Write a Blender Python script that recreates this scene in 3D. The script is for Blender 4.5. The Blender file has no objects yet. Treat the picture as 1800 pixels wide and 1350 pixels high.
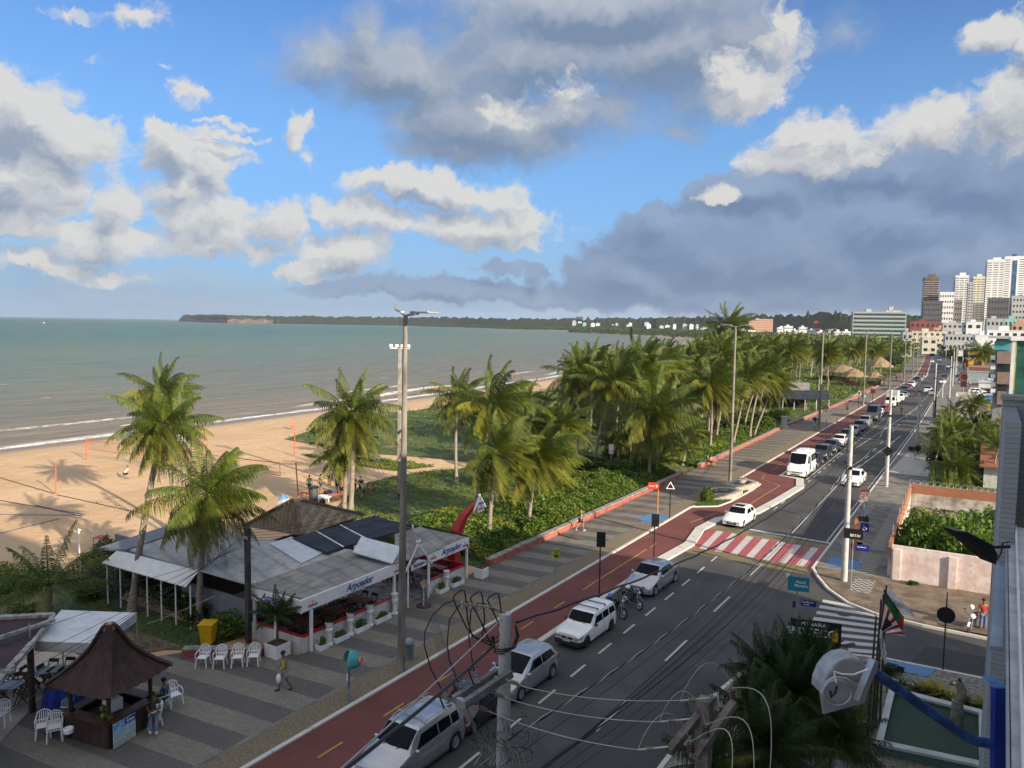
import bpy,bmesh,math,random
import numpy as np
from mathutils import Vector,Matrix,Euler
R=math.radians
random.seed(7)
sc=bpy.context.scene
COL=sc.collection
H=15.8
F=1353.0
YAW,PITCH,ROLL=R(-31.8),R(-4.45),R(0.85)
def ray(u,v):
 x=(u-900)/F;y=-(v-675)/F
 c,s=math.cos(ROLL),math.sin(ROLL)
 xr=x*c-y*s;yr=x*s+y*c
 cp,sp=math.cos(PITCH),math.sin(PITCH)
 fwd=cp-yr*sp;up=sp+yr*cp
 ca,sa=math.cos(YAW),math.sin(YAW)
 return Vector((xr*ca+fwd*sa,-xr*sa+fwd*ca,up))
def G(u,v,z=0.0):
 d=ray(u,v);t=(z-H)/d.z
 return Vector((d.x*t,d.y*t,z))
A_=ray(900,675);FW=A_.normalized()
def AT(u,v,ref):
 d=ray(u,v);dep=(Vector(ref)-Vector((0,0,H))).dot(FW)
 return Vector((0,0,H))+d*(dep/d.dot(FW))
def ATY(u,v,Y):
 d=ray(u,v);return Vector((0,0,H))+d*(Y/d.y)
def ATX(u,v,X):
 d=ray(u,v);return Vector((0,0,H))+d*(X/d.x)
rt=(ray(901,675)-A_)*F;upv=(ray(900,674)-A_)*F
mat3=Matrix((rt.normalized(),upv.normalized(),-FW)).transposed()
camd=bpy.data.cameras.new('camera');cam=bpy.data.objects.new('camera',camd);COL.objects.link(cam)
cam.matrix_world=Matrix.Translation((0,0,H))@mat3.to_4x4()
camd.sensor_width=36;camd.lens=36*F/1800;camd.clip_start=0.1;camd.clip_end=60000
sc.camera=cam
SUN_EL=R(19.5);SUN_AZ=math.atan2(0.965,-0.262)
sunv=Vector((math.sin(SUN_AZ)*math.cos(SUN_EL),math.cos(SUN_AZ)*math.cos(SUN_EL),math.sin(SUN_EL)))
sd=bpy.data.lights.new('sun','SUN');sd.energy=5.0;sd.angle=R(0.53);sd.color=(1.0,0.84,0.64)
so=bpy.data.objects.new('sun',sd);COL.objects.link(so)
so.rotation_euler=(-sunv).to_track_quat('-Z','Y').to_euler()
sc.view_settings.view_transform='Standard';sc.view_settings.look='None'
sc.view_settings.exposure=0.85;sc.view_settings.gamma=1.0
sc.cycles.use_denoising=True
sc.cycles.max_bounces=6;sc.cycles.diffuse_bounces=3;sc.cycles.glossy_bounces=3
sc.cycles.transparent_max_bounces=8;sc.cycles.volume_bounces=0
sc.cycles.sample_clamp_indirect=4.0
world=bpy.data.worlds.new('World');sc.world=world;world.use_nodes=True
W=world.node_tree;W.nodes.clear()
class NT:
 def __init__(s,t):s.t=t
 def n(s,typ,ins=None,**kw):
  nd=s.t.nodes.new(typ)
  for k,v in kw.items():setattr(nd,k,v)
  for k,v in(ins or{}).items():
   if isinstance(v,bpy.types.NodeSocket):s.t.links.new(v,nd.inputs[k])
   else:nd.inputs[k].default_value=v
  return nd
 def m(s,op,a,b=None,c=None,clamp=False):
  i={0:a}
  if b is not None:i[1]=b
  if c is not None:i[2]=c
  return s.n('ShaderNodeMath',i,operation=op,use_clamp=clamp).outputs[0]
 def vm(s,op,a,b=None):
  i={0:a}
  if b is not None:i[1]=b
  nd=s.n('ShaderNodeVectorMath',i,operation=op)
  return nd.outputs[1]if op in('LENGTH','DOT_PRODUCT')else nd.outputs[0]
 def mix(s,f,a,b,blend='MIX'):
  nd=s.n('ShaderNodeMix',None,data_type='RGBA',blend_type=blend)
  for k,v in((0,f),(6,a),(7,b)):
   if isinstance(v,bpy.types.NodeSocket):s.t.links.new(v,nd.inputs[k])
   else:nd.inputs[k].default_value=v if k==0 else(tuple(v)+(1,))[:4]
  return nd.outputs[2]
 def ss(s,x,a,b,lo=0.0,hi=1.0):
  return s.n('ShaderNodeMapRange',{0:x,1:a,2:b,3:lo,4:hi},interpolation_type='SMOOTHSTEP').outputs[0]
 def lr(s,x,a,b,lo=0.0,hi=1.0):
  return s.n('ShaderNodeMapRange',{0:x,1:a,2:b,3:lo,4:hi}).outputs[0]
 def noise(s,vec,scale,detail=4,rough=0.55,dist=0.0,out=0):
  return s.n('ShaderNodeTexNoise',{'Vector':vec,'Scale':scale,'Detail':detail,'Roughness':rough,'Distortion':dist}).outputs[out]
def azel(u,v):
 d=ray(u,v).normalized()
 return math.degrees(math.atan2(d.x,d.y)),math.degrees(math.asin(d.z))
def blob_group(name,blobs):
 g=bpy.data.node_groups.new(name,'ShaderNodeTree')
 g.interface.new_socket('P',in_out='INPUT',socket_type='NodeSocketVector')
 g.interface.new_socket('D',in_out='OUTPUT',socket_type='NodeSocketFloat')
 t=NT(g);gi=t.n('NodeGroupInput');go=t.n('NodeGroupOutput')
 acc=None
 for(u,v,rx,ry,w)in blobs:
  a,e=azel(u,v)
  k=(azel(u+50,v)[0]-azel(u-50,v)[0])/100;q=(azel(u,v-50)[1]-azel(u,v+50)[1])/100
  d=t.vm('MULTIPLY',t.vm('SUBTRACT',gi.outputs[0],(a,e,0)),(1/(rx*k),1/(ry*q),0))
  f=t.m('MULTIPLY_ADD',t.vm('LENGTH',d),-w,w)
  acc=f if acc is None else t.m('SMOOTH_MAX',acc,f,0.25)
 g.links.new(acc,go.inputs[0])
 return g
t=NT(W)
gen=t.n('ShaderNodeTexCoord').outputs['Generated']
dirv=t.vm('NORMALIZE',gen)
sp=t.n('ShaderNodeSeparateXYZ',{0:dirv})
az=t.m('MULTIPLY',t.m('ARCTAN2',sp.outputs[0],sp.outputs[1]),57.29578)
el=t.m('MULTIPLY',t.m('ARCSINE',sp.outputs[2]),57.29578)
P0=t.n('ShaderNodeCombineXYZ',{0:az,1:el,2:0.0}).outputs[0]
warp=t.vm('SUBTRACT',t.noise(P0,0.16,3,0.5,out=1),(0.5,0.5,0.5))
warp2=t.vm('SUBTRACT',t.noise(P0,0.75,5,0.6,out=1),(0.5,0.5,0.5))
P1=t.vm('ADD',t.vm('ADD',P0,t.vm('MULTIPLY',warp,(5.0,2.6,0))),t.vm('MULTIPLY',warp2,(2.6,2.0,0)))
sky=t.n('ShaderNodeTexSky',None,sky_type='NISHITA',sun_disc=False,sun_elevation=SUN_EL,sun_rotation=SUN_AZ,altitude=0,air_density=1.0,dust_density=0.3,ozone_density=2.0).outputs[0]
sky=t.mix(1.0,sky,(0.50,0.75,1.10),'MULTIPLY')
sky=t.mix(t.ss(el,4.0,26.0,0.75,0.0),sky,(1.65,3.4,6.0))
def layer(base,blobs,light,dark,edge,namp,nscale,shade_k,dl,maxop=1.0,seed=0.0,bias=0.5,core=0.35,e0=0.0):
 g=blob_group('cloud_field',blobs)
 def field(P,det=7):
  nd=t.n('ShaderNodeGroup',None);nd.node_tree=g;W.links.new(P,nd.inputs[0])
  Ps=t.vm('MULTIPLY',t.vm('ADD',P,(seed,seed*0.7,seed)),(1.0,1.35,1.0))
  n1=t.noise(Ps,nscale,det,0.64);n2=t.noise(Ps,nscale*.3,3,0.5)
  return t.m('ADD',nd.outputs[0],t.m('MULTIPLY_ADD',t.m('SUBTRACT',n1,0.5),namp,t.m('MULTIPLY',t.m('SUBTRACT',n2,0.5),namp*.8)))
 D=field(P1);D2=field(t.vm('ADD',P1,(dl[0]*2,dl[1]*2,0)),4)
 a=t.m('MULTIPLY',t.ss(D,e0,edge),maxop)
 sh=t.m('MULTIPLY_ADD',t.m('SUBTRACT',D,D2),shade_k,bias)
 sh=t.m('SUBTRACT',sh,t.lr(D,0.15,1.5,0.0,core),clamp=True)
 return t.mix(a,base,t.mix(sh,dark,light))
hz=t.ss(el,-1.0,9.0,0.9,0.0)
skyc=t.mix(hz,sky,(2.3,3.4,4.6))
lowhaze=[(250,520,520,50,1.1),(750,530,400,40,1.0),(60,470,200,60,1.1),(1100,545,700,26,1.0),(300,490,340,34,0.9),(1500,540,400,30,1.0)]
skyc=layer(skyc,lowhaze,(3.0,3.6,4.2),(1.8,2.5,3.5),1.1,0.8,0.35,0.9,(0.25,0.5,0),0.62,3.0,0.55)
dark_bank=[(1240,440,200,110,1.5),(1110,490,130,60,1.4),(1400,450,260,110,1.6),(1600,400,260,90,1.6),(1740,320,230,120,1.6),(1700,460,340,95,1.8),(1300,515,360,40,1.3),(800,508,170,26,.8),(640,505,120,18,.65),(960,518,110,24,.9),(950,480,25,22,1.0),(1170,385,70,50,1.4),(1330,340,140,42,1.3),(1900,450,250,130,1.6),(1560,300,160,60,1.2),(880,470,60,16,.7)]
skyc=layer(skyc,dark_bank,(1.95,2.6,3.7),(1.05,1.6,2.6),0.22,0.95,0.42,.9,(0.3,0.6,0),0.95,11.0,0.5,.3,-.1)
gray=[(700,130,200,95,1.3),(560,115,110,55,1.1),(850,215,240,78,1.4),(950,90,280,110,1.5),(1150,100,230,90,1.4),(1060,10,340,80,1.5),(645,60,55,70,1.0),(980,190,200,60,1.2),(1500,50,45,45,0.5),(1200,225,50,18,0.6),(790,265,140,36,1.1),(1300,60,130,90,.8),(1240,150,90,60,.8)]
skyc=layer(skyc,gray,(3.2,3.5,4.0),(1.35,1.85,2.7),.85,1.35,0.28,0.85,(0.3,0.7,0),0.96,23.0,0.5,.3,-.32)
white=[(50,220,140,100,1.5),(20,310,180,115,1.5),(130,250,90,60,1.2),(20,390,140,45,1.2),(285,265,60,58,1.3),(370,300,70,70,1.3),(330,330,100,50,1.2),(190,375,65,60,1.4),(180,420,130,46,1.4),(370,395,130,65,1.4),(370,437,80,30,1.2),(490,392,75,42,1.3),(600,445,90,38,1.3),(565,385,34,28,1.2),(640,382,90,34,1.1),(710,330,140,36,1.3),(770,335,70,32,1.1),(515,235,26,42,0.9),(545,290,26,42,0.9),(850,400,130,36,1.1),(890,350,55,40,1.0),(1310,150,70,60,1.1),(1370,60,50,70,0.8),(985,160,45,35,0.35),(930,190,70,30,0.4),(1745,55,75,52,1.4),(1790,190,120,80,1.2),(1600,230,170,62,1.1),(1440,280,120,34,1.0),(1275,350,42,17,1.2),(530,472,50,20,1.0),(225,485,80,18,0.9),(120,20,55,12,0.6),(235,25,55,24,0.7),(150,95,45,8,0.5),(345,160,30,26,0.6),(395,218,70,7,0.55),(400,238,70,6,0.55),(290,125,26,8,0.5),(60,460,130,26,0.9),(1480,240,120,42,0.9),(1830,80,60,60,1.3),(450,440,60,22,.9),(560,445,60,26,.9)]
skyc=layer(skyc,white,(5.0,4.9,4.7),(2.1,2.45,3.1),0.50,2.1,0.42,0.85,(0.28,0.65,0),0.94,5.0,0.82,0.60,-.16)
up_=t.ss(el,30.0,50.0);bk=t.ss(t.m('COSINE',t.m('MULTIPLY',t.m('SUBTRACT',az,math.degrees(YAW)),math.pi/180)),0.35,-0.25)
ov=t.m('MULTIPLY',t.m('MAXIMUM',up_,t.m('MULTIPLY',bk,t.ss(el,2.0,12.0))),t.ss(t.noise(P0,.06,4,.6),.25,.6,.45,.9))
skyc=t.mix(ov,skyc,(6.0,6.0,6.1))  # bright cloud added out of view, overhead and behind, to lift the shaded foreground
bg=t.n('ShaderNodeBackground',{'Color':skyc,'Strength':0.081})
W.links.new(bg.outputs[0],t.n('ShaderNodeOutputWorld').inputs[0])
world.cycles.sampling_method='MANUAL';world.cycles.sample_map_resolution=512
class MB:
 def __init__(s):s.v=[];s.f=[]
 def add(s,vs,fs):
  o=len(s.v);s.v+=[tuple(p)for p in vs];s.f+=[tuple(i+o for i in f)for f in fs];return s
 def box(s,c,d,rz=0,rx=0,ry=0):
  h=Vector(d)/2;m=Euler((rx,ry,rz)).to_matrix();c=Vector(c)
  vs=[c+m@Vector((x*h.x,y*h.y,z*h.z))for x in(-1,1)for y in(-1,1)for z in(-1,1)]
  return s.add(vs,[(0,1,3,2),(4,6,7,5),(0,4,5,1),(2,3,7,6),(0,2,6,4),(1,5,7,3)])
 def bb(s,a,b):
  return s.box([(a[i]+b[i])/2 for i in range(3)],[abs(b[i]-a[i])for i in range(3)])
 def beam(s,p,q,w,h):
  p,q=Vector(p),Vector(q);d=(q-p).normalized()
  sx=d.cross(Vector((0,0,1)))
  if sx.length<1e-4:sx=Vector((1,0,0))
  sx.normalize();up=sx.cross(d)
  vs=[e+sx*(a*w/2)+up*(b*h/2)for e in(p,q)for a,b in((-1,-1),(1,-1),(1,1),(-1,1))]
  return s.add(vs,[(3,2,1,0),(4,5,6,7),(0,1,5,4),(1,2,6,5),(2,3,7,6),(3,0,4,7)])
 def tube(s,pts,r,n=8,cap=True):
  pts=[Vector(p)for p in pts];k=len(pts)
  rs=r if isinstance(r,(list,tuple))else[r]*k
  vs=[];d=None
  t0=(pts[1]-pts[0]).normalized()
  u=t0.orthogonal().normalized()
  for i,p in enumerate(pts):
   tt=(pts[min(i+1,k-1)]-pts[max(i-1,0)]).normalized()
   u=(u-tt*u.dot(tt)).normalized();w=tt.cross(u)
   for j in range(n):
    a=2*math.pi*j/n;vs.append(p+(u*math.cos(a)+w*math.sin(a))*rs[i])
  fs=[(i*n+j,i*n+(j+1)%n,(i+1)*n+(j+1)%n,(i+1)*n+j)for i in range(k-1)for j in range(n)]
  if cap:fs+=[tuple(range(n-1,-1,-1)),tuple((k-1)*n+j for j in range(n))]
  return s.add(vs,fs)
 def cyl(s,p,q,r,r2=None,n=12):return s.tube([p,q],[r,r if r2 is None else r2],n)
 def lathe(s,prof,c=(0,0,0),n=16,sx=1,sy=1,ph=0):
  c=Vector(c);vs=[];k=len(prof)
  for(r,z)in prof:
   for j in range(n):
    a=2*math.pi*j/n+ph;vs.append(c+Vector((r*math.cos(a)*sx,r*math.sin(a)*sy,z)))
  fs=[(i*n+j,i*n+(j+1)%n,(i+1)*n+(j+1)%n,(i+1)*n+j)for i in range(k-1)for j in range(n)]
  fs+=[tuple(range(n-1,-1,-1)),tuple((k-1)*n+j for j in range(n))]
  return s.add(vs,fs)
 def ell(s,c,r,n=12,m=8):
  prof=[(max(1e-3,math.sin(math.pi*i/m)),-math.cos(math.pi*i/m))for i in range(m+1)]
  o=len(s.v);s.lathe([(p,z*r[2])for p,z in prof],c,n,r[0],r[1]);return s
 def prism(s,poly,z0,z1):
  n=len(poly);vs=[(x,y,z0)for x,y in poly]+[(x,y,z1)for x,y in poly]
  return s.add(vs,[tuple(range(n-1,-1,-1)),tuple(range(n,2*n))]+[(i,(i+1)%n,n+(i+1)%n,n+i)for i in range(n)])
 def pris(s,poly,d):
  n=len(poly);d=Vector(d);vs=[Vector(p)for p in poly];vs+=[p+d for p in vs]
  return s.add(vs,[tuple(range(n-1,-1,-1)),tuple(range(n,2*n))]+[(i,(i+1)%n,n+(i+1)%n,n+i)for i in range(n)])
 def poly(s,pts):return s.add(pts,[tuple(range(len(pts)))])
def link(o,parent=None):
 COL.objects.link(o)
 if parent is not None:o.parent=parent
 return o
def mesh_of(name,mb,smooth=False,fix=True):
 me=bpy.data.meshes.new(name);me.from_pydata([tuple(v)for v in mb.v],[],mb.f)
 if fix and len(mb.f)>1:
  bm=bmesh.new();bm.from_mesh(me);bmesh.ops.recalc_face_normals(bm,faces=bm.faces);bm.to_mesh(me);bm.free()
 if smooth:me.polygons.foreach_set('use_smooth',[True]*len(me.polygons))
 return me
def obj(name,mb,m,parent=None,loc=None,smooth=False,bevel=0,rz=None,fix=True):
 me=mesh_of(name,mb,smooth,fix);me.materials.append(m)
 o=bpy.data.objects.new(name,me);link(o,parent)
 if loc is not None:o.location=loc
 if rz is not None:o.rotation_euler.z=rz
 if bevel:
  b=o.modifiers.new('bevel','BEVEL');b.width=bevel;b.segments=2;b.limit_method='ANGLE';b.angle_limit=R(40)
 if smooth and hasattr(me,'set_sharp_from_angle'):me.set_sharp_from_angle(angle=R(42))
 return o
def tag(o,label=None,cat=None,group=None,kind=None):
 if label:o['label']=label
 if cat:o['category']=cat
 if group:o['group']=group
 if kind:o['kind']=kind
 return o
def thing(name,label,cat,loc=(0,0,0),rz=0,group=None):
 o=bpy.data.objects.new(name,None);link(o);o.empty_display_size=0.2
 o.location=loc;o.rotation_euler=(0,0,rz);return tag(o,label,cat,group)
def single(name,label,cat,mb,m,loc=None,rz=None,group=None,smooth=False,bevel=0):
 return tag(obj(name,mb,m,None,loc,smooth,bevel,rz),label,cat,group)
def struct(name,mb,m,**k):return tag(obj(name,mb,m,**k),kind='structure')
KIDS={}
def kids(o):return[c for c in o.children]
def dup(root,loc,rz=None,label=None,group=None,scale=None):
 r=root.copy();COL.objects.link(r);r.location=loc
 if rz is not None:r.rotation_euler.z=rz
 if scale is not None:r.scale=(scale,)*3 if isinstance(scale,(int,float))else scale
 if label:r['label']=label
 if group:r['group']=group
 for ch in list(root.children):
  c=ch.copy();COL.objects.link(c);c.parent=r
  for g in list(ch.children):
   d=g.copy();COL.objects.link(d);d.parent=c
 return r
def text(name,s,size,m,parent,loc,rot,shear=0,ext=0.003,align='CENTER',offset=0.0,sx=1.0):
 cu=bpy.data.curves.new('t','FONT');cu.body=s;cu.size=size;cu.extrude=ext;cu.shear=shear
 cu.align_x=align;cu.align_y='CENTER';cu.offset=offset;cu.resolution_u=3
 o=bpy.data.objects.new('t',cu);COL.objects.link(o)
 dg=bpy.context.evaluated_depsgraph_get();me=bpy.data.meshes.new_from_object(o.evaluated_get(dg))
 bpy.data.objects.remove(o);bpy.data.curves.remove(cu)
 me.materials.clear();me.materials.append(m)
 n=bpy.data.objects.new(name,me);link(n,parent);n.location=loc;n.rotation_euler=rot;n.scale=(sx,1,1)
 return n
def mat(name,col,rough=0.8,metal=0.0,var=0.18,scale=2.0,bump=0.0,bscale=None,coat=0.0,spec=0.5,col2=None,streak=None,world_co=False):
 m=bpy.data.materials.new(name);m.use_nodes=True;T=m.node_tree;T.nodes.clear();t=NT(T)
 co=t.n('ShaderNodeTexCoord').outputs['Object']
 if world_co:co=t.n('ShaderNodeNewGeometry').outputs['Position']
 if streak:co=t.vm('MULTIPLY',co,streak)
 b=t.n('ShaderNodeBsdfPrincipled',{'Roughness':rough,'Metallic':metal,'Specular IOR Level':spec,'Coat Weight':coat,'Coat Roughness':0.05})
 c2=col2 if col2 else tuple(max(0,x*(1-var*2))for x in col)
 n1=t.noise(co,scale,6,0.65)
 colr=t.mix(t.ss(n1,0.32,0.68),c2,tuple(min(1,x*(1+var*0.5))for x in col))
 T.links.new(colr,b.inputs['Base Color'])
 if bump:
  n2=t.noise(co,bscale or scale*8,5,0.6)
  bp=t.n('ShaderNodeBump',{'Strength':bump,'Height':n2,'Distance':0.02})
  T.links.new(bp.outputs[0],b.inputs['Normal'])
 T.links.new(b.outputs[0],t.n('ShaderNodeOutputMaterial').inputs[0])
 m['bsdf']=b.name
 return m
def paint(name,col,metal=0.0,rough=0.35):return mat(name,col,rough,metal,0.03,3.0,coat=0.8)
def newmat(name):
 m=bpy.data.materials.new(name);m.use_nodes=True;m.node_tree.nodes.clear();return m,NT(m.node_tree)
def finish(m,t,shader):m.node_tree.links.new(shader,t.n('ShaderNodeOutputMaterial').inputs[0]);return m
M_white=mat('white_paint',(.80,.80,.78),.5,var=.08,scale=1.2)
M_plastic=mat('white_plastic',(.85,.86,.87),.35,var=.03)
M_black=mat('black',(.012,.012,.014),.45,var=.1)
M_rubber=mat('rubber',(.018,.018,.019),.8,var=.1)
M_conc=mat('concrete',(.36,.34,.31),.9,var=.22,scale=1.5,bump=.3)
M_concd=mat('weathered_concrete',(.20,.18,.155),.9,var=.3,scale=3,bump=.4)
M_steel=mat('galvanised_steel',(.45,.46,.47),.4,.6,var=.12)
M_wood=mat('dark_wood',(.06,.03,.018),.6,var=.3,scale=4,streak=(1,1,.15))
M_red=mat('red_paint',(.45,.02,.02),.45,var=.12)
M_glass=mat('dark_glass',(.005,.008,.013),.05,var=.1,spec=.10)
M_chrome=mat('chrome',(.7,.7,.72),.18,1.0,var=.03)
M_orange=mat('orange_metal',(.75,.22,.03),.5,var=.15)
M_blue=mat('blue_paint',(.01,.035,.30),.4,var=.2)
M_ltblue=mat('light_blue_paint',(.10,.28,.60),.6,var=.2,scale=3)
M_yellow=mat('yellow_plastic',(.70,.42,.01),.45,var=.1)
M_skin=mat('skin',(.23,.11,.065),.55,var=.08)
M_skin2=mat('tanned_skin',(.38,.20,.12),.55,var=.08)
M_hair=mat('hair',(.012,.009,.008),.6,var=.2)
M_wire=mat('cable',(.014,.014,.014),.5,var=.1)
M_wirel=mat('aluminium_wire',(.42,.40,.37),.5,.3,var=.1)
M_soil=mat('soil',(.10,.065,.04),.95,var=.3,scale=4,bump=.5)
def interp(tab,y):
 for(a,b),(c,d)in zip(tab,tab[1:]):
  if y<=c:return b+(d-b)*max(0,(y-a))/(c-a)
 return tab[-1][1]
LXT=[(-200,-21.5),(208,-21.5),(261,-21.0),(303,-21.5),(375,-25.0),(507,-32.0),(613,-40.5),(720,-52.0),(900,-76.0)]
RXT=[(-200,-9.0),(130,-9.3),(204,-10.3),(247,-10.8),(358,-12.4),(507,-17.0),(620,-24.0),(720,-33.0),(900,-55.0)]
LX=lambda y:interp(LXT,y)
RX=lambda y:interp(RXT,y)
SHORE=[(-120,-96),(10,-100),(90,-102.5),(138,-105),(176,-109),(207,-113),(500,-168),(909,-289),(1199,-487),(1709,-843),(2499,-1553),(3475,-2942)]
SX=lambda y:interp(SHORE,y)
def asphalt():
 m,t=newmat('asphalt');p=t.n('ShaderNodeNewGeometry').outputs['Position']
 n1=t.noise(p,0.25,6,0.6);n2=t.noise(p,35,3,0.7)
 ps=t.vm('MULTIPLY',p,(1.0,0.05,1.0));n3=t.noise(ps,0.9,3,0.5)
 c=t.mix(t.ss(n1,.3,.7),(.050,.050,.052),(.082,.080,.077))
 c=t.mix(t.m('MULTIPLY',t.ss(n3,.45,.75),.45),c,(.045,.045,.048))
 c=t.mix(t.m('MULTIPLY',t.ss(n2,.55,.8),.35),c,(.15,.145,.14))
 vo=t.n('ShaderNodeTexVoronoi',{'Vector':t.vm('ADD',p,t.vm('MULTIPLY',t.noise(p,1.2,4,out=1),(1.5,1.5,0))),'Scale':0.16},feature='DISTANCE_TO_EDGE').outputs[0]
 c=t.mix(t.lr(vo,0.0,0.006,0.6,0.0),c,(.03,.03,.03))
 bk_=t.n('ShaderNodeTexVoronoi',{'Vector':t.vm('MULTIPLY',t.vm('ADD',p,t.vm('MULTIPLY',t.noise(p,3,2,out=1),(.1,.1,0))),(.30,.085,0.0)),'Scale':1.0},distance='CHEBYCHEV').outputs['Color'];sv=t.n('ShaderNodeSeparateXYZ',{0:bk_}).outputs[0]
 c=t.mix(t.m('MULTIPLY',t.m('GREATER_THAN',sv,.80),.5),c,(.040,.040,.042));st_=t.noise(t.vm('MULTIPLY',p,(1,.5,1)),1.1,4,.6);c=t.mix(t.m('MULTIPLY',t.ss(st_,.62,.74),.45),c,(.022,.022,.024))
 b=t.n('ShaderNodeBsdfPrincipled',{'Base Color':c,'Roughness':.82,'Specular IOR Level':.35})
 T=m.node_tree;c2_=t.noise(p,.06,3,.5);bp=t.n('ShaderNodeBump',{'Strength':.25,'Height':n2,'Distance':.01});T.links.new(bp.outputs[0],b.inputs['Normal'])
 return finish(m,t,b.outputs[0])
def promenade_mat():
 m,t=newmat('striped_pavers');p=t.n('ShaderNodeNewGeometry').outputs['Position']
 s=t.n('ShaderNodeSeparateXYZ',{0:p});y=t.m('MULTIPLY_ADD',s.outputs[0],-0.10,s.outputs[1])
 idx=t.m('FLOOR',t.m('MULTIPLY',y,0.86))
 wn=t.n('ShaderNodeTexWhiteNoise',{'W':idx},noise_dimensions='1D').outputs[0]
 par=t.m('MODULO',t.m('ABSOLUTE',idx),2.0)
 light=t.mix(t.m('GREATER_THAN',wn,.6),(.25,.228,.19),(.235,.19,.125))
 light=t.mix(t.m('GREATER_THAN',wn,.88),light,(.18,.10,.075))
 c=t.mix(t.m('GREATER_THAN',par,.5),light,(.130,.123,.118))
 br=t.n('ShaderNodeTexBrick',{'Vector':p,'Color1':(1,1,1,1),'Color2':(.78,.78,.78,1),'Mortar':(.45,.45,.45,1),'Scale':1.0,'Mortar Size':.008,'Brick Width':.22,'Row Height':.11,'Bias':0}).outputs[0]
 c=t.mix(1.0,c,br,'MULTIPLY')
 n1=t.noise(p,.5,6,.65);c=t.mix(t.m('MULTIPLY',t.ss(n1,.35,.75),.35),c,(.10,.09,.075))
 b=t.n('ShaderNodeBsdfPrincipled',{'Base Color':c,'Roughness':.85})
 return finish(m,t,b.outputs[0])
def red_lane_mat():
 m,t=newmat('red_cycle_lane');p=t.n('ShaderNodeNewGeometry').outputs['Position']
 n1=t.noise(p,.35,6,.65);n2=t.noise(p,30,3)
 c=t.mix(t.ss(n1,.3,.7),(.115,.034,.029),(.165,.052,.043))
 c=t.mix(t.m('MULTIPLY',t.ss(n2,.55,.8),.3),c,(.10,.05,.045))
 return finish(m,t,t.n('ShaderNodeBsdfPrincipled',{'Base Color':c,'Roughness':.85}).outputs[0])
def worn_paint(name,col,under=(.06,.06,.06),wear=.42,sc_=3.0):
 m,t=newmat(name);p=t.n('ShaderNodeNewGeometry').outputs['Position']
 n=t.noise(p,sc_,8,.75);c=t.mix(t.ss(n,wear-.06,wear+.03),under,col)
 c=t.mix(t.m('MULTIPLY',t.noise(p,.8,4),.3),c,under)
 return finish(m,t,t.n('ShaderNodeBsdfPrincipled',{'Base Color':c,'Roughness':.7}).outputs[0])
def ground_mat():
 m,t=newmat('sand');p=t.n('ShaderNodeNewGeometry').outputs['Position']
 s=t.n('ShaderNodeSeparateXYZ',{0:p})
 n1=t.noise(p,.12,5,.6);c=t.mix(t.ss(n1,.3,.7),(.50,.335,.185),(.60,.42,.25))
 n2=t.noise(p,2.2,5,.7);c=t.mix(t.m('MULTIPLY',t.ss(n2,.5,.75),.40),c,(.36,.23,.12));n5=t.noise(p,.35,5,.7);c=t.mix(t.m('MULTIPLY',t.ss(n5,.55,.75),.3),c,(.40,.27,.15))
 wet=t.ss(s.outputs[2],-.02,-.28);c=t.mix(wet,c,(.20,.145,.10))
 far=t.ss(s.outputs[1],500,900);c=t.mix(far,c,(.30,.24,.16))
 b=t.n('ShaderNodeBsdfPrincipled',{'Base Color':c,'Roughness':t.lr(wet,0,1,.95,.28)})
 h=t.m('ADD',t.noise(p,3.0,5,.65),t.m('MULTIPLY',t.noise(p,.5,3),2.0))
 bp=t.n('ShaderNodeBump',{'Strength':.8,'Height':h,'Distance':.13});m.node_tree.links.new(bp.outputs[0],b.inputs['Normal'])
 return finish(m,t,b.outputs[0])
def turf_mat():
 m,t=newmat('dune_turf');p=t.n('ShaderNodeNewGeometry').outputs['Position']
 n1=t.noise(p,.30,6,.7);n2=t.noise(p,4.0,5,.7)
 c=t.mix(t.ss(n2,.35,.65),(.030,.058,.010),(.085,.125,.022))
 c=t.mix(t.m('MULTIPLY',t.ss(n1,.52,.66),.8),c,(.28,.21,.11))
 b=t.n('ShaderNodeBsdfPrincipled',{'Base Color':c,'Roughness':.9})
 bp=t.n('ShaderNodeBump',{'Strength':1.0,'Height':n2,'Distance':.15});m.node_tree.links.new(bp.outputs[0],b.inputs['Normal'])
 return finish(m,t,b.outputs[0])
M_asph=asphalt();M_prom=promenade_mat();M_redl=red_lane_mat();M_sand=ground_mat();M_turf=turf_mat()
M_line=worn_paint('road_paint',(.50,.50,.48),wear=.36)
M_liney=worn_paint('yellow_paint',(.42,.26,.05),(.15,.05,.04),wear=.40)
M_kerbw=worn_paint('kerb_whitewash',(.60,.58,.54),(.25,.23,.21),wear=.40,sc_=1.2)
M_redx=worn_paint('red_crossing_paint',(.36,.075,.085),(.13,.09,.085),wear=.33,sc_=.9)
M_ramp=worn_paint('yellow_crossing_border',(.20,.155,.06),(.09,.085,.075),wear=.45,sc_=.8)
M_blueg=worn_paint('blue_ground_paint',(.07,.20,.42),(.16,.18,.2),wear=.34,sc_=1.0)
M_sett=mat('small_pavers',(.21,.17,.11),.9,var=.22,scale=9,bump=.5,world_co=True)
M_pave=mat('pavement_concrete',(.19,.18,.165),.9,var=.22,scale=.8,bump=.3,world_co=True)
M_dirt=mat('trodden_earth',(.185,.140,.100),.95,var=.25,scale=1.1,bump=.5,world_co=True)
def sheet(name,pts,z,m):
 mb=MB();mb.poly([(p[0],p[1],z)for p in pts]);o=struct(name,mb,m)
 if o.data.polygons[0].normal.z<0:
  o.data.flip_normals()
 return o
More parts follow.
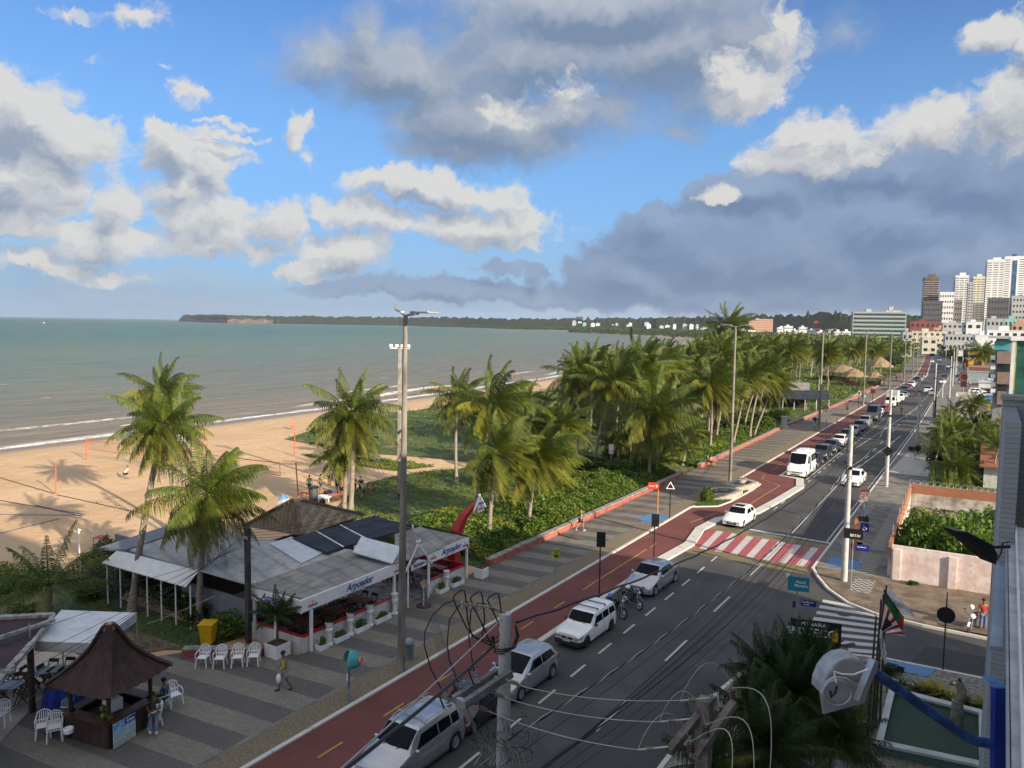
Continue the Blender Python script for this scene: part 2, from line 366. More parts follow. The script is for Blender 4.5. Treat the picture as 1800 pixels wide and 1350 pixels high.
def strip_mb(fl,fr,z,ys,mb=None):
 mb=mb or MB();vs=[]
 for y in ys:vs+=[(fl(y),y,z),(fr(y),y,z)]
 return mb.add(vs,[(2*i,2*i+1,2*i+3,2*i+2)for i in range(len(ys)-1)])
def kerb_mb(fx,w,z0,z1,ys,mb=None):
 mb=mb or MB()
 for a,b in zip(ys,ys[1:]):
  vs=[(fx(y)+dx,y,z)for y in(a,b)for dx in(0,w)for z in(z0,z1)]
  mb.add(vs,[(0,2,3,1),(4,5,7,6),(0,1,5,4),(2,6,7,3),(1,3,7,5),(0,4,6,2)])
 return mb
YS=[-60,-20,0,20,40,60,80,110,140,170,208,230,261,280,303,330,358,375,420,460,507,560,613,640,680,720,800,900]
ys=[-120,10,50,90,138,176,207,300,400,500,700,909,1199,1500,1709,2100,2499,3000,3475,5200]
vs=[];fs=[]
for y in ys:
 s=SX(y)if y<=3475 else-4200
 k=1 if y<300 else 3
 for dx,z in((-30*k,-2.6),(-9*k,-.95),(0,-.30),(5*k,-.08),(11*k,-0.02),(20*k,-.02)):vs.append((s+dx,y,z))
 vs+=[(interp([(-120,-60),(500,-60),(5200,0)],y),y,-.02),(6000,y,-.02)]
for i in range(len(ys)-1):
 for j in range(7):fs.append((i*8+j,i*8+j+1,(i+1)*8+j+1,(i+1)*8+j))
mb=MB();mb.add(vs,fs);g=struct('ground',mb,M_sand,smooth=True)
if g.data.polygons[0].normal.z<0:g.data.flip_normals()
def sea():
 offs=[-14,-4,-2,-1,0,1,2,3,4,5,6,7,8,9,10,11,12,14,17,20,25,32,40,60,90,140,220,400,800,1600,3200,6000,12000]
 yy=list(np.arange(-40,60,4.0))+list(np.arange(60,260,6.0))+[270,300,340,400,500,650,800,909,1050,1199,1450,1709,2100,2499,3000,3475,4500,7000,11000,17000]
 rr=random.Random(3);vs=[];uv=[]
 for i,y in enumerate(yy):
  s=SX(y)if y<=3475 else-.85*y
  for o in offs:
   z=-.30+.02*math.sin(y*.35+o*.5)if o<60 and y<260 else-.30
   w=math.sin(y*.05)*1.6+math.sin(y*.13+1)*.8
   amp=.55*max(0,math.sin(y*.055+.6))**.6 if y<250 else 0
   z+=amp*math.exp(-((o-9-w)/1.5)**2)
   k=1.0+max(0,(y-200))/900 if o>0 else 1
   vs.append((s-o*k,y,z));uv.append((o*k,y))
 n=len(offs);fs=[(i*n+j,(i+1)*n+j,(i+1)*n+j+1,i*n+j+1)for i in range(len(yy)-1)for j in range(n-1)]
 me=bpy.data.meshes.new('sea');me.from_pydata(vs,[],fs)
 ul=me.uv_layers.new(name='shore');
 for l in me.loops:ul.data[l.index].uv=uv[l.vertex_index]
 for p in me.polygons:p.use_smooth=True
 if me.polygons[0].normal.z<0:me.flip_normals()
 m,t=newmat('sea_water');u=t.n('ShaderNodeUVMap',None,uv_map='shore').outputs[0]
 s=t.n('ShaderNodeSeparateXYZ',{0:u});d=s.outputs[0];p=t.n('ShaderNodeNewGeometry').outputs['Position']
 wob=t.noise(t.vm('MULTIPLY',p,(1,.35,1)),.012,5,.6);dd=t.m('MULTIPLY_ADD',t.m('SUBTRACT',wob,.5),110.0,d)
 c=t.mix(t.ss(d,4,40),(.27,.20,.125),(.20,.175,.12))
 c=t.mix(t.ss(dd,25,170),c,(.135,.185,.14))
 c=t.mix(t.ss(dd,140,600),c,(.060,.150,.128))
 c=t.mix(t.ss(dd,1200,4000),c,(.035,.105,.115))
 big=t.noise(t.vm('MULTIPLY',p,(1,.4,1)),.004,4,.6);c=t.mix(t.m('MULTIPLY',t.ss(big,.35,.65),.35),c,(.10,.13,.11));fine=t.noise(t.vm('MULTIPLY',p,(1,.3,1)),.12,5,.75);c=t.mix(t.m('MULTIPLY',t.ss(fine,.45,.7),.30),c,(.17,.19,.155));c=t.mix(t.m('MULTIPLY',t.ss(fine,.5,.3),.30),c,(.02,.055,.055))
 nf=t.noise(p,.9,6,.75);nw=t.noise(t.vm('MULTIPLY',u,(1,.35,1)),.09,4,.6)
 e0=t.m('SUBTRACT',t.m('MULTIPLY_ADD',t.m('SUBTRACT',nw,.5),7.0,d),1.6)
 f1=t.m('MULTIPLY',t.ss(t.m('ABSOLUTE',e0),1.7,.2),t.ss(nf,.30,.56))
 w=t.m('ADD',t.m('MULTIPLY',t.m('SINE',t.m('MULTIPLY',s.outputs[1],.05)),1.6),t.m('MULTIPLY',t.m('SINE',t.m('MULTIPLY_ADD',s.outputs[1],.13,1.0)),.8))
 cr=t.ss(t.m('ABSOLUTE',t.m('SUBTRACT',t.m('SUBTRACT',d,w),8.3)),1.3,.2)
 gate=t.ss(t.m('SINE',t.m('MULTIPLY_ADD',s.outputs[1],.055,.6)),-.25,.2)
 f2=t.m('MULTIPLY',t.m('MULTIPLY',cr,gate),t.ss(nf,.33,.55))
 w2=t.m('MULTIPLY',t.m('SINE',t.m('MULTIPLY_ADD',s.outputs[1],.04,2.0)),2.2);cr2=t.ss(t.m('ABSOLUTE',t.m('SUBTRACT',t.m('SUBTRACT',d,w2),19.0)),1.6,.2);g2=t.ss(t.m('SINE',t.m('MULTIPLY_ADD',s.outputs[1],.085,2.2)),.2,.6)
 f2=t.m('MAXIMUM',f2,t.m('MULTIPLY',t.m('MULTIPLY',cr2,g2),t.ss(nf,.40,.60)))
 wc=t.noise(t.vm('MULTIPLY',p,(1.0,.28,1)),.33,3,.7)
 f3=t.m('MULTIPLY',t.ss(wc,.69,.73),t.ss(d,1500,15))
 f4=t.m('MULTIPLY',t.ss(t.noise(t.vm('MULTIPLY',u,(1,.16,1)),.22,4,.6),.62,.7),t.ss(d,30,10))
 foam=t.m('MAXIMUM',t.m('MAXIMUM',f1,f2),t.m('MAXIMUM',t.m('MULTIPLY',f3,.8),t.m('MULTIPLY',f4,.35)))
 c=t.mix(foam,c,(.78,.77,.72))
 cam_d=t.n('ShaderNodeVectorMath',{0:p},operation='LENGTH').outputs[1]
 h1=t.noise(t.vm('MULTIPLY',p,(1,.45,1)),1.1,5,.7);h2=t.noise(t.vm('MULTIPLY',p,(1,.35,1)),.16,4,.6)
 hh=t.m('MULTIPLY_ADD',h2,5.0,h1)
 b=t.n('ShaderNodeBsdfPrincipled',{'Base Color':c,'Roughness':t.lr(foam,0,1,.32,.9),'IOR':1.33,'Specular IOR Level':.13})
 bp=t.n('ShaderNodeBump',{'Strength':1.0,'Height':hh,'Distance':t.lr(cam_d,60,2500,.35,1.6)})
 m.node_tree.links.new(bp.outputs[0],b.inputs['Normal'])
 finish(m,t,b.outputs[0]);me.materials.append(m)
 o=bpy.data.objects.new('sea',me);link(o);tag(o,kind='structure')
sea()
far_ys=YS
mb=strip_mb(lambda y:LX(y)-.02,lambda y:RX(y)+.02,0.0,far_ys);struct('road',mb,M_asph)
struct('side_street',MB().poly([(-9.3,33,.004),(-8.3,37.2,.004),(-6.7,39,.004),(-3.4,39.9,.004),(60,42.5,.004),(60,50,.004),(.7,45.7,.004),(-2.3,45.8,.004),(-4.6,46.2,.004),(-6.2,47.2,.004),(-7.6,49.2,.004),(-8.6,51.8,.004),(-9.3,52.5,.004)]),M_asph)
K=[(-60,-18.3),(47,-18.25),(53.5,-17.8),(58,-18.5),(62,-18.2),(66,-16.3),(72,-15.8),(79.5,-15.35),(80.5,-15.5)]
K2=[(84.2,-18.2),(208,-18.3)]
kx=lambda y:interp(K,y)if y<82 else(LX(y)+3.2)
ky=[-60,20,40,47,53.5,58,62,66,72,79.5]
lane=MB();strip_mb(lambda y:LX(y)+.1,lambda y:interp(K,y)-.1,.06,ky,lane)
lane.poly([(-21.4,79.5,.06),(-15.45,79.5,.06),(-16.2,83.3,.06),(-18.3,84.4,.06),(-21.4,84.4,.06)])
strip_mb(lambda y:LX(y)+.1,lambda y:LX(y)+3.1,.06,[84.4,110,140,170,208,230,261,280,303,330,358,375,420,460,507,560,613,680],lane)
struct('cycle_lane',lane,M_redl)
kb=MB();ww=lambda y:.75 if 46<y<80 else.32
for a,b in zip(ky,ky[1:]):
 w=ww((a+b)/2);vs=[(interp(K,y)+dx,y,z)for y in(a,b)for dx in(-w/2,w/2)for z in(0,.14)]
 kb.add(vs,[(0,2,3,1),(4,5,7,6),(0,1,5,4),(2,6,7,3),(1,3,7,5),(0,4,6,2)])
kb.beam((-15.35,79.4,.07),(-16.2,83.6,.07),.75,.14);kb.beam((-16.0,83.4,.07),(-18.4,84.5,.07),.75,.13)
kerb_mb(lambda y:LX(y)+3.05,.3,0,.13,[84.6,110,140,170,208,230,261,280,303,330,358,375,420,460],kb)
struct('cycle_lane_kerb',kb,M_kerbw)
wx=lambda y:interp([(-60,-34),(10,-34),(19,-33.5),(23.6,-30.5),(24.6,-26.9),(41,-27),(154,-27.0),(200,-26),(318,-27.5),(375,-31),(613,-47),(900,-82)],y)
py=[-60,0,10,19,23.6,24.6,41,60,80,110,140,154,180,208,230,261,280,303,318,340,375,420,460,507,560,613,680,720,800,900]
struct('promenade',kerb_mb(lambda y:0,0,0,0,[0])if False else strip_mb(wx,lambda y:LX(y)-1.35,.12,py),M_prom)
struct('promenade_border',strip_mb(lambda y:LX(y)-1.35,lambda y:LX(y)-.08,.12,py),M_sett)
struct('promenade_line',strip_mb(lambda y:LX(y)-1.50,lambda y:LX(y)-1.33,.124,py),M_pave)
struct('promenade_kerb',kerb_mb(lambda y:LX(y)-.10,.2,0.0,.135,py),M_kerbw)
isl=[(-21.5,60.3),(-21.5,64.7),(-19.6,66.3),(-19.2,68.8),(-18.9,75),(-18.95,78.3),(-21.5,80.7)]
isl2=[(-21.6,63.5),(-21.45,65.2),(-19.75,66.6),(-19.35,68.9),(-19.1,75),(-19.2,78),(-21.6,80.2)]
sheet('islet_turf',isl2,.150,M_turf);MBk=MB()
for a,b in zip(isl,isl[1:]):MBk.beam((a[0],a[1],.08),(b[0],b[1],.08),.16,.15)
struct('islet_kerb',MBk,M_kerbw)
struct('pavement',strip_mb(lambda y:RX(y)+.12,lambda y:RX(y)+4.7,.12,[53,60,80,110,140,170,208,261,303,375,507,613,720,900]),M_pave)
struct('pavement_kerb',kerb_mb(lambda y:RX(y),.16,0,.135,[52.5,80,110,140,170,208,261,303,375,507,613]),M_kerbw)
corner=[(-9.1,52.6),(-8.6,51.2),(-7.6,49.0),(-6.2,47.1),(-4.6,46.1),(-2.3,45.7),(.7,45.6),(20,46.6)]
kc=MB()
for a,b in zip(corner,corner[1:]):kc.beam((a[0],a[1],.06),(b[0],b[1],.06),.18,.14)
struct('corner_kerb',kc,M_kerbw)
sheet('corner_earth',[(-9,53),(-8.5,51.4),(-7.5,49.2),(-6.1,47.3),(-4.5,46.3),(-2.3,45.9),(20,46.8),(20,56),(-4.5,56),(-4.5,53)],.115,M_dirt)
near=[(-9.2,-20),(-9.2,32),(-8.6,36.2),(-7.3,38.3),(-5.5,39.3),(-3.4,39.9),(20,40.9)]
kc=MB()
for a,b in zip(near,near[1:]):kc.beam((a[0],a[1],.06),(b[0],b[1],.06),.18,.14)
struct('hotel_kerb',kc,M_kerbw)
M_herr=mat('herringbone_pavers',(.23,.215,.19),.9,var=.3,scale=6,bump=.5,world_co=True)
sheet('hotel_pavement',near+[(20,-20)],.11,M_herr)
sheet('dark_asphalt_patch',[(-2.4,40.6),(-1.9,43.0),(8,43.4),(8,40.9)],.008,mat('asphalt_patch',(.038,.038,.040),.85,var=.15,scale=5,world_co=True))
def wave_mat():
 m,t=newmat('wave_pavement');p=t.n('ShaderNodeNewGeometry').outputs['Position']
 s=t.n('ShaderNodeSeparateXYZ',{0:p});w=t.m('SINE',t.m('ADD',t.m('MULTIPLY',s.outputs[1],12.0),t.m('MULTIPLY',t.m('SINE',t.m('MULTIPLY',s.outputs[0],14.0)),2.0)))
 c=t.mix(t.ss(w,-.15,.15),(.07,.07,.07),(.40,.38,.34));c=t.mix(t.m('MULTIPLY',t.noise(p,.9,5),.4),c,(.15,.14,.12))
 return finish(m,t,t.n('ShaderNodeBsdfPrincipled',{'Base Color':c,'Roughness':.85}).outputs[0])
M_wave=wave_mat()
for x0,x1,y0,y1 in((-6.5,-5.3,49.3,52.0),(-6.9,-5.6,53.4,58.5),(-8.6,-7.2,59.5,61.5),(-8.6,-8.0,62,76),(-6.6,-5.7,59.5,76),(-7.9,-6.7,74.5,76),(-7.9,-6.7,59.5,61)):
 sheet('wave_pavement',[(x0,y0),(x1,y0),(x1,y1),(x0,y1)],.126,M_wave)
sheet('smooth_driveway',[(-8.9,93),(-5.0,93),(-5.0,110),(-8.3,110)],.128,mat('pale_cement',(.42,.41,.39),.8,var=.1,scale=2,world_co=True))
sheet('blue_ramp',[tuple(G(*q).xy)for q in((1462,981),(1518,991),(1508,1004),(1452,996))],.13,M_blueg)
sheet('blue_ramp',[tuple(G(*q,.12).xy)for q in((1557,1160),(1646,1176),(1630,1190),(1557,1174))],.13,M_blueg)
sheet('blue_ramp',[(-23.9,57.9),(-21.75,56.8),(-21.75,60.0),(-23.3,60.9)],.128,M_blueg)
def dash(name,x,y0,y1,w=.11,z=.010,m=M_line,x1=None):
 struct(name,MB().poly([(x-w/2,y0,z),(x+w/2,y0,z),((x if x1 is None else x1)+w/2,y1,z),((x if x1 is None else x1)-w/2,y1,z)]),m)
mk=MB()
for i in range(48):
 y=9.5+i*2.93
 if 52<y<66:continue
 x=-15.25-.02*math.sin(i);mk.poly([(x-.06,y,.010),(x+.06,y,.010),(x+.06,y+1.45,.010),(x-.06,y+1.45,.010)])
struct('parking_marks',mk,M_line)
mk=MB()
for i in range(30):
 y=11.3+i*7.55
 if 51<y<62:continue
 L=2.9 if not 60<y<80 else 0
 if L:mk.poly([(-12.35,y,.010),(-12.23,y,.010),(-12.18,y+L,.010),(-12.30,y+L,.010)])
mk.poly([(-12.30,61,.010),(-12.18,61,.010),(-12.4,85,.010),(-12.52,85,.010)])
struct('lane_marks',mk,M_line)
mk=MB();mk.poly([(-15.35,60.2,.010),(-9.1,59.7,.010),(-9.1,60.05,.010),(-15.35,60.6,.010)])
struct('stop_line',mk,M_line)
mk=MB()
strip_mb(lambda y:RX(y)-.38,lambda y:RX(y)-.28,.010,[60,100,140,170,208,261,303,375],mk)
strip_mb(lambda y:-15.7,lambda y:-15.58,.010,[84,110],mk)
mk.poly([(-12.6,85,.010),(-12.48,85,.010),(-10.6,128,.010),(-10.72,128,.010)])
mk.poly([(-14.6,110,.010),(-14.48,110,.010),(-11.6,185,.010),(-11.72,185,.010)])
struct('edge_marks',mk,M_line)
ra,rb,rc,rd=(-17.55,53.0),(-18.0,58.6),(-8.95,57.9),(-9.05,52.9)
sheet('crossing',[ra,rb,rc,rd],.010,M_redx)
sheet('crossing_border',[(-17.6,51.6),ra,rd,(-9.1,51.3)],.009,M_ramp)
sheet('crossing_border',[rb,(-18.1,60.2),(-9.0,59.3),rc],.009,M_ramp)
mk=MB()
for i in range(7):
 a=.075+i*.13;b=a+.058
 L=lambda p,q,s:(p[0]+(q[0]-p[0])*s,p[1]+(q[1]-p[1])*s)
 q=[L(ra,rd,a),L(ra,rd,b),L(rb,rc,b),L(rb,rc,a)]
 mk.poly([(x,y,.014)for x,y in q])
struct('crossing_stripes',mk,worn_paint('stripe_paint',(.52,.52,.50),(.30,.09,.09),wear=.30,sc_=1.6))
mk=MB();zl0,zl1,zr0,zr1=G(1447,1054),G(1392,1160),G(1545,1072),G(1562,1170)
for i in range(9):
 a=i/9+.0;b=a+.055
 q=[zl0.lerp(zl1,a),zr0.lerp(zr1,a),zr0.lerp(zr1,b),zl0.lerp(zl1,b)]
 mk.poly([(p.x,p.y,.012)for p in q])
struct('zebra_stripes',mk,M_line)
mk=MB()
for i in range(24):
 y=12+i*3.55
 if 52<y<62 or 64<y<84:continue
 mk.poly([(-19.92,y,.064),(-19.82,y,.064),(-19.82,y+1.25,.064),(-19.92,y+1.25,.064)])
for a,b in(((-19.9,41),(-19.9,50.5)),((-19.8,59.5),(-19.1,63.5)),((-19.1,63.5),(-17.6,66.3)),((-17.6,67),(-17.2,79)),((-17.2,79),(-19.6,81.4)),((-19.6,81.4),(-19.8,83.5))):
 mk.add(*(lambda m_:(m_.v,m_.f))(MB().beam((a[0],a[1],.063),(b[0],b[1],.063),.09,.004)))
for i in range(30):
 y=88+i*6;mk.poly([(-19.87,y,.064),(-19.77,y,.064),(-19.77,y+1.6,.064),(-19.87,y+1.6,.064)])
struct('cycle_lane_marks',mk,M_liney)
for u,v in((1342,1026),(1411,1028),(1483,1080),(1470,1125)):
 p=G(u,v);single('manhole_cover','round iron manhole cover in the asphalt %s'%{1342:'just past the red crossing',1411:'near the street corner kerb',1483:'among the upper zebra stripes',1470:'among the lower zebra stripes'}[u],'manhole cover',MB().lathe([(.36,0),(.36,.012),(.30,.014),(.001,.014)],(p.x,p.y,.006),20),M_wire)
GA=[G(*q).xy for q in((500,772),(545,757),(620,740),(670,725),(730,722),(780,712),(850,700),(900,690))]+[Vector((-84,172)),Vector((-84,330)),Vector((-120,560)),Vector((-90,800)),Vector((-50,800)),Vector((-32,380)),Vector((-27.6,318)),Vector((-27.3,154)),Vector((-27.3,80)),Vector((-34,78)),Vector((-44,72))]+[G(*q).xy for q in((746,804),(645,797),(560,783))]
sheet('dune_turf',[tuple(p)for p in GA],.02,M_turf)
GB=[G(*q).xy for q in((530,800),(620,803),(720,812),(765,820),(693,828),(600,815))]
sheet('dune_turf',[tuple(p)for p in GB],.016,M_turf)
GC=[G(*q).xy for q in((640,850),(700,836),(760,828),(830,822),(870,815))]+[Vector((-34,76)),Vector((-27.3,80)),Vector((-27.3,40.6)),Vector((-40,40.5)),Vector((-44.5,44)),Vector((-48.5,50))]
sheet('dune_turf',[tuple(p)for p in GC],.024,M_turf)
GD=[(-60,15),(-54,22.5),(-49,25),(-44,28),(-41,24.4),(-31,24.4),(-31.5,22.6),(-33.9,21),(-35.5,15),(-44,12)]
sheet('lawn',GD,.02,M_turf)
sheet('worn_earth',[(-40,20.2),(-35.5,22.3),(-32.4,22.4),(-33.6,20.4),(-36.5,18.5),(-39,18)],.026,M_dirt)
sheet('terrace_floor',[(-40,-5),(-40,19),(-34.4,19),(-33.0,16.5),(-29.6,12.5),(-26,7),(-26,-5)],.130,mat('pale_floor',(.40,.36,.30),.7,var=.12,scale=1.5,world_co=True))
def leaf_mat(name,a,b,trans=.35,rough=.5,tint=True):
 m,t=newmat(name);p=t.n('ShaderNodeTexCoord').outputs['Object']
 n=t.noise(p,1.3,4,.6)
 c=t.mix(t.ss(n,.3,.7),a,b)
 if tint:
  at=t.n('ShaderNodeAttribute',None,attribute_name='tint');s=t.n('ShaderNodeSeparateXYZ',{0:at.outputs['Color']})
  c=t.mix(s.outputs[0],c,(.30,.26,.03));c=t.mix(s.outputs[1],c,(.20,.12,.055))
  c=t.mix(1.0,c,t.n('ShaderNodeCombineXYZ',{0:t.lr(s.outputs[2],0,1,.55,1.35),1:t.lr(s.outputs[2],0,1,.55,1.35),2:t.lr(s.outputs[2],0,1,.6,1.2)}).outputs[0],'MULTIPLY')
 b1=t.n('ShaderNodeBsdfPrincipled',{'Base Color':c,'Roughness':rough,'Specular IOR Level':.35})
 b2=t.n('ShaderNodeBsdfTranslucent',{'Color':t.mix(1.0,c,(1.2,1.25,.5),'MULTIPLY')})
 ms=t.n('ShaderNodeMixShader',{0:trans,1:b1.outputs[0],2:b2.outputs[0]})
 return finish(m,t,ms.outputs[0])
M_palm=leaf_mat('palm_leaf',(.042,.075,.011),(.118,.150,.021),.22)
M_palmd=leaf_mat('areca_leaf',(.014,.032,.008),(.035,.065,.014),.15)
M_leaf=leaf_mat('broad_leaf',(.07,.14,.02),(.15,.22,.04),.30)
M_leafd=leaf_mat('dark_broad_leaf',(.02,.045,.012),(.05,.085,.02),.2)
M_bark=mat('palm_bark',(.30,.26,.21),.9,var=.28,scale=3,bump=.6,streak=(1,1,7))
M_barkd=mat('tree_bark',(.12,.09,.06),.9,var=.3,scale=4,bump=.6)
M_dead=mat('dry_frond',(.30,.22,.13),.9,var=.3,scale=4)
def arr_mesh(name,V,Fq,m,tint=None,smooth=False):
 me=bpy.data.meshes.new(name);n=len(Fq)
 me.vertices.add(len(V));me.vertices.foreach_set('co',np.asarray(V,dtype=np.float32).ravel())
 me.loops.add(n*4);me.loops.foreach_set('vertex_index',np.asarray(Fq,dtype=np.int32).ravel())
 me.polygons.add(n);me.polygons.foreach_set('loop_start',np.arange(0,n*4,4,dtype=np.int32))
 try:me.polygons.foreach_set('loop_total',np.full(n,4,dtype=np.int32))
 except Exception:pass
 me.update(calc_edges=True)
 if tint is not None:
  a=me.color_attributes.new('tint','FLOAT_COLOR','POINT')
  c=np.ones((len(V),4),dtype=np.float32);c[:,:3]=tint;a.data.foreach_set('color',c.ravel())
 me.materials.append(m);me.validate();return me
def rs_unit(rng,n):
 v=rng.normal(size=(n,3));return v/np.linalg.norm(v,axis=1)[:,None]
def leaf_quads(rng,C,size,up=.4,aspect=.55,tint=None,yel=.05):
 n=len(C);d=rs_unit(rng,n);d[:,2]=d[:,2]*.5;nrm=rs_unit(rng,n)*(1-up);nrm[:,2]+=up
 s=np.cross(d,nrm);s/=np.linalg.norm(s,axis=1)[:,None]+1e-9
 d/=np.linalg.norm(d,axis=1)[:,None]
 L=(size*(.6+.8*rng.random(n)))[:,None]if np.isscalar(size)else size[:,None]
 a=C-d*L*.5;b=C+d*L*.5;m1=C+s*L*aspect*.5;m2=C-s*L*aspect*.5
 V=np.stack([a,m1,b,m2],1).reshape(-1,3);Fq=np.arange(n*4).reshape(n,4)
 tn=np.zeros((n,3));tn[:,0]=(rng.random(n)<yel)*.7;tn[:,2]=.25+.5*rng.random(n)if tint is None else tint
 return V,Fq,np.repeat(tn,4,axis=0)
def frond(rng,az,el,L,droop,wind,nl=46,lw=.05,ll=.75,tint=(0,0,.5),hang=.9,V=None,Fq=None,T=None):
 k=12;p=Vector((0,0,0));d=Vector((math.cos(az)*math.cos(el),math.sin(az)*math.cos(el),math.sin(el)))
 pts=[p.copy()];st=L/k
 for i in range(k):
  d=(d+Vector((0,0,-droop*(.35+i/k)))*st*.25+wind*st*(.05+.10*i/k)).normalized();p=p+d*st;pts.append(p.copy())
 def P(s):
  x=s*k;i=min(int(x),k-1);return pts[i].lerp(pts[i+1],x-i),(pts[i+1]-pts[i]).normalized()
 def quad(a,b,c,e):
  o=len(V);V.extend([a,b,c,e]);Fq.append((o,o+1,o+2,o+3));T.extend([tint]*4)
 for i in range(k):
  a,b=pts[i],pts[i+1];w=.035*(1-i/k)+.008;s=Vector((-(b-a).y,(b-a).x,0)).normalized()*w
  quad(a-s,a+s,b+s*.8,b-s*.8);u=Vector((0,0,w));quad(a-u,a+u,b+u*.8,b-u*.8)
 for i in range(nl):
  s=.14+.85*(i+.5)/nl;q,dd=P(s);side=dd.cross(Vector((0,0,1)))
  if side.length<.05:side=Vector((1,0,0))
  side.normalize();up=side.cross(dd)
  ln=ll*(math.sin(min(1,(s-.05)*1.25)*math.pi*.86+.28))**.6*(.85+.3*rng.random())
  for sg in(-1,1):
   dv=(side*sg*(.95-.25*rng.random())+dd*(.45+.45*s)+up*(.30-.75*rng.random())+wind*.30).normalized()
   m_=q+dv*ln*.48+Vector((0,0,-1))*ln*.16*hang
   e=q+dv*ln*.66+Vector((0,0,-1))*ln*(.52*hang+.25*rng.random())+wind*ln*.20
   wv=dd*(lw*.5)
   quad(q-wv*.6,q+wv*.6,m_+wv,m_-wv);quad(m_-wv,m_+wv,e+wv*.15,e-wv*.15)
def palm_crown(seed,nf=26,L=4.0,wind=Vector((0,0,0)),nl=46,dead=2,lo=-.55,hi=1.35,lw=.055,ll=.8,hang=.9,yel=.35):
 rng=random.Random(seed);V=[];Fq=[];T=[]
 for i in range(nf):
  a=i*2.39996+rng.random()*.5;e=hi+(lo-hi)*((i+.5)/nf)**.85+rng.uniform(-.1,.1)
  age=i/nf;yl=max(0,rng.gauss(yel*age,.15))if age>.3 else 0
  frond(rng,a,e,L*rng.uniform(.82,1.1)*(1-.25*max(0,.25-age)),rng.uniform(.75,1.15)*(.9+.5*age),wind*rng.uniform(.6,1.4),nl,lw,ll,(min(.8,yl),0,rng.uniform(.15,.85)),hang,V,Fq,T)
 for i in range(dead):
  frond(rng,rng.random()*6.3,-.9-.4*rng.random(),L*.7,1.6,wind*.3,nl//2,lw,ll*.7,(0,.9,rng.uniform(.3,.7)),1.2,V,Fq,T)
 return[tuple(v)for v in V],Fq,T
WIND=Vector((.95,.35,-.10))*1.9
CROWNS=[]
for k in range(6):
 V,Fq,T=palm_crown(11+k,nf=34+k%3*4,L=3.7+.25*(k%3),wind=WIND*(.8+.3*(k%4)),dead=2+k%3,lo=-.95,lw=.062,nl=44,hang=1.25)
 CROWNS.append(arr_mesh('crown',V,Fq,M_palm,np.array(T)))
V,Fq,T=palm_crown(71,nf=40,L=4.2,wind=WIND*.45,nl=64,dead=3,lo=-1.15,ll=.95,lw=.052,hang=1.6,yel=.4);CR_BIG=arr_mesh('crown',V,Fq,M_palm,np.array(T))
V,Fq,T=palm_crown(72,nf=15,L=3.6,wind=WIND*.3,nl=46,dead=0,lo=-.05,ll=.8,yel=.15);CR_YOUNG=arr_mesh('crown',V,Fq,M_palm,np.array(T))
V,Fq,T=palm_crown(73,nf=16,L=1.35,wind=WIND*.3,nl=22,dead=0,lo=-.1,ll=.42,lw=.05,yel=0);CR_SMALL=arr_mesh('crown',V,Fq,M_palmd,np.array(T))
def trunk_mb(top,r0=.19,r1=.13,bend=.12,seed=0):
 rng=random.Random(seed);top=Vector(top);k=14;pts=[];rs=[]
 side=Vector((rng.uniform(-1,1),rng.uniform(-1,1),0))*bend*top.length*.5
 for i in range(k+1):
  s=i/k;q=Vector((top.x*s**1.35,top.y*s**1.35,top.z*s))+side*math.sin(s*math.pi)*.6
  pts.append(q);rs.append((r0*(1+.6*max(0,.12-s)/.12)*(1-s)+r1*s)*(1+.05*math.sin(i*2.1)))
 return MB().tube(pts,rs,9),pts[-1]
def nuts_mb(seed):
 rng=random.Random(seed);mb=MB()
 for i in range(7):
  a=rng.random()*6.3;mb.ell((math.cos(a)*.28,math.sin(a)*.28,-.25-rng.random()*.25),(.13,.13,.16),7,5)
 return mb
M_nut=mat('coconut',(.16,.17,.04),.6,var=.3)
NUTS=mesh_of('coconuts',nuts_mb(5),True);NUTS.materials.append(M_nut)
PALM_N=[0]
def palm(base,top,label,crown=None,s=1.0,group='coconut palms behind the beach',nuts=True,r=.17,bend=.10,cat='palm tree',name='coconut_palm'):
 PALM_N[0]+=1;k=PALM_N[0]
 base=Vector((base[0],base[1],0));rel=Vector(top)-base
 t=thing(name,label,cat,base,0,group)
 mb,tp=trunk_mb(rel,r,r*.72,bend,k)
 obj('trunk',mb,M_bark,t,smooth=True)
 c=bpy.data.objects.new('crown',crown or CROWNS[k%6]);link(c,t);c.location=tp;c.scale=(s,)*3
 c.rotation_euler.z=((k*2.4)%1.2)-.6
 if nuts:
  n=bpy.data.objects.new('coconut_cluster',NUTS);link(n,t);n.location=tp;n.scale=(s,)*3
 return t
def palm_px(bu,bv,cu,cv,label,**k):
 b=G(bu,bv);top=AT(cu,cv,b);return palm((b.x,b.y),top,label,**k)
palm_px(232,1078,287,745,'tall leaning coconut palm on the lawn left of the flat roofed restaurant',crown=CR_BIG,s=.72,r=.19)
palm_px(302,932,283,690,'coconut palm rising from behind the restaurant roof, upper crown of the leftmost pair',s=.80,r=.20)
palm_px(350,1105,366,868,'coconut palm with drooping crown and hanging dry frond beside the restaurant corner',crown=CR_BIG,s=.88,r=.19)
hb=G(350,1105);htop=AT(366,868,hb)
V=[];Fq=[];T=[];frond(random.Random(4),0.3,-1.35,3.0,1.0,Vector((.1,0,0)),34,.05,.35,(0,.9,.5),1.5,V,Fq,T)
df=bpy.data.objects.new('dead_frond',arr_mesh('dead_frond',[tuple(v)for v in V],Fq,M_palm,np.array(T)));link(df,bpy.context.scene.objects['coconut_palm.002']);df.location=htop-Vector((hb.x,hb.y,0))+Vector((.1,0,-.3))
palm_px(84,1095,86,1030,'short young palm with wide arching fronds on the lawn at the left edge',crown=CR_YOUNG,s=.95,nuts=False,r=.3,group='young palms')
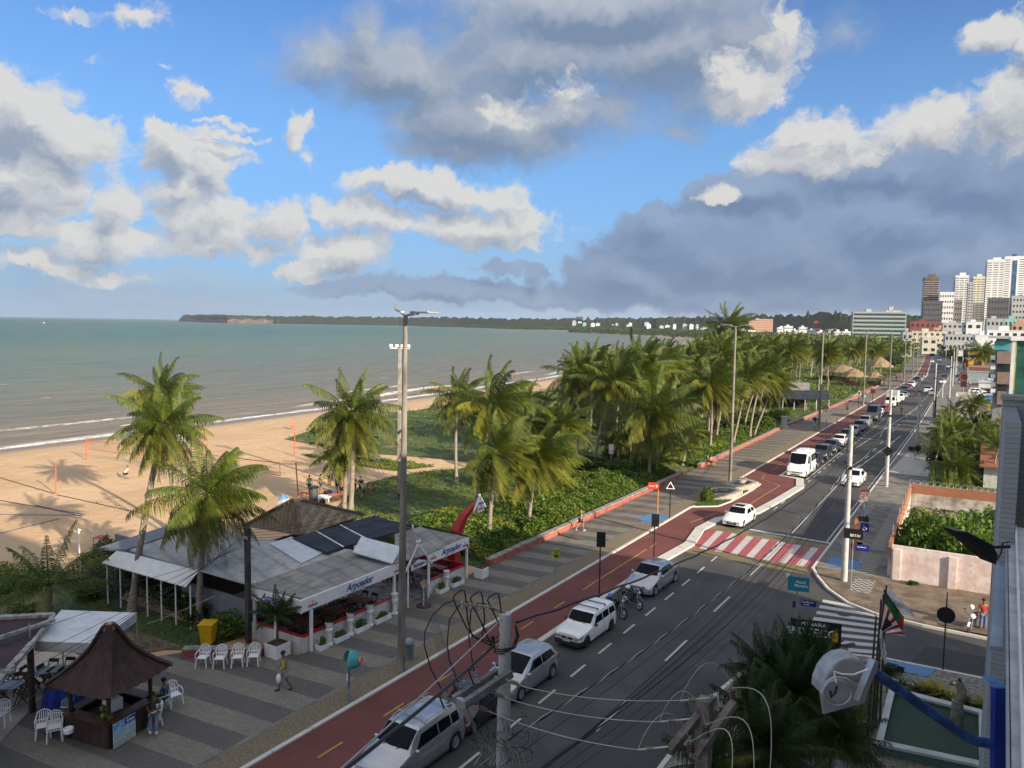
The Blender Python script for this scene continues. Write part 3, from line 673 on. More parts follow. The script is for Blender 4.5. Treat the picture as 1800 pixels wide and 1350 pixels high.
palm_px(616,907,618,725,'coconut palm with the lit curved trunk behind the beach players',s=1.05,r=.22,crown=CR_BIG)
palm_px(604,898,604,795,'shorter coconut palm tucked behind the lit curved trunk',s=.85,r=.2)
palm_px(803,850,806,698,'thin palm left of the grove, between the lamp post and the sandy path',s=.98)
palm_px(836,905,866,712,'palm leaning right above the restaurant sign, second from the left in the grove',s=1.1)
palm_px(860,956,872,790,'palm with a dark trunk wrapped in dry fronds just behind the red sign arch',s=1.02,crown=CROWNS[3])
palm_px(928,936,944,800,'windswept palm nearest to the low red wall',s=1.1,crown=CROWNS[3])
palm_px(948,880,950,812,'low palm with a bleached trunk behind the windswept one',s=.9,crown=CROWNS[1])
palm_px(925,740,926,700,'short dark palm on the edge of the beach sand',crown=CR_YOUNG,s=1.0,nuts=False,group='young palms')
palm_px(997,773,1016,660,'palm with yellow lower fronds standing tall against the sea',s=1.3,crown=CROWNS[5])
palm_px(1046,822,1078,672,'palm with a long pale trunk leaning right, beside the white board',s=1.3,crown=CROWNS[1])
palm_px(1098,775,1125,640,'windblown palm with the widest dark crown on the skyline of the grove',s=1.5,crown=CROWNS[3])
palm_px(1141,843,1151,722,'palm with a straight brown trunk close to the end of the red wall',s=1.4,crown=CR_BIG)
palm_px(1200,818,1206,790,'knee high palm seedling clump near the promenade wall',crown=CR_YOUNG,s=.72,nuts=False,group='young palms')
palm_px(1085,815,1090,770,'short palm behind the white board in the undergrowth',crown=CR_YOUNG,s=.8,nuts=False,group='young palms')
palm_px(1248,790,1250,672,'palm left of the pale lamp post with one bright hanging frond',s=1.2,crown=CROWNS[2])
palm_px(1288,783,1312,662,'left of the leaning trio of palms right of the lamp post',s=1.1,crown=CROWNS[4])
palm_px(1318,771,1345,650,'middle of the leaning trio of palms right of the lamp post',s=1.15,crown=CROWNS[0])
palm_px(1325,768,1362,672,'right of the leaning trio of palms, with yellow hanging fronds',s=1.0,crown=CROWNS[5])
palm((-60,205),AT(1280,572,(-60,205,0)),'tallest palm of the row, its double crown above the skyline',s=2.1,crown=CROWNS[1],r=.26)
def proj(p):
 d=mat3.transposed()@(Vector(p)-Vector((0,0,H)));return 900+F*d.x/-d.z,675-F*d.y/-d.z
rp=random.Random(21);cnt=0
zones=[(-64,-33,78,110,16),(-62,-31,105,130,16),(-68,-30,120,170,30),(-74,-31,170,260,44),(-82,-32,260,400,50)]
for i in range(26):
 u=rp.uniform(880,1260);v=rp.uniform(722,842-max(0,u-1120)*.4);b=G(u,v);h=rp.uniform(2.5,8.5)if i%2 else rp.uniform(1.2,2.6)
 if proj((b.x,b.y,h))[1]<655 or b.x>-28.5:continue
 yg=h<2.7;palm((b.x,b.y),(b.x+rp.uniform(.1,1.6),b.y+rp.uniform(-.5,.8),h),'low young palm in the undergrowth of the near grove' if yg else 'mid height palm filling the near grove',crown=CR_YOUNG if yg else None,s=rp.uniform(.6,.85)if yg else rp.uniform(.85,1.1),group='young palms of the near grove' if yg else 'mid height palms of the near grove',nuts=False)
words1=['leafy','windswept','slender','bushy','sunlit','shaded','yellowing','dark crowned']
for(xa,xb,ya,yb,n)in zones:
 for i in range(n):
  x=rp.uniform(xa,xb);y=rp.uniform(ya,yb)
  if(x>-40 and 100<y<160 and rp.random()<.4)or x>-27-y*.06 and y<105:continue
  h=rp.uniform(8.5,13.2)if y<260 else rp.uniform(8,12)
  q_=proj((x+1,y,h))
  lim=640 if q_[0]<1120 else 632 if q_[0]<1225 else 612
  if q_[0]<1015:continue
  while q_[1]<lim and h>4.5:h-=.4;q_=proj((x+1,y,h))
  palm((x,y),(x+rp.uniform(-.4,2.4),y+rp.uniform(-1,1),h),'coconut palm standing in the dense grove between the beach and the promenade',s=rp.uniform(.95,1.25)*min(1,.55+h/22),group='coconut palms of the dense grove',nuts=False)
  cnt+=1
def in_poly(x,y,P):
 c=np.zeros(len(x),bool);n=len(P)
 for i in range(n):
  x0,y0=P[i];x1,y1=P[(i+1)%n]
  k=((y0>y)!=(y1>y))&(x<(x1-x0)*(y-y0)/((y1-y0)or 1e-9)+x0);c^=k
 return c
def vnoise(x,y,f,seed):
 rng=np.random.default_rng(seed);g=rng.random((64,64));X=x*f;Y=y*f
 xi=np.floor(X).astype(int);yi=np.floor(Y).astype(int);fx=X-xi;fy=Y-yi;fx=fx*fx*(3-2*fx);fy=fy*fy*(3-2*fy)
 a=g[xi%64,yi%64];b=g[(xi+1)%64,yi%64];c=g[xi%64,(yi+1)%64];d=g[(xi+1)%64,(yi+1)%64]
 return(a*(1-fx)+b*fx)*(1-fy)+(c*(1-fx)+d*fx)*fy
def cover(name,P,n,size,hfun,m,seed,label,thresh=.0,yel=.06):
 rng=np.random.default_rng(seed);P=[tuple(p)for p in P];xs=[p[0]for p in P];ys_=[p[1]for p in P]
 x=rng.uniform(min(xs),max(xs),n*2);y=rng.uniform(min(ys_),max(ys_),n*2);k=in_poly(x,y,P)
 x=x[k][:n];y=y[k][:n];nz=vnoise(x,y,.45,seed)*.6+vnoise(x,y,1.3,seed+1)*.4
 k=nz>thresh;x,y,nz=x[k],y[k],nz[k]
 h=hfun(x,y,nz);z=.03+h*(1-rng.random(len(x))**2.2*.6)
 dist=np.hypot(x,y);sz=size*(.6+.8*rng.random(len(x)))*np.clip(dist/60,.8,3.5)
 V,Fq,T=leaf_quads(rng,np.stack([x,y,z],1),sz,up=.55,yel=yel,tint=np.clip(vnoise(x,y,.22,seed+7)*.9+.35*(rng.random(len(x))-.5),0,1));dry=np.repeat((vnoise(x,y,.5,seed+9)>.72)*.45,4);T[:,0]=np.maximum(T[:,0],dry)
 me=arr_mesh(name,V,Fq,m,T);o=bpy.data.objects.new(name,me);link(o)
 return tag(o,label,'ground cover',kind='stuff')
hA=lambda x,y,n:.08+.6*n**1.6
cover('beach_vine',GA,90000,.17,hA,M_leaf,1,'green creeping beach vine covering the low dune')
cover('beach_vine',GB,5000,.14,lambda x,y,n:.05+.2*n,M_leaf,2,'narrow strip of creeping vine between two sandy tracks',.35)
cover('meadow_grass',GC,26000,.15,lambda x,y,n:.03+.22*n,M_leaf,3,'short grass and weeds around the sandy path',.40)
band=[(-27.4,41.5),(-27.4,79),(-33,78),(-36,66),(-35,52),(-39,44),(-38,41)]
cover('undergrowth',band,60000,.20,lambda x,y,n:.15+1.35*n*np.clip((-27.2-x)/2.2,.15,1),M_leaf,4,'tall leafy undergrowth behind the low red wall',.12)
band2=[(-27.4,84),(-27.4,120),(-34,122),(-36,100),(-34,84)]
cover('undergrowth',band2,24000,.2,lambda x,y,n:.10+.6*n,M_leaf,5,'low green plants under the leaning palms',.15)
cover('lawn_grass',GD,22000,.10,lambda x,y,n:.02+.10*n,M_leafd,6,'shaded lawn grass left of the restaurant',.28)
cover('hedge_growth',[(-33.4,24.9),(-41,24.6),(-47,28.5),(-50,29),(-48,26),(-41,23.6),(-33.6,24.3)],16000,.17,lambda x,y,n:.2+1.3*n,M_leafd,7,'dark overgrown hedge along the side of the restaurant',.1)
cover('bank_plants',[(-60,17),(-55,22),(-49,24.5),(-47,23),(-48,19),(-52,15)],12000,.18,lambda x,y,n:.1+.6*n,M_leaf,8,'leafy bank plants between the lawn and the sand at the left edge',.2)
cover('islet_grass',isl2,2500,.10,lambda x,y,n:.12+.08*n,M_leaf,9,'grass on the planted islet by the cycle lane',.1)
def bush_mesh(seed,rx,ry,rz,n,size,m,lobes=9,yel=.05):
 rng=np.random.default_rng(seed);C=[]
 for i in range(lobes):
  a=rng.random()*6.28;rr=rng.random()**.5;c=np.array([math.cos(a)*rr*rx*.7,math.sin(a)*rr*ry*.7,rz*(.35+.75*rng.random()*(1-.5*rr))])
  k=n//lobes;q=rs_unit(rng,k)*(.55+.5*rng.random((k,1)));sc_=np.array([rx,ry,rz])*rng.uniform(.28,.52)
  q=c+q*sc_;C.append(q)
 C=np.concatenate(C);C[:,2]=np.abs(C[:,2])+.03
 V,Fq,T=leaf_quads(rng,C,size,up=.35,yel=yel);return arr_mesh('foliage',V,Fq,m,T)
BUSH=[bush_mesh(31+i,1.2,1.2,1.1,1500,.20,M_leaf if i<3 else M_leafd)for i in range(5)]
def bush(x,y,s,label,group=None,k=0,z=0,m=None,sz=None,name='shrub',cat='shrub'):
 t=thing(name,label,cat,(x,y,z),k*1.3,group)
 o=bpy.data.objects.new('foliage',BUSH[k%5]);link(o,t);o.scale=(s,s,sz or s)
 st=MB()
 for i in range(4):st.cyl((0,0,0),(math.cos(i*1.7)*.4*s,math.sin(i*1.7)*.4*s,.7*(sz or s)),.03,.015,5)
 obj('stem',st,M_barkd,t);return t
rb_=random.Random(5)
for i in range(34):
 y=rb_.uniform(42,78);x=rb_.uniform(-35,-28.6)
 bush(x,y,rb_.uniform(.6,1.3),'leafy shrub in the undergrowth between the low red wall and the palms','shrubs behind the low wall',i%3)
for i in range(22):
 y=rb_.uniform(60,105);x=rb_.uniform(-50,-33)
 bush(x,y,rb_.uniform(.7,1.4),'dark low shrub scattered over the near grove','shrubs of the near grove',3+i%2)
for i in range(34):
 y=rb_.uniform(84,175);x=rb_.uniform(-58,-30)
 bush(x,y,rb_.uniform(.8,1.7),'rounded shrub at the feet of the palm grove','shrubs under the palm grove',rb_.choice((0,1,2,3,4)))
for i in range(9):
 a=i/8;p=Vector((-33.6,25.0,0)).lerp(Vector((-47,28.6,0)),a)
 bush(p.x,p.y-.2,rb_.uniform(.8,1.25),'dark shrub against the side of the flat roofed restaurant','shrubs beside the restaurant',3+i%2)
b=G(935,680+0);
p=G(414,1112);bush(p.x,p.y,1.0,'light green shrub by the dark utility pole at the restaurant corner',None,2)
p=G(1246,886);bush(-21.0,67.2,.62,'small leafy shrub on the islet with the concrete planters',None,1,.14,sz=1.0)
p=G(1395,755);
for i,(x,y)in enumerate(((-30,124),(-31.5,128),(-33.5,126),(-35,130),(-30.5,134))):
 bush(x,y,1.5,'dense green bush in front of the beach bar roofs','bushes by the beach bar',i%3)
for i,(u,v)in enumerate(((20,1000),(150,1012),(45,1050))):
 p=G(u,v+40);bush(p.x,p.y,.8,'broad leaved bank shrub near the short palm at the left edge','bank shrubs around the short palm',i%3)
def tabf(tab):
 def f(s):
  if s<=tab[0][0]:return tab[0][1]
  for i in range(len(tab)-1):
   (a,b),(c,d)=tab[i],tab[i+1]
   if s<=c:
    x=(s-a)/(c-a);return b+(d-b)*x
  return tab[-1][1]
 return f
def smooth(f,w):
 return lambda s:(f(s-w)+2*f(s)+f(s+w))/4
class Loft:
 def __init__(q,L,Wd,H_,hood=(.70,.88),he=.25,rs=.43,re=.80,ts=.97,tz=.9,low=.20,wr=.315,wf=.17,wb=.83,tumble=.74,belt=None,sm=.018,nose=.60,tail=None,boot=None):
  q.L,q.W,q.H,q.he,q.rs,q.re,q.ts=L,Wd,H_,he,rs,re,ts;q.wr,q.wf,q.wb,q.low=wr,wf,wb,low
  bt=belt or H_*.62
  tab=[(0,nose),(.015,hood[0]),(.06,hood[0]+.06),(he,hood[1]),(rs,H_-.03),((rs+re)/2,H_),(re,H_-.04)]
  tab+=[(ts,tz),(1,boot or tz-.05)]if boot is None else[(ts,tz),(.985,boot),(1,boot-.10)]
  q.zt=smooth(tabf(tab),sm)
  q.zb=smooth(tabf([(0,nose-.08),(.015,hood[0]-.08),(.06,hood[0]-.02),(he,hood[1]-.05),(rs,bt-.02),(re,bt+.03),(ts,min(bt+.05,tz-.03)),(1,min(bt,tz)-.10)]),sm)
  q.w=smooth(tabf([(0,Wd*.41),(.02,Wd*.46),(.07,Wd*.49),(.2,Wd*.5),(.85,Wd*.5),(.96,Wd*.48),(1,Wd*.44)]),.012)
  q.wt=smooth(tabf([(0,.80),(.06,.84),(he,.86),(rs,tumble),(re,tumble-.02),(ts,tumble+.06),(1,tumble+.08)]),sm)
 def arch(q,y):
  z=q.low
  for c in(q.wf,q.wb):
   d=(y-c)*q.L;Rr=q.wr+.055
   if abs(d)<Rr:z=max(z,q.wr+math.sqrt(Rr*Rr-d*d))
  return z
 def ring(q,s):
  s=min(1,max(0,s));zt,zb,w=q.zt(s),q.zb(s),q.w(s);wt=q.wt(s)*w;lo=q.arch(s)+(.05 if s<.02 or s>.98 else 0)
  zb=min(zb,zt-.03);lo=min(lo,zb-.06)
  P=[(0,zt+.025),(wt*.5,zt+.018),(wt*.86,zt-.002),(wt,zt-.035)]
  a=(wt+.006,zt-.05);b=(w*.975,zb)
  P+=[((a[0]*.5+b[0]*.5)+.008,(a[1]+b[1])/2),b,(w*.997,zb-(zb-lo)*.12),(w,zb-(zb-lo)*.45),(w*.99,zb-(zb-lo)*.8),(w*.965,lo)]
  return P
 def pt(q,s,r,off=0.0,sg=1):
  P=q.ring(s);i=min(int(r),8);f=r-i;x=P[i][0]*(1-f)+P[i+1][0]*f;z=P[i][1]*(1-f)+P[i+1][1]*f
  if off:
   e=1e-3*q.L;P2=q.ring(min(1,s+.012));P1=q.ring(max(0,s-.012))
   g=lambda R_:Vector((R_[i][0]*(1-f)+R_[i+1][0]*f,0,R_[i][1]*(1-f)+R_[i+1][1]*f))
   ds=g(P2)-g(P1);ds.y=.024*q.L;dr=Vector((P[i+1][0]-P[i][0],0,P[i+1][1]-P[i][1]))
   n=dr.cross(ds)
   if n.length>1e-9:
    n.normalize()
    if n.x*x+n.z*.6<0:n=-n
    x+=n.x*off;z+=n.z*off;y=(s-.5)*q.L+n.y*off
   else:y=(s-.5)*q.L
  else:y=(s-.5)*q.L
  return(x*sg,y,z)
 def body(q,mb,n=64):
  ss=sorted(set([i/n for i in range(n+1)]+[.008,.992]+[c+d for c in(q.wf,q.wb)for d in(-(q.wr+.055)/q.L,(q.wr+.055)/q.L)]))
  ss=[s for s in ss if 0<=s<=1];vs=[];fs=[]
  for s in ss:
   P=q.ring(s);vs+=[(-x,(s-.5)*q.L,z)for x,z in reversed(P[1:])]+[(x,(s-.5)*q.L,z)for x,z in P]
  k=19
  for i in range(len(ss)-1):
   for j in range(k-1):fs.append((i*k+j,i*k+j+1,(i+1)*k+j+1,(i+1)*k+j))
  fs.append(tuple(range(k)));fs.append(tuple((len(ss)-1)*k+j for j in range(k-1,-1,-1)))
  mb.add(vs,fs)
 def patch(q,mb,s0,s1,r0,r1,off=.006,ns=6,nr=3,sides=(1,-1),taper=0,s0b=None,s1b=None):
  s0b=s0 if s0b is None else s0b;s1b=s1 if s1b is None else s1b
  for sg in sides:
   vs=[]
   for i in range(ns+1):
    for j in range(nr+1):
     b=j/nr;a0=s0+(s0b-s0)*b;a1=s1+(s1b-s1)*b;vs.append(q.pt(a0+(a1-a0)*i/ns,r0+(r1-r0)*b,off,sg))
   mb.add(vs,[(i*(nr+1)+j,i*(nr+1)+j+1,(i+1)*(nr+1)+j+1,(i+1)*(nr+1)+j)for i in range(ns)for j in range(nr)])
M_tail=mat('tail_light',(.35,.01,.01),.2,var=.1)
M_lamp=mat('headlight_lens',(.62,.64,.66),.12,.3,var=.25,scale=9)
M_plate=mat('number_plate',(.55,.55,.55),.5,var=.05)
M_trim=mat('black_trim',(.02,.02,.022),.6,var=.1)
P_silver=paint('silver_paint',(.47,.48,.50),.6,.26)
P_white=paint('car_white',(.86,.86,.85))
P_black=paint('car_black',(.012,.013,.016))
P_gray=paint('car_graphite',(.06,.065,.075),.5)
P_red=paint('car_red',(.28,.015,.015))
P_blue=paint('car_blue',(.02,.04,.10),.4)
P_beige=paint('car_beige',(.33,.31,.27),.5)
def wheel_parts(t,x,y,r,w=.20,rim_m=None):
 sg=1 if x>0 else-1
 ty=MB();prof=[(r*.62,-w/2),(r*.93,-w/2),(r,-w*.32),(r,w*.32),(r*.93,w/2),(r*.64,w/2),(r*.62,w*.12)]
 def rot(mb):mb.v=[(x+v[2]*sg,y+v[0],r+v[1])for v in mb.v];return mb
 tyre=rot(ty.lathe(prof,(0,0,0),24));o=obj('wheel',tyre,M_rubber,t,smooth=True)
 rm=MB();rm.lathe([(r*.66,w*.44),(r*.62,w*.52),(r*.55,w*.44),(r*.52,w*.26),(.001,w*.26)],(0,0,0),20)
 for i in range(6):
  a=i*math.pi/3;c,s=math.cos(a),math.sin(a)
  rm.add([(c*r*.08-s*.025,s*r*.08+c*.025,w*.49),(c*r*.08+s*.025,s*r*.08-c*.025,w*.49),(c*r*.6+s*.045,s*r*.6-c*.035,w*.48),(c*r*.6-s*.045,s*r*.6+c*.045,w*.48)],[(0,1,2,3)])
 rm.lathe([(r*.16,w*.30),(r*.16,w*.51),(.001,w*.52)],(0,0,0),12)
 obj('rim',rot(rm),rim_m or M_steel,o,smooth=False)
def car(name,label,paintm,spec,windows=None,details=None,cat='car',rails=False,plate=True,group=None,black_bumper=False,rim=None,grille=True,full=True):
 q=Loft(**spec);t=thing(name,label,cat,(0,0,0),0,group)
 mb=MB();q.body(mb,64 if full else 36);obj('body',mb,paintm,t,smooth=True)
 ub=MB();ub.bb((-q.W*.42,-q.L*.47,q.low-.03),(q.W*.42,q.L*.47,min(.62,q.zb(.05)-.08)));obj('underbody',ub,M_black,t)
 he,rs,re,ts=q.he,q.rs,q.re,q.ts
 g=MB();q.patch(g,he+.012,rs-.012,0,2.75,.008,8,4,s0b=he+.03,s1b=rs-.005);obj('windscreen',g,M_glass,t,smooth=True)
 g=MB();a,b=re+.02,ts-.015
 q.patch(g,a,b,0,2.7,.008,5,4,s0b=a,s1b=b-.01);obj('rear_window',g,M_glass,t,smooth=True)
 for i,(s0,s1,s0b,s1b)in enumerate(windows or[(rs+.0,.60,he+.09,.60),(.615,re-.03,.615,re+.02)]):
  for sg in(1,-1):
   g=MB();q.patch(g,s0,s1,3.55,4.86,.007,6,3,(sg,),s0b=s0b,s1b=s1b);obj('side_window',g,M_glass,t,smooth=True)
 for sg in(1,-1):
  g=MB();q.patch(g,.004,.075,5.0,6.6,.008,5,3,(sg,),s0b=.004,s1b=.055)
  y=-q.L/2-.006;w0=q.ring(0)[5][0];zb=q.ring(0)[5][1]
  g.bb((sg*w0*.56,y,zb-.16),(sg*w0*1.0,y-.012,zb-.005));obj('headlight',g,M_lamp,t)
  g=MB();q.patch(g,.945,.998,4.6,6.6,.008,4,3,(sg,));w1=q.ring(1)[5][0];z1=q.ring(1)[5][1]
  g.bb((sg*w1*.72,q.L/2+.002,z1-.22),(sg*w1,q.L/2+.014,z1-.0));obj('tail_light',g,M_tail,t)
  mr=MB();p=q.pt(he+.075,4.95,0,sg);mr.ell((p[0]+sg*.10,p[1]+.02,p[2]+.05),(.10,.055,.07),10,6);mr.cyl((p[0]-sg*.02,p[1]+.02,p[2]),(p[0]+sg*.08,p[1]+.02,p[2]+.03),.02,n=6)
  obj('mirror',mr,M_trim if black_bumper else paintm,t,smooth=True)
  hb_=MB();q.patch(hb_,.555,.59,5.25,5.45,.02,1,1,(sg,));q.patch(hb_,.76,.79,5.25,5.45,.02,1,1,(sg,));obj('door_handle',hb_,M_trim,t)
  sm_=MB()
  for s in(he+.10,.605,.80):q.patch(sm_,s,s+.0022,4.9,8.6,.003,1,6,(sg,))
  q.patch(sm_,he+.10,.80,8.55,8.75,.006,8,1,(sg,));obj('door_seam',sm_,M_black,t)
  for wy in(q.wf,q.wb):wheel_parts(t,sg*(q.W/2-.11),(wy-.5)*q.L,q.wr,rim_m=rim)
 gr=MB();y=-q.L/2-.004;zb=q.ring(0)[5][1];w0=q.ring(0)[5][0]
 if grille:gr.bb((-w0*.5,y,zb-.14),(w0*.5,y-.012,zb-.03))
 gr.bb((-w0*.6,y,q.low+.09),(w0*.6,y-.012,q.low+.19));obj('grille',gr,M_black,t)
 bd=MB();bd.ell((0,y-.016,zb-.085),(.07,.012,.05),10,6);obj('badge',bd,M_chrome,t,smooth=True)
 if black_bumper:
  bm_=MB();bm_.bb((-q.W*.44,-q.L/2-.05,q.low),(q.W*.44,-q.L/2+.10,zb-.20));q.patch(bm_,.0,.10,7.2,8.9,.02,4,2);obj('bumper',bm_,M_trim,t,bevel=.02)
 if plate:
  pl=MB();pl.bb((-.20,y-.012-(.05 if black_bumper else 0),q.low+.20-.0),(.20,y-.022-(.05 if black_bumper else 0),q.low+.32));obj('number_plate',pl,M_plate,t)
  pl=MB();pl.bb((-.20,q.L/2+.002,q.low+.30),(.20,q.L/2+.012,q.low+.42));obj('number_plate',pl,M_plate,t)
 wp=MB()
 for x in(-.35,.25):
  a=q.pt(he+.02,1.2,.02);wp.beam((x,-q.L/2+he*q.L+.02,q.zt(he+.005)+.03),(x+.45,(he+.05-.5)*q.L,q.zt(he+.05)+.035),.015,.015)
 obj('wiper',wp,M_black,t)
 if rails:
  rl=MB()
  for sg in(1,-1):
   rl.tube([(sg*q.W*.36,(s-.5)*q.L,q.H+dz)for s,dz in((rs+.03,-.02),(rs+.05,.05),(.65,.06),(re-.02,.04),(re,-.03))],.018,6)
  if rails==2:
   for s in(rs+.12,re-.12):rl.box((0,(s-.5)*q.L,q.H+.075),(q.W*.8,.07,.025))
  obj('roof_rack',rl,M_trim if rails==1 else M_steel,t)
 an=MB();an.cyl((0,(rs+.04-.5)*q.L if he>.27 else(re-.04-.5)*q.L,q.H),(0,(re-.04-.5)*q.L+.20,q.H+.30),.006,n=5);obj('antenna',an,M_black,t)
 return t
def place(t,x,y,rz=0):t.location=(x,y,t.location.z);t.rotation_euler.z=rz;return t
S_fit=dict(L=3.9,Wd=1.69,H_=1.53,hood=(.74,.98),he=.20,rs=.44,re=.86,ts=.965,tz=1.0,wr=.30,belt=.98,nose=.62,tumble=.76)
S_uno=dict(L=4.03,Wd=1.55,H_=1.45,hood=(.78,.92),he=.27,rs=.40,re=.93,ts=.985,tz=.95,wr=.28,belt=.90,nose=.72,tumble=.84,sm=.010)
S_sed=dict(L=4.57,Wd=1.79,H_=1.51,hood=(.70,.96),he=.25,rs=.41,re=.72,ts=.87,tz=1.06,boot=.98,wr=.315,belt=.97,nose=.60,tumble=.73)
S_mpv=dict(L=4.36,Wd=1.76,H_=1.66,hood=(.82,1.06),he=.22,rs=.38,re=.90,ts=.975,tz=1.05,wr=.32,belt=1.03,nose=.70,tumble=.78)
S_gol=dict(L=3.93,Wd=1.65,H_=1.42,hood=(.68,.90),he=.27,rs=.42,re=.80,ts=.955,tz=.95,wr=.29,belt=.92,nose=.58,tumble=.74)
S_suv=dict(L=4.3,Wd=1.80,H_=1.68,hood=(.88,1.06),he=.25,rs=.40,re=.85,ts=.965,tz=1.1,wr=.35,low=.26,belt=1.06,nose=.76,tumble=.76)
S_van=dict(L=5.9,Wd=1.95,H_=2.55,hood=(.95,1.25),he=.13,rs=.275,re=.985,ts=.996,tz=1.2,wr=.34,wf=.165,wb=.78,low=.26,belt=1.35,nose=.80,tumble=.86,sm=.012)
c_mpv=car('parked_car','silver people carrier with roof rails nearest the bottom edge, beside the white concrete pole',P_silver,S_mpv,windows=[(.40,.60,.31,.60),(.612,.77,.612,.77),(.785,.88,.785,.89)],rails=2)
place(c_mpv,-16.95,20.9,R(-1))
c_fit=car('parked_car','silver hatchback with a black windscreen parked between the concrete pole and the white estate',P_silver,S_fit);place(c_fit,-16.75,28.2,R(-2))
c_uno=car('parked_car','white boxy estate car with black bumper and roof bars in front of the motorcycles',P_white,S_uno,windows=[(.42,.575,.345,.575),(.59,.745,.59,.745),(.765,.91,.765,.94)],black_bumper=True,rim=M_trim);place(c_uno,-16.75,34.6,R(-2))
c_sed=car('parked_car','silver saloon parked just before the red crossing, front towards the motorcycles',P_silver,S_sed);place(c_sed,-16.75,43.6,R(-2))
c_gol=car('car','white two door hatchback stopped at the red and white crossing',P_white,S_gol,windows=[(.44,.62,.36,.62),(.64,.78,.64,.83)]);place(c_gol,-16.55,62.0,R(-3))
c_vir=car('car','white saloon driving in the far lane beside the white pole',P_white,S_sed);place(c_vir,-11.2,84.9,R(-2));
bar=MB()
for s in(.50,.70):bar.box((0,(s-.5)*4.03,1.53),(1.25,.05,.035))
for sg in(-1,1):
 for s in(.50,.70):bar.box((sg*.6,(s-.5)*4.03,1.49),(.06,.06,.08))
obj('roof_bar',bar,M_trim,c_uno)
sr=MB();sr.bb((-.38,-.25,1.435),(.38,.40,1.455));obj('sunroof',sr,M_glass,c_gol)
c_dk=car('parked_car','dark car mostly hidden behind the crossarms of the white concrete pole',P_black,S_gol);place(c_dk,-16.9,24.9-.5,0);c_dk.scale=(.98,.62,.98)
bpy.data.objects.remove(c_dk.children[0])if False else None
c_van=car('passenger_van','white high roofed passenger van with blue lettering parked beyond the kerb extension',P_white,S_van,windows=[(.32,.40,.235,.40),(.56,.70,.56,.70),(.715,.84,.715,.84),(.855,.955,.855,.955)],cat='van');place(c_van,-16.75,87.0,R(-1))
ac=MB();ac.bb((-.5,-.6,2.56),(.5,1.0,2.72));obj('roof_unit',ac,M_plastic,c_van,bevel=.05)
dc=MB();Loft(**S_van).patch(dc,.42,.55,3.8,7.6,.006,2,3);obj('side_lettering_panel',dc,mat('pale_blue_decal',(.35,.55,.65),.5,var=.4,scale=6),c_van)
protoS=car('parked_car','',P_black,S_sed,full=False);protoH=car('parked_car','',P_black,S_gol,full=False)
protoU=car('parked_car','',P_black,S_suv,full=False);protoV=car('passenger_van','',P_gray,S_van,full=False,cat='van',windows=[(.32,.40,.235,.40),(.43,.60,.43,.60),(.615,.78,.615,.78),(.80,.955,.80,.955)])
used_p=set()
def recolor(o,m):
 for c in o.children:
  if c.name.startswith('body')or(c.name.startswith('mirror')):
   for s in c.material_slots[:1]:s.link='OBJECT';s.material=m
def put(proto,x,y,m,label,group,rz=0.0,sc_=None):
 if proto.name in used_p:o=dup(proto,(x,y,0),rz,label,group)
 else:o=proto;used_p.add(proto.name);o.location=(x,y,0);o.rotation_euler.z=rz;o['label']=label;o['group']=group
 recolor(o,m)
 if sc_:o.scale=sc_
 return o
row=[(93.6,protoS,P_black,'black saloon parked directly behind the white passenger van'),(99.6,protoU,P_black,'big black car, second behind the white passenger van'),(106,protoS,P_gray,'dark grey saloon between the big black car and the small white hatchback'),(112.5,protoH,P_white,'white hatchback in the middle of the line of dark parked cars'),(118.5,protoS,P_gray,'graphite saloon just beyond the white hatchback in the parked line'),(124.5,protoH,P_beige,'pinkish beige car under the posts at the cycle lane'),(131,protoS,P_gray,'dark saloon two places before the grey van'),(137.5,protoU,P_silver,'silver grey car parked right before the grey van')]
for y,p,m,lb in row:put(p,-16.85,y,m,lb,'cars parked along the cycle lane')
put(protoV,-16.9,148.5,P_gray,'dark grey van with an open side door in the parked line','vans along the cycle lane')
put(protoH,-16.8,155,P_white,'white car between the grey van and the red car','cars parked along the cycle lane');put(protoS,-16.8,161,P_red,'red car parked in front of the box truck','cars parked along the cycle lane')
tk=thing('box_truck','white box truck with a tall grey cargo box in the parked line','truck',(-16.8,177,0))
S_cab=dict(L=2.3,Wd=2.0,H_=2.15,hood=(1.1,1.25),he=.10,rs=.36,re=.97,ts=.99,tz=1.3,wr=.38,wf=.45,wb=2.0,low=.42,belt=1.25,nose=.9,tumble=.88)
q=Loft(**S_cab);mb=MB();q.body(mb,30);mb.v=[(x,y-2.4,z)for x,y,z in mb.v];obj('cab',mb,P_white,tk,smooth=True)
g=MB();q.patch(g,.14,.35,0,2.7,.01,5,3);g.v=[(x,y-2.4,z)for x,y,z in g.v];obj('windscreen',g,M_glass,tk)
for sg in(1,-1):
 g=MB();q.patch(g,.42,.85,3.6,4.8,.01,4,2,(sg,),s0b=.32);g.v=[(x,y-2.4,z)for x,y,z in g.v];obj('side_window',g,M_glass,tk)
 g=MB();g.bb((sg*.55,-3.56,.72),(sg*.9,-3.58,.92));obj('headlight',g,M_lamp,tk)
 wheel_parts(tk,sg*.88,-2.45,.38);wheel_parts(tk,sg*.95,1.9,.40,.3)
 g=MB();g.box((sg*1.15,-3.0,1.6),(.10,.12,.35));obj('mirror',g,M_trim,tk)
mb=MB();mb.bb((-1.1,-1.15,.95),(1.1,3.5,3.15));obj('cargo_box',mb,mat('cargo_box_grey',(.42,.45,.47),.6,var=.1),tk,bevel=.04)
mb=MB();mb.bb((-.5,-3.3,.5),(.5,3.4,.95));mb.bb((-.6,-3.57,.55),(.6,-3.555,.68));obj('chassis',mb,M_black,tk)
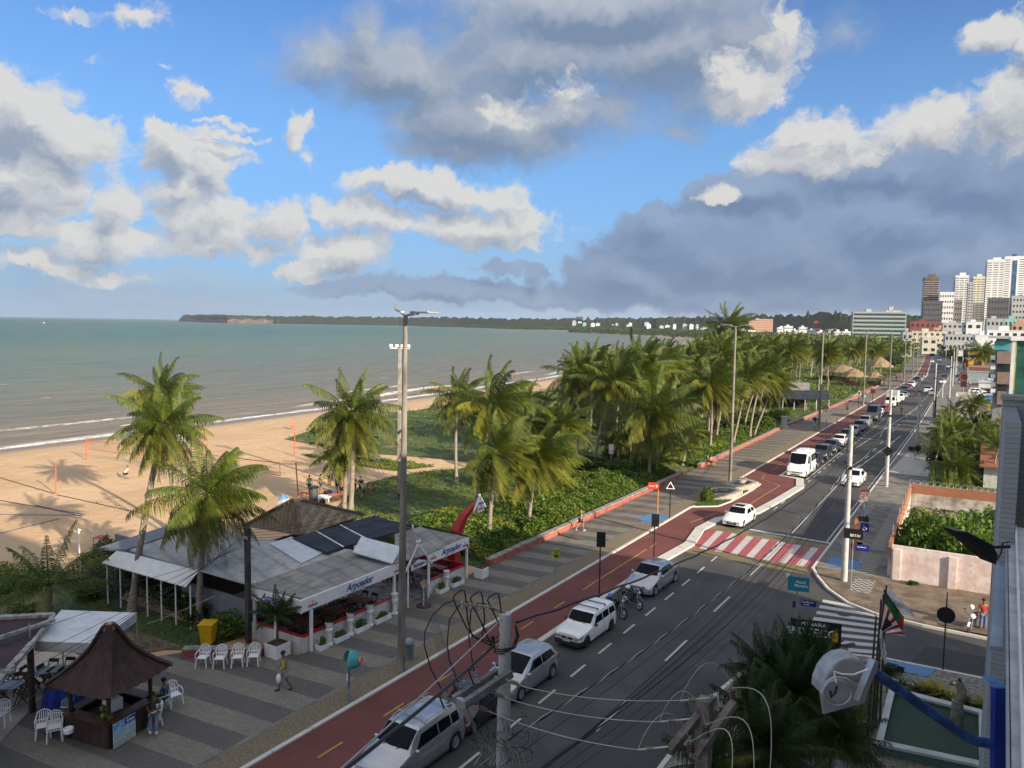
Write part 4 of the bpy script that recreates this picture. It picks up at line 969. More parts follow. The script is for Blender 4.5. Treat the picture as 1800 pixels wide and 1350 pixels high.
rc=random.Random(8);y=184.5;rowl=['first','second','third','fourth','fifth','sixth','seventh','eighth','ninth','tenth','eleventh','twelfth','thirteenth','fourteenth']
cols=[(P_white,'white'),(P_white,'white'),(P_silver,'silver'),(P_blue,'dark blue'),(P_gray,'graphite'),(P_silver,'silver'),(P_red,'red'),(P_white,'white'),(P_silver,'silver'),(P_black,'black'),(P_gray,'grey'),(P_white,'white'),(P_black,'black'),(P_silver,'silver')]
for i in range(14):
 m,cn=cols[i];kind,p=[('hatchback',protoH),('saloon',protoS),('tall car',protoU)][(i*2)%3]
 put(p,RX(y)-7.4 if y>215 else-16.6,y,m,'%s %s, %s in the parked line beyond the box truck'%(cn,kind,rowl[i]),'cars parked along the cycle lane',R(.5))
 y+=rc.uniform(6.4,9.5)
far_cars=[(-12.9,221,P_white,protoU,'white car driving away past the far parked line'),(-11.3,214,P_silver,protoH,'silver car at the right kerb beside the white roofed lot'),(-11.6,262,P_white,protoH,'white car at the right kerb beyond the glass fronted block'),(-12.2,285,P_black,protoS,'black car at the far right kerb before the green trees'),(-16.5,330,P_black,protoS,'black saloon on the open far stretch of road'),(-14.5,372,P_white,protoU,'white car at the far right kerb near the shade trees'),(-19.0,395,P_silver,protoS,'silver car far off in the road bend'),(-24,430,P_white,protoH,'white car far off where the road bends left'),(-22,452,P_silver,protoU,'silver tall car far off by the bus'),(-27,470,P_red,protoH,'red car far off in the road bend'),(-30,505,P_gray,protoU,'grey car at the vanishing end of the road')]
for x,y,m,p,lb in far_cars:put(p,x,y,m,lb,'cars on the far stretch of road',R(2))
lot=[(1.2,215),(4.2,216),(1.0,224),(4.0,226),(7,228),(-1.5,262),(1.2,264),(4.2,270),(1.0,280),(4.5,284),(-2,300),(1.5,303),(5,306)]
for i,(x,y)in enumerate(lot):
 m,cn=cols[(i*3+1)%14];put([protoH,protoS,protoU][i%3],x-5 if y>250 else x-3.2,y,m,'%s car in the roadside car park, %s of its %s row'%(cn,['left','middle','right'][i%3],['front','second','third','fourth','last'][min(4,i//3)]),'cars in the roadside car park',R(80+7*(i%3)))
bs=thing('bus','blue and white city bus far away where the road bends','bus',(-27.5,490,0),R(4))
mb=MB();mb.bb((-1.3,-5.5,.4),(1.3,5.5,3.1));obj('body',mb,paint('bus_blue',(.08,.16,.32)),bs,bevel=.1)
mb=MB();mb.bb((-1.2,-5.52,1.4),(1.2,-5.51,2.8));obj('windscreen',mb,M_glass,bs)
for sg in(1,-1):
 mb=MB();mb.bb((sg*1.305,-5,1.5),(sg*1.31,5,2.5));obj('side_window',mb,M_glass,bs)
 wheel_parts(bs,sg*1.2,-3.5,.5);wheel_parts(bs,sg*1.2,3,.5)
def moto(label,tankm,lean=R(-10),group=None):
 t=thing('motorcycle',label,'motorcycle',(0,0,0),0,group)
 for wy in(-.64,.64):
  r=.30;mb=MB();mb.tube([(0,wy+math.cos(a)*(r-.035),r+math.sin(a)*(r-.035))for a in[i*math.pi/14 for i in range(29)]],.042,7);w=obj('wheel',mb,M_rubber,t,smooth=True)
  rm=MB();rm.tube([(0,wy+math.cos(a)*(r-.075),r+math.sin(a)*(r-.075))for a in[i*math.pi/14 for i in range(29)]],.013,5)
  for i in range(14):
   a=i*math.pi/7;rm.cyl((.02*(-1)**i,wy,r),(0,wy+math.cos(a)*.225,r+math.sin(a)*.225),.004,n=4)
  rm.cyl((-.06,wy,r),(.06,wy,r),.055,n=12);obj('rim',rm,M_chrome,w)
 f=MB()
 for s in(-.08,.08):f.cyl((s,-.64,.30),(s,-.42,.88),.022,n=8);f.cyl((s,.64,.30),(s,.48,.66),.02,n=6);f.tube([(s*.5,-.38,.80),(s,.0,.72),(s*1.3,.40,.72),(s,.80,.72)],.018,6);f.tube([(s*.6,-.36,.72),(s,-.2,.34),(s,.25,.30),(s,.62,.31)],.018,6)
 obj('frame',f,M_steel,t,smooth=True)
 e=MB();e.box((0,.0,.42),(.24,.36,.26));e.box((0,-.10,.60),(.18,.16,.20));obj('engine',e,M_wire,t,bevel=.03)
 k=MB();k.ell((0,-.15,.83),(.14,.27,.13),12,8);obj('fuel_tank',k,tankm,t,smooth=True)
 s=MB();s.box((0,.33,.82),(.25,.62,.09));obj('seat',s,M_black,t,bevel=.035)
 h=MB();h.tube([(-.36,-.30,1.02),(-.22,-.40,1.02),(-.07,-.42,.95),(.07,-.42,.95),(.22,-.40,1.02),(.36,-.30,1.02)],.016,6)
 for s in(-1,1):h.cyl((s*.26,-.40,1.02),(s*.30,-.42,1.20),.008,n=5);h.ell((s*.31,-.42,1.22),(.06,.015,.04),8,5)
 obj('handlebar',h,M_black,t)
 l=MB();l.ell((0,-.50,.92),(.09,.07,.09),10,7);obj('headlight',l,M_lamp,t,smooth=True)
 m=MB()
 for wy,a0,a1 in((-.64,35,150),(.64,20,140)):
  pts=[(math.cos(R(a))*.345,math.sin(R(a))*.345)for a in np.linspace(a0,a1,9)];vs=[(x,wy+p[0],.30+p[1])for p in pts for x in(-.06,.06)]
  m.add(vs,[(2*i,2*i+1,2*i+3,2*i+2)for i in range(8)])
 obj('mudguard',m,tankm,t)
 x=MB();x.tube([(.12,-.1,.40),(.15,.1,.26),(.16,.75,.36)],[.02,.025,.04],8);obj('exhaust',x,M_chrome,t,smooth=True)
 tl=MB();tl.box((0,.70,.80),(.14,.08,.07));obj('tail_light',tl,M_tail,t)
 t.rotation_euler=(0,lean,0);return t
m1=moto('black motorcycle with a shiny front rim right behind the white estate car',M_black);m1.location=(-16.9,37.5,0);m1.rotation_euler=(0,R(8),R(70))
m2=moto('black motorcycle standing closest to the silver saloon',P_blue);m2.location=(-16.45,39.7,0);m2.rotation_euler=(0,R(8),R(62))
m1.location=(-16.7,37.9,0)
def helmet(x,y,z,m,label):single('helmet',label,'helmet',MB().ell((0,0,0),(.13,.15,.14),12,8),m,(x,y,z),smooth=True)
helmet(-16.76,39.86,1.02,M_plastic,'silver helmet resting on the seat of the motorcycle closest to the silver saloon');helmet(-17.03,38.02,1.02,M_ltblue,'light blue helmet on the motorcycle behind the white estate')
m3=moto('red and black motorcycle ridden away in the far lane beside a pole',P_red,0);m3.location=(-13.4,159,0);m3.rotation_euler.z=R(180)
m4=moto('dark motorcycle ridden far off beyond the box truck',P_black,0);m4.location=(-13.6,196,0);m4.rotation_euler.z=R(180)
m5=moto('dark motorcycle passing the far white car',P_black,0);m5.location=(-12.0,210,0)
m6=moto('white and black motorcycle stopped on the side street by the earth verge',M_plastic,0);p=G(1715,1110);m6.location=(p.x-.15,p.y,0);m6.rotation_euler.z=R(-12)
def slab(pts,th=.07):
 pts=[Vector(p)for p in pts];mb=MB();mb.pris(pts,(0,0,-th));return mb
def onplane(px,tri_,lift=.03):
 a,b,c=PZ(tri_);n=(b-a).cross(c-a);out=[]
 for u,v in px:d=ray(u,v);o=Vector((0,0,H));k=(a-o).dot(n)/d.dot(n);out.append(o+d*k+Vector((0,0,lift)))
 return out
def PZ(lst):return[G(u,v,z)for u,v,z in lst]
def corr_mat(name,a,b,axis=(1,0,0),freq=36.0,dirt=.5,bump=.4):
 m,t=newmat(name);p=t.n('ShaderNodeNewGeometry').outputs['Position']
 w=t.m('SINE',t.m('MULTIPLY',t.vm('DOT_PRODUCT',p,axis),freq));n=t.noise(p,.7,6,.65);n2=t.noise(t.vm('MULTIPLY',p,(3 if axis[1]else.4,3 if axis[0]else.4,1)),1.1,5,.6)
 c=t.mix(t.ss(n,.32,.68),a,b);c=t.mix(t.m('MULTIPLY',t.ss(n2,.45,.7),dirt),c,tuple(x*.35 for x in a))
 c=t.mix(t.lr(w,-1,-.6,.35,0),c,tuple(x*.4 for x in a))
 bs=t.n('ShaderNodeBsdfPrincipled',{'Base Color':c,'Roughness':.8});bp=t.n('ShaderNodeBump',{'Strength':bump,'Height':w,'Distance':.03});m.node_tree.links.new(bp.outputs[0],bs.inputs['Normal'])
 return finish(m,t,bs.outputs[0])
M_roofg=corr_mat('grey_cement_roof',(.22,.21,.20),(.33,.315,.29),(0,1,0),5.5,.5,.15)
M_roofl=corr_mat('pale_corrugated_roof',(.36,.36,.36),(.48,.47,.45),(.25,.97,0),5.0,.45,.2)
M_roofw=mat('translucent_white_sheet',(.62,.66,.72),.4,var=.08)
M_navy=mat('navy_roof_felt',(.025,.035,.055),.8,var=.3,scale=.8)
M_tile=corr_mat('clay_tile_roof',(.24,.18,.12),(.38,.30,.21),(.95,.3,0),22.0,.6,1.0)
M_fascia=mat('fascia_white',(.80,.80,.79),.5,var=.05)
M_logo=mat('logo_blue',(.005,.05,.28),.5,var=.02);M_logor=mat('logo_red',(.33,.015,.012),.5,var=.02)
M_tilew=mat('whitewashed_wall',(.60,.60,.58),.7,var=.12,scale=1.5)
M_gray=mat('grey_panel',(.16,.18,.21),.7,var=.1)
rest=thing('beach_restaurant','open sided beach restaurant with flat grey roofs, white fascia and white parapet beside the promenade','restaurant',(-28,30,0))
def rp_(name,mb,m,**k):
 mb.v=[(x+28,y-30,z)for x,y,z in mb.v];return obj(name,mb,m,rest,**k)
rp_('front_roof',slab(PZ([(533,1053,2.79),(440,1028,2.9),(617,966,3.42),(704,985,2.83)])),M_roofg)
rp_('rear_roof',slab(PZ([(440,1028,2.9),(348,1001,3.1),(222,965,3.2),(352,921,3.5),(463,947,3.5),(617,966,3.42)])),M_roofl)
rp_('light_panel',slab(onplane([(474,957),(512,945),(576,969),(530,992)],[(440,1028,2.9),(617,966,3.42),(463,947,3.5)],.06),.03),M_roofw)
rp_('left_flat_roof',slab(PZ([(172,963,3.0),(352,905,3.5),(352,921,3.6),(222,966,3.25)]),.12),M_gray)
rp_('tented_eave',slab(PZ([(207,967,3.1),(350,1003,3.0),(326,1031,2.3),(180,989,2.4)]),.05),M_fascia)
rp_('felt_roof',slab(PZ([(513,946,3.60),(659,906,3.60),(722,927,3.60),(574,970,3.55)]),.10),M_navy)
FP=[(513,946,3.60),(659,906,3.60),(574,970,3.55)];mb=slab(onplane([(597,923),(599,922.5),(650,949),(648,950)],FP,.02),.02);mb2=slab(onplane([(555,934),(557,933.5),(605,961),(603,962)],FP,.02),.02)
rp_('roof_batten',mb,M_fascia);rp_('roof_batten',mb2,M_fascia)
rp_('far_roof',slab(PZ([(694,937,3.50),(741,925,3.5),(823,944,2.68),(752,973,2.68),(693,990,2.9)])),M_roofg)
rp_('far_roof_side',slab(PZ([(741,923,3.6),(824,942,2.75),(818,950,2.4),(760,940,3.0)]),.06),M_black)
rp_('entrance_awning',slab(PZ([(635,943,3.9),(706,961,3.62),(690,990,2.95),(620,970,3.5)]),.05),M_roofw)
ap=G(518,876,5.4);tl=PZ([(428,925,3.4),(531,942,3.4),(640,905,3.4)]);bk=tl[0]+tl[2]-tl[1]
mb=MB();mb.add([ap]+tl+[bk],[(0,1,2),(0,2,3),(0,3,4),(0,4,1),(4,3,2,1)]);rp_('tiled_roof',mb,M_tile)
mb=MB()
for e in tl:mb.beam(ap+Vector((0,0,.05)),e+Vector((0,0,.05)),.22,.12)
rp_('hip_ridge',mb,mat('ridge_tile',(.22,.17,.12),.9,var=.3))
mb=MB();c0=sum(tl,Vector())/3
mb.cyl((tl[1].x-1.2,tl[1].y+2.2,3.6),(tl[1].x-1.2,tl[1].y+2.2,5.6),.25,n=14)
mb=MB();mb.bb((-26.78,24.74,2.19),(-26.66,32.0,2.79));rp_('fascia_board',mb,M_fascia)
mb=MB();mb.bb((-26.78,34.2,2.05),(-26.66,38.25,2.68));rp_('fascia_board',mb,M_fascia)
lf=[G(441,1030,2.9),Vector((-26.8,24.78,2.79))]
mb=MB();mb.bb((-30.3,24.66,2.15),(-26.67,24.74,2.77));rp_('fascia_board',mb,M_fascia)
mb=MB();mb.bb((-26.9,38.25,1.95),(-33,38.33,2.75));rp_('fascia_board',mb,M_black)
def T_(s,size,m,loc,rot,**k):
 return text('lettering',s,size,m,rest,Vector(loc)-Vector((28*-1*-1*-1,30,0))if False else(loc[0]+28,loc[1]-30,loc[2]),rot,**k)
RX90=(R(90),0,R(90))
for y in(28.55,36.4):T_('Arpoador',.50,M_logo,(-26.65,y,2.50 if y<30 else 2.38),(R(90),0,R(90)),shear=.35,offset=.012,sx=.95)
T_('Arpoador',.50,M_logo,(-28.5,24.655,2.44),(R(90),0,0),shear=.35,offset=.012,sx=.95)
def swoosh(pts):
 mb=MB();mb.tube(pts,[.004]+[.018]*(len(pts)-2)+[.004],5);rp_('underline',mb,M_logo)
swoosh([(-26.655,27.9+i*.16,2.24+.03*math.sin(i*.5)+.004*i)for i in range(8)]);swoosh([(-26.655,35.8+i*.16,2.12+.03*math.sin(i*.5)+.004*i)for i in range(8)])
swoosh([(-29.1+i*.16,24.65,2.22+.03*math.sin(i*.5)-.004*i)for i in range(8)])
for y,z in((25.35,2.43),(31.5,2.43),(34.65,2.32),(37.85,2.30)):
 T_('ITAIPAVA',.20,M_logor,(-26.65,y,z-.06),(R(90),0,R(90)),sx=.72,offset=.004)
 mb=MB();mb.tube([(-26.65,y-.10,z+.10),(-26.65,y-.05,z+.17),(-26.65,y,z+.10),(-26.65,y+.05,z+.17),(-26.65,y+.10,z+.10)],.014,4);rp_('crown_emblem',mb,M_orange)
T_('ITAIPAVA',.20,M_logor,(-30.0,24.65,2.38),(R(90),0,0),sx=.72,offset=.004)
mb=MB();mb.tube([(-30.1,24.655,2.53),(-30.05,24.655,2.60),(-30.0,24.655,2.53),(-29.95,24.655,2.60),(-29.9,24.655,2.53)],.014,4);rp_('crown_emblem',mb,M_orange)
for x,y in((-26.72,25.3),(-26.72,31.3),(-26.72,34.3),(-26.72,38.1),(-30.1,24.8),(-28.6,24.8),(-30.5,31),(-30.5,37.5),(-32,27)):
 mb=MB();mb.bb((x-.06,y-.06,.12),(x+.06,y+.06,2.22 if x>-30 else 3.0));rp_('post',mb,M_fascia)
for y0,y1 in((24.9,32.0),(34.4,38.2)):
 mb=MB();mb.bb((-26.98,y0,0),(-26.82,y1,.88));rp_('parapet',mb,M_tilew)
 mb=MB();mb.bb((-27.02,y0,.88),(-26.80,y1,.93));rp_('parapet_cap',mb,M_red)
mb=MB();mb.bb((-30.4,24.86,0),(-26.98,25.0,.88));rp_('parapet',mb,M_tilew)
mb=MB();mb.bb((-30.4,24.84,.88),(-27.03,25.02,.93));rp_('parapet_cap',mb,M_red)
mb=MB();mb.bb((-31,38.06,0),(-26.98,38.2,1.0));rp_('parapet',mb,M_red)
def chk():
 m,t=newmat('mosaic_floor');p=t.n('ShaderNodeNewGeometry').outputs['Position']
 b=t.n('ShaderNodeTexBrick',{'Vector':p,'Color1':(.32,.30,.28,1),'Color2':(.12,.10,.09,1),'Mortar':(.2,.19,.18,1),'Scale':1.0,'Brick Width':.45,'Row Height':.28,'Mortar Size':.01}).outputs[0]
 return finish(m,t,t.n('ShaderNodeBsdfPrincipled',{'Base Color':b,'Roughness':.5}).outputs[0])
mb=MB();mb.bb((-36,25.02,.02),(-27.0,38.0,.14));rp_('floor',mb,chk())
mb=MB();mb.bb((-36.2,25,0),(-36,38,2.6));rp_('rear_wall',mb,M_wood)
mb=MB();mb.bb((-36,24.9,0),(-30.5,25.0,1.9));rp_('side_wall',mb,M_gray)
mb=MB();mb.bb((-46,27.2,0),(-36.3,27.35,2.3));rp_('side_wall',mb,M_gray)
for i in range(7):
 p=G(180,989,2.4).lerp(G(326,1031,2.3),i/6);mb=MB();mb.cyl((p.x+.1,p.y+.2,0),(p.x+.1,p.y+.2,2.3),.04,n=6);rp_('thin_post',mb,M_fascia)
mb=MB();a=Vector((-26.5,33.1,3.55))
for y in(31.9,34.3):mb.beam(a+Vector((0,(33.1-y)*.12,.15)),Vector((-26.5,y,2.1)),.07,.09)
mb.cyl((-26.5,32.2,.13),(-26.5,32.2,2.4),.05,n=6);mb.cyl((-26.5,34.0,.13),(-26.5,34.0,2.4),.05,n=6);rp_('entrance_gable',mb,M_fascia)
mb=MB();mb.pris([(-26.45,32.45,2.15),(-26.45,33.75,2.15),(-26.45,33.75,2.42),(-26.45,33.1,2.62),(-26.45,32.45,2.42)],(-.04,0,0));rp_('entrance_sign',mb,M_fascia)
T_('Arpoador',.30,M_logo,(-26.44,33.1,2.36),(R(90),0,R(90)),shear=.35,offset=.008,sx=.9)
bn=[mat('bunting_%s'%n_,c,.7,var=.05)for n_,c in(('white',(.7,.7,.7)),('blue',(.03,.1,.4)),('yellow',(.5,.4,.05)),('red',(.4,.03,.03)),('green',(.03,.2,.08)))]
for i in range(26):
 y=25.4+i*.26;mb=MB();z=2.10-.10*abs(math.sin(i*.5));mb.pris([(-27.1,y-.08,z),(-27.1,y+.08,z),(-27.1,y+.08,z-.18),(-27.1,y,z-.13),(-27.1,y-.08,z-.18)],(-.01,0,0));rp_('bunting_flag',mb,bn[(i*3)%5])
M_tbl=mat('red_table',(.22,.03,.015),.4,var=.2)
def rtable(x,y,lab):
 t=thing('dining_table',lab,'table',(x,y,.14),0,'dining tables in the open restaurant')
 mb=MB();mb.bb((-.62,-.35,.70),(.62,.35,.75));obj('tabletop',mb,M_tbl,t)
 for a in(-.5,.5):
  for b in(-.28,.28):mb=MB();mb.bb((a-.02,b-.02,0),(a+.02,b+.02,.70));obj('leg',mb,M_black,t)
def fchair(x,y,rz,lab,grp):
 t=thing('folding_chair',lab,'chair',(x,y,.14),rz,grp)
 mb=MB();mb.bb((-.2,-.2,.43),(.2,.2,.46));obj('seat',mb,M_wood,t)
 mb=MB();mb.bb((-.2,.20,.74),(.2,.23,.90));obj('backrest',mb,M_wood,t)
 for s in(-.2,.2):
  mb=MB();mb.beam((s,-.22,0),(s,.23,.90),.025,.04);obj('leg',mb,M_wood,t)
  mb=MB();mb.beam((s*.86,.24,0),(s*.86,-.18,.44),.025,.04);obj('leg',mb,M_wood,t)
 return t
ft=None;fc0=None
for i,y in enumerate((26.4,28.3,30.2,35.6,37.0)):
 for j,x in enumerate((-28.2,-30.4)):
  lab='red topped dining table in the %s row of the open restaurant'%('promenade side' if j==0 else 'inner')
  rtable(x,y,lab)
  for k,(dx,dy,rz)in enumerate(((-.35,.62,0),(.35,.62,0),(-.35,-.62,math.pi),(.35,-.62,math.pi))):
   lab='dark folding chair at a red table under the restaurant roof'
   if fc0 is None:fc0=fchair(x+dx,y+dy,rz,lab,'chairs in the open restaurant')
   else:dup(fc0,(x+dx,y+dy,.14),rz,lab)
def pedestal(y,lab,plant=True):
 t=thing('pedestal',lab,'pedestal',(-26.55,y,.12),0,'white pedestals along the restaurant parapet')
 obj('column',MB().lathe([(.19,0),(.19,.08),(.13,.12),(.12,.5),(.13,.62),(.18,.70),(.18,.80),(.13,.82),(.15,.92),(.20,1.12),(.01,1.12)],(0,0,0),14),M_white,t,smooth=True)
 if plant:o=bpy.data.objects.new('potted_plant',BUSH[3]);link(o,t);o.location.z=1.06;o.scale=(.17,.17,.22)
yy=[(26.3,'first'),(27.75,'second'),(29.2,'third'),(31.15,'fourth'),(35.8,'fifth')]
for i,(y,w)in enumerate(yy):pedestal(y,'white turned pedestal, %s along the restaurant parapet from the left'%w,i<3)
def planter(y0,y1,lab,k,x=-26.5):
 t=thing('planter_box',lab,'planter',(x,(y0+y1)/2,.12),0,'low planter boxes along the restaurant parapet');L=(y1-y0)
 mb=MB();h=.26
 for a,b in(((-.2,-L/2,0),(-.17,L/2,h)),((.17,-L/2,0),(.2,L/2,h)),((-.17,-L/2,0),(.17,-L/2+.03,h)),((-.17,L/2-.03,0),(.17,L/2,h)),((-.17,-L/2+.03,0),(.17,L/2-.03,.02))):mb.bb(a,b)
 obj('box',mb,M_white,t);mb=MB();mb.bb((-.168,-L/2+.032,.02),(.168,L/2-.032,.20));obj('soil',mb,M_soil,t)
 o=bpy.data.objects.new('plant',BUSH[k%3]);link(o,t);o.location=(0,0,.18);o.scale=(.18,L*.30,.26 if k%2 else.34)
for k,(a,b,w)in enumerate(((25.5,26.05,'nearest the corner post'),(26.55,27.5,'between the first and second pedestal'),(28.0,28.95,'between the second and third pedestal'),(29.45,30.6,'just left of the lamp post'),(34.9,35.6,'right of the entrance'),(36.2,37.3,'at the far end of the parapet'))):
 planter(a,b,'low white planter box '+w,k)
def sqplanter(x,y,s,h,lab):
 t=thing('square_planter',lab,'planter',(x,y,.12));mb=MB();mb.bb((-s,-s,0),(s,s,h));obj('box',mb,M_white,t,bevel=.01)
 mb=MB();mb.bb((-s*.85,-s*.85,h),(s*.85,s*.85,h+.02));obj('soil',mb,M_soil,t);return t
sp1=sqplanter(-27.7,24.1,.42,.62,'square white planter with a small palm at the near restaurant corner')
o=bpy.data.objects.new('crown',CR_SMALL);link(o,sp1);o.location=(0,0,2.0);o=obj('trunk',MB().tube([(0,0,.6),(.03,0,1.3),(0,0,2.0)],[.07,.05,.05],8),M_barkd,sp1)
sp2=sqplanter(-26.1,38.8,.33,.60,'square white planter with a thin bare stem at the far restaurant corner');obj('stem',MB().tube([(0,0,.6),(.02,0,1.8)],.03,6),M_barkd,sp2)
t=thing('menu_stand','wooden menu board on a stand at the restaurant entrance','menu stand',(-25.95,32.9,.12));mb=MB();mb.box((0,0,1.25),(.06,.55,.42),ry=-.5);obj('board',mb,mat('pale_wood',(.42,.25,.12),.6,var=.3),t);obj('post',MB().cyl((0,0,0),(0,0,1.15),.03),M_white,t);obj('base',MB().lathe([(.42,0),(.42,.06),(.01,.06)],n=16),M_wood,t)
hn=thing('sign_arch','curved red horn shaped arch with a house shaped sign hanging beyond the restaurant roof','sign arch',(-28.3,38.9,0))
pts=[Vector((0,0,0)),Vector((-.05,.1,1.5)),Vector((.0,.3,2.6)),Vector((.25,.7,3.5)),Vector((.6,1.15,4.1)),Vector((.95,1.5,4.45))]
base_r=[.42,.42,.40,.32,.2,.08];mb=MB();mb.tube(pts,base_r,4);obj('horn',mb,M_red,hn,smooth=False)
h2=MB();e=Vector((.95,1.55,4.35))
for s in(-1,1):h2.beam(e+Vector((0,0,.38)),e+Vector((0,s*.62,-.42)),.05,.10);h2.beam(e+Vector((-.08,-s*.10,.5)),e+Vector((-.08,s*.58,-.40)),.05,.08)
obj('gable_frame',h2,M_white,hn)
h3=MB();h3.pris([e+Vector((.02,-.36,-.62)),e+Vector((.02,.36,-.62)),e+Vector((.02,.36,-.05)),e+Vector((.02,.2,.16)),e+Vector((.02,-.2,.16)),e+Vector((.02,-.36,-.05))],(.05,0,0));obj('sign_board',h3,M_fascia,hn)
text('lettering','Arpoador',.20,M_logo,hn,e+Vector((.08,0,-.04)),(R(90),0,R(90)),shear=.3,offset=.006,sx=.85)
text('lettering','ITAIPAVA',.17,M_logor,hn,e+Vector((.08,0,-.42)),(R(90),0,R(90)),offset=.005,sx=.8)
cn=MB();cn.tube([e+Vector((.08,-.1,-.25)),e+Vector((.08,-.05,-.16)),e+Vector((.08,0,-.25)),e+Vector((.08,.05,-.16)),e+Vector((.08,.1,-.25))],.012,4);obj('crown_emblem',cn,M_orange,hn)
M_wallred=mat('red_wall_paint',(.40,.115,.085),.8,var=.2,scale=1.2);M_walltop=mat('wall_top_concrete',(.34,.32,.29),.9,var=.3,scale=2.5,bump=.4)
def lwall(pts,lab,h=.44):
 t=thing('low_wall',lab,'low wall',(pts[0][0],pts[0][1],.12));o=Vector((pts[0][0],pts[0][1],0));a=MB();b=MB()
 for p,q in zip(pts,pts[1:]):
  p=Vector((*p,0))-o;q=Vector((*q,0))-o;a.beam(p+Vector((0,0,h*.42)),q+Vector((0,0,h*.42)),.42,h*.84);b.beam(p+Vector((-.01,0,h*.92)),q+Vector((-.01,0,h*.92)),.46,h*.15)
 obj('wall_body',a,M_wallred,t);obj('coping',b,M_walltop,t)
wl=[([(-27.0,40.9),(-26.95,77.6)],'long low wall with red face and concrete coping beyond the restaurant'),([(-26.9,83.2),(-27.05,121.5)],'low red faced wall behind the planted islet'),([(-27.2,128),(-26.7,139),(-26.4,153)],'low red wall in front of the beach bar'),([(-26.3,160),(-25.6,183),(-25.4,196)],'far low red wall beyond the beach bar'),([(-25.4,205),(-25.6,232)],'farthest low red wall near the huts')]
for pts,lab in wl:lwall(pts,lab)
lwall([(-31.2,21.6),(-28.2,23.7)],'low red wall with rough whitewashed top behind the row of plastic chairs',.42)
def pchair(lab,loc,rz,stack=1,grp=None):
 t=thing('plastic_chair',lab,'chair',loc,rz,grp)
 mb=MB();mb.box((0,0,.43),(.44,.42,.03));obj('seat',mb,M_plastic,t,bevel=.012)
 bk=MB();bk.tube([(-.23,.20,.43),(-.25,.25,.65),(-.20,.29,.84),(0,.31,.92),(.20,.29,.84),(.25,.25,.65),(.23,.20,.43)],.022,6)
 for x in(-.14,-.07,0,.07,.14):bk.beam((x,.21,.45),(x*.95,.30,.86-abs(x)*.25),.035,.012)
 bk.beam((-.22,.225,.56),(.22,.225,.56),.02,.05);obj('backrest',bk,M_plastic,t)
 for s in(-1,1):
  a=MB();a.tube([(s*.23,.23,.66),(s*.27,0,.66),(s*.26,-.20,.63),(s*.25,-.22,.43)],.02,6);obj('armrest',a,M_plastic,t)
  for y0,y1 in((-.20,-.25),(.20,.27)):l=MB();l.beam((s*.21,y0,.43),(s*.25,y1,0),.045,.045);obj('leg',l,M_plastic,t)
 return t
pc=pchair('leftmost white plastic chair of the four in front of the low red wall',(-29.85,21.9,.12),R(-40),grp='white plastic chairs')
for i,(u,v,lab,rz)in enumerate(((387,1172,'second from left of the four white plastic chairs by the low wall',40),(418,1170,'third from left of the four white plastic chairs by the low wall',48),(446,1168,'rightmost of the four white plastic chairs, beside the dark pole',44))):
 p=G(u,v,.12);dup(pc,(p.x,p.y,.12),R(rz-5),lab)
p=G(357,1171,.12);pc.location=(p.x,p.y,.12);pc.rotation_euler.z=R(30)
for(u,v,lab,rz)in((77,1294,'white plastic chair left of the counter, nearer the terrace',60),(97,1300,'stacked white plastic chairs against the blue cloth left of the counter',60),(307,1238,'empty white plastic chair behind the seated pair',80),(270,1275,'white plastic chair the person with outstretched legs sits on',-20),(285,1248,'white plastic chair under the person in the blue shirt',-15),(2,1275,'white plastic chair at the left frame edge on the terrace',40)):
 p=G(u,v,.12);dup(pc,(p.x,p.y,.12),R(rz),lab)
 if 'stacked' in lab:s2=dup(pc,(p.x,p.y,.21),R(rz),'upper white plastic chair of the stack against the blue cloth')
kk=Vector((-27.75,16.1,.12));KR=R(-34);ks=thing('drinks_kiosk','wooden drinks kiosk with a pointed dark corrugated roof and ridge cap','kiosk',kk)
n8=4;prof=[(0.12,4.1),(.26,3.98),(.72,3.25),(1.15,2.82),(1.6,2.48),(2.15,2.15)]
def kiosk_roof():
 mb=MB();V=[]
 N=4;sub=18
 for(r,z)in prof:
  for s in range(N):
   a0=s*math.pi/2+KR;a1=a0+math.pi/2
   for k in range(sub):
    f=k/sub;c0=Vector((math.cos(a0),math.sin(a0),0));c1=Vector((math.cos(a1),math.sin(a1),0));p=c0.lerp(c1,f)*r;p.z=z+.045*(k%2)*min(1,r)-.10*math.sin(f*math.pi)*(r/2.45);V.append(p)
 k=N*sub;F_=[(i*k+j,i*k+(j+1)%k,(i+1)*k+(j+1)%k,(i+1)*k+j)for i in range(len(prof)-1)for j in range(k)]
 mb.add(V,F_);return mb
M_kroof=mat('dark_red_corrugated',(.050,.020,.015),.75,var=.35,scale=2.5,bump=.3);M_term=mat('terracotta',(.42,.20,.11),.8,var=.2)
obj('roof',kiosk_roof(),M_kroof,ks)
mb=MB()
for s in range(4):
 a=s*math.pi/2+KR
 pts=[Vector((math.cos(a)*r,math.sin(a)*r,z+.05))for r,z in prof]
 for p,q in zip(pts,pts[1:]):mb.beam(p,q,.26,.06)
obj('ridge_cap',mb,M_kroof,ks);obj('finial',MB().lathe([(.24,3.95),(.20,4.08),(.06,4.2),(.001,4.2)],n=16),M_term,ks,smooth=True)
for s in range(4):
 a=s*math.pi/2+KR;obj('post',MB().cyl((math.cos(a)*1.35,math.sin(a)*1.35,0),(math.cos(a)*1.35,math.sin(a)*1.35,2.5),.08,n=8),M_wood,ks)
cs=[Vector((math.cos(s*math.pi/2+KR),math.sin(s*math.pi/2+KR),0))*1.5 for s in range(4)]
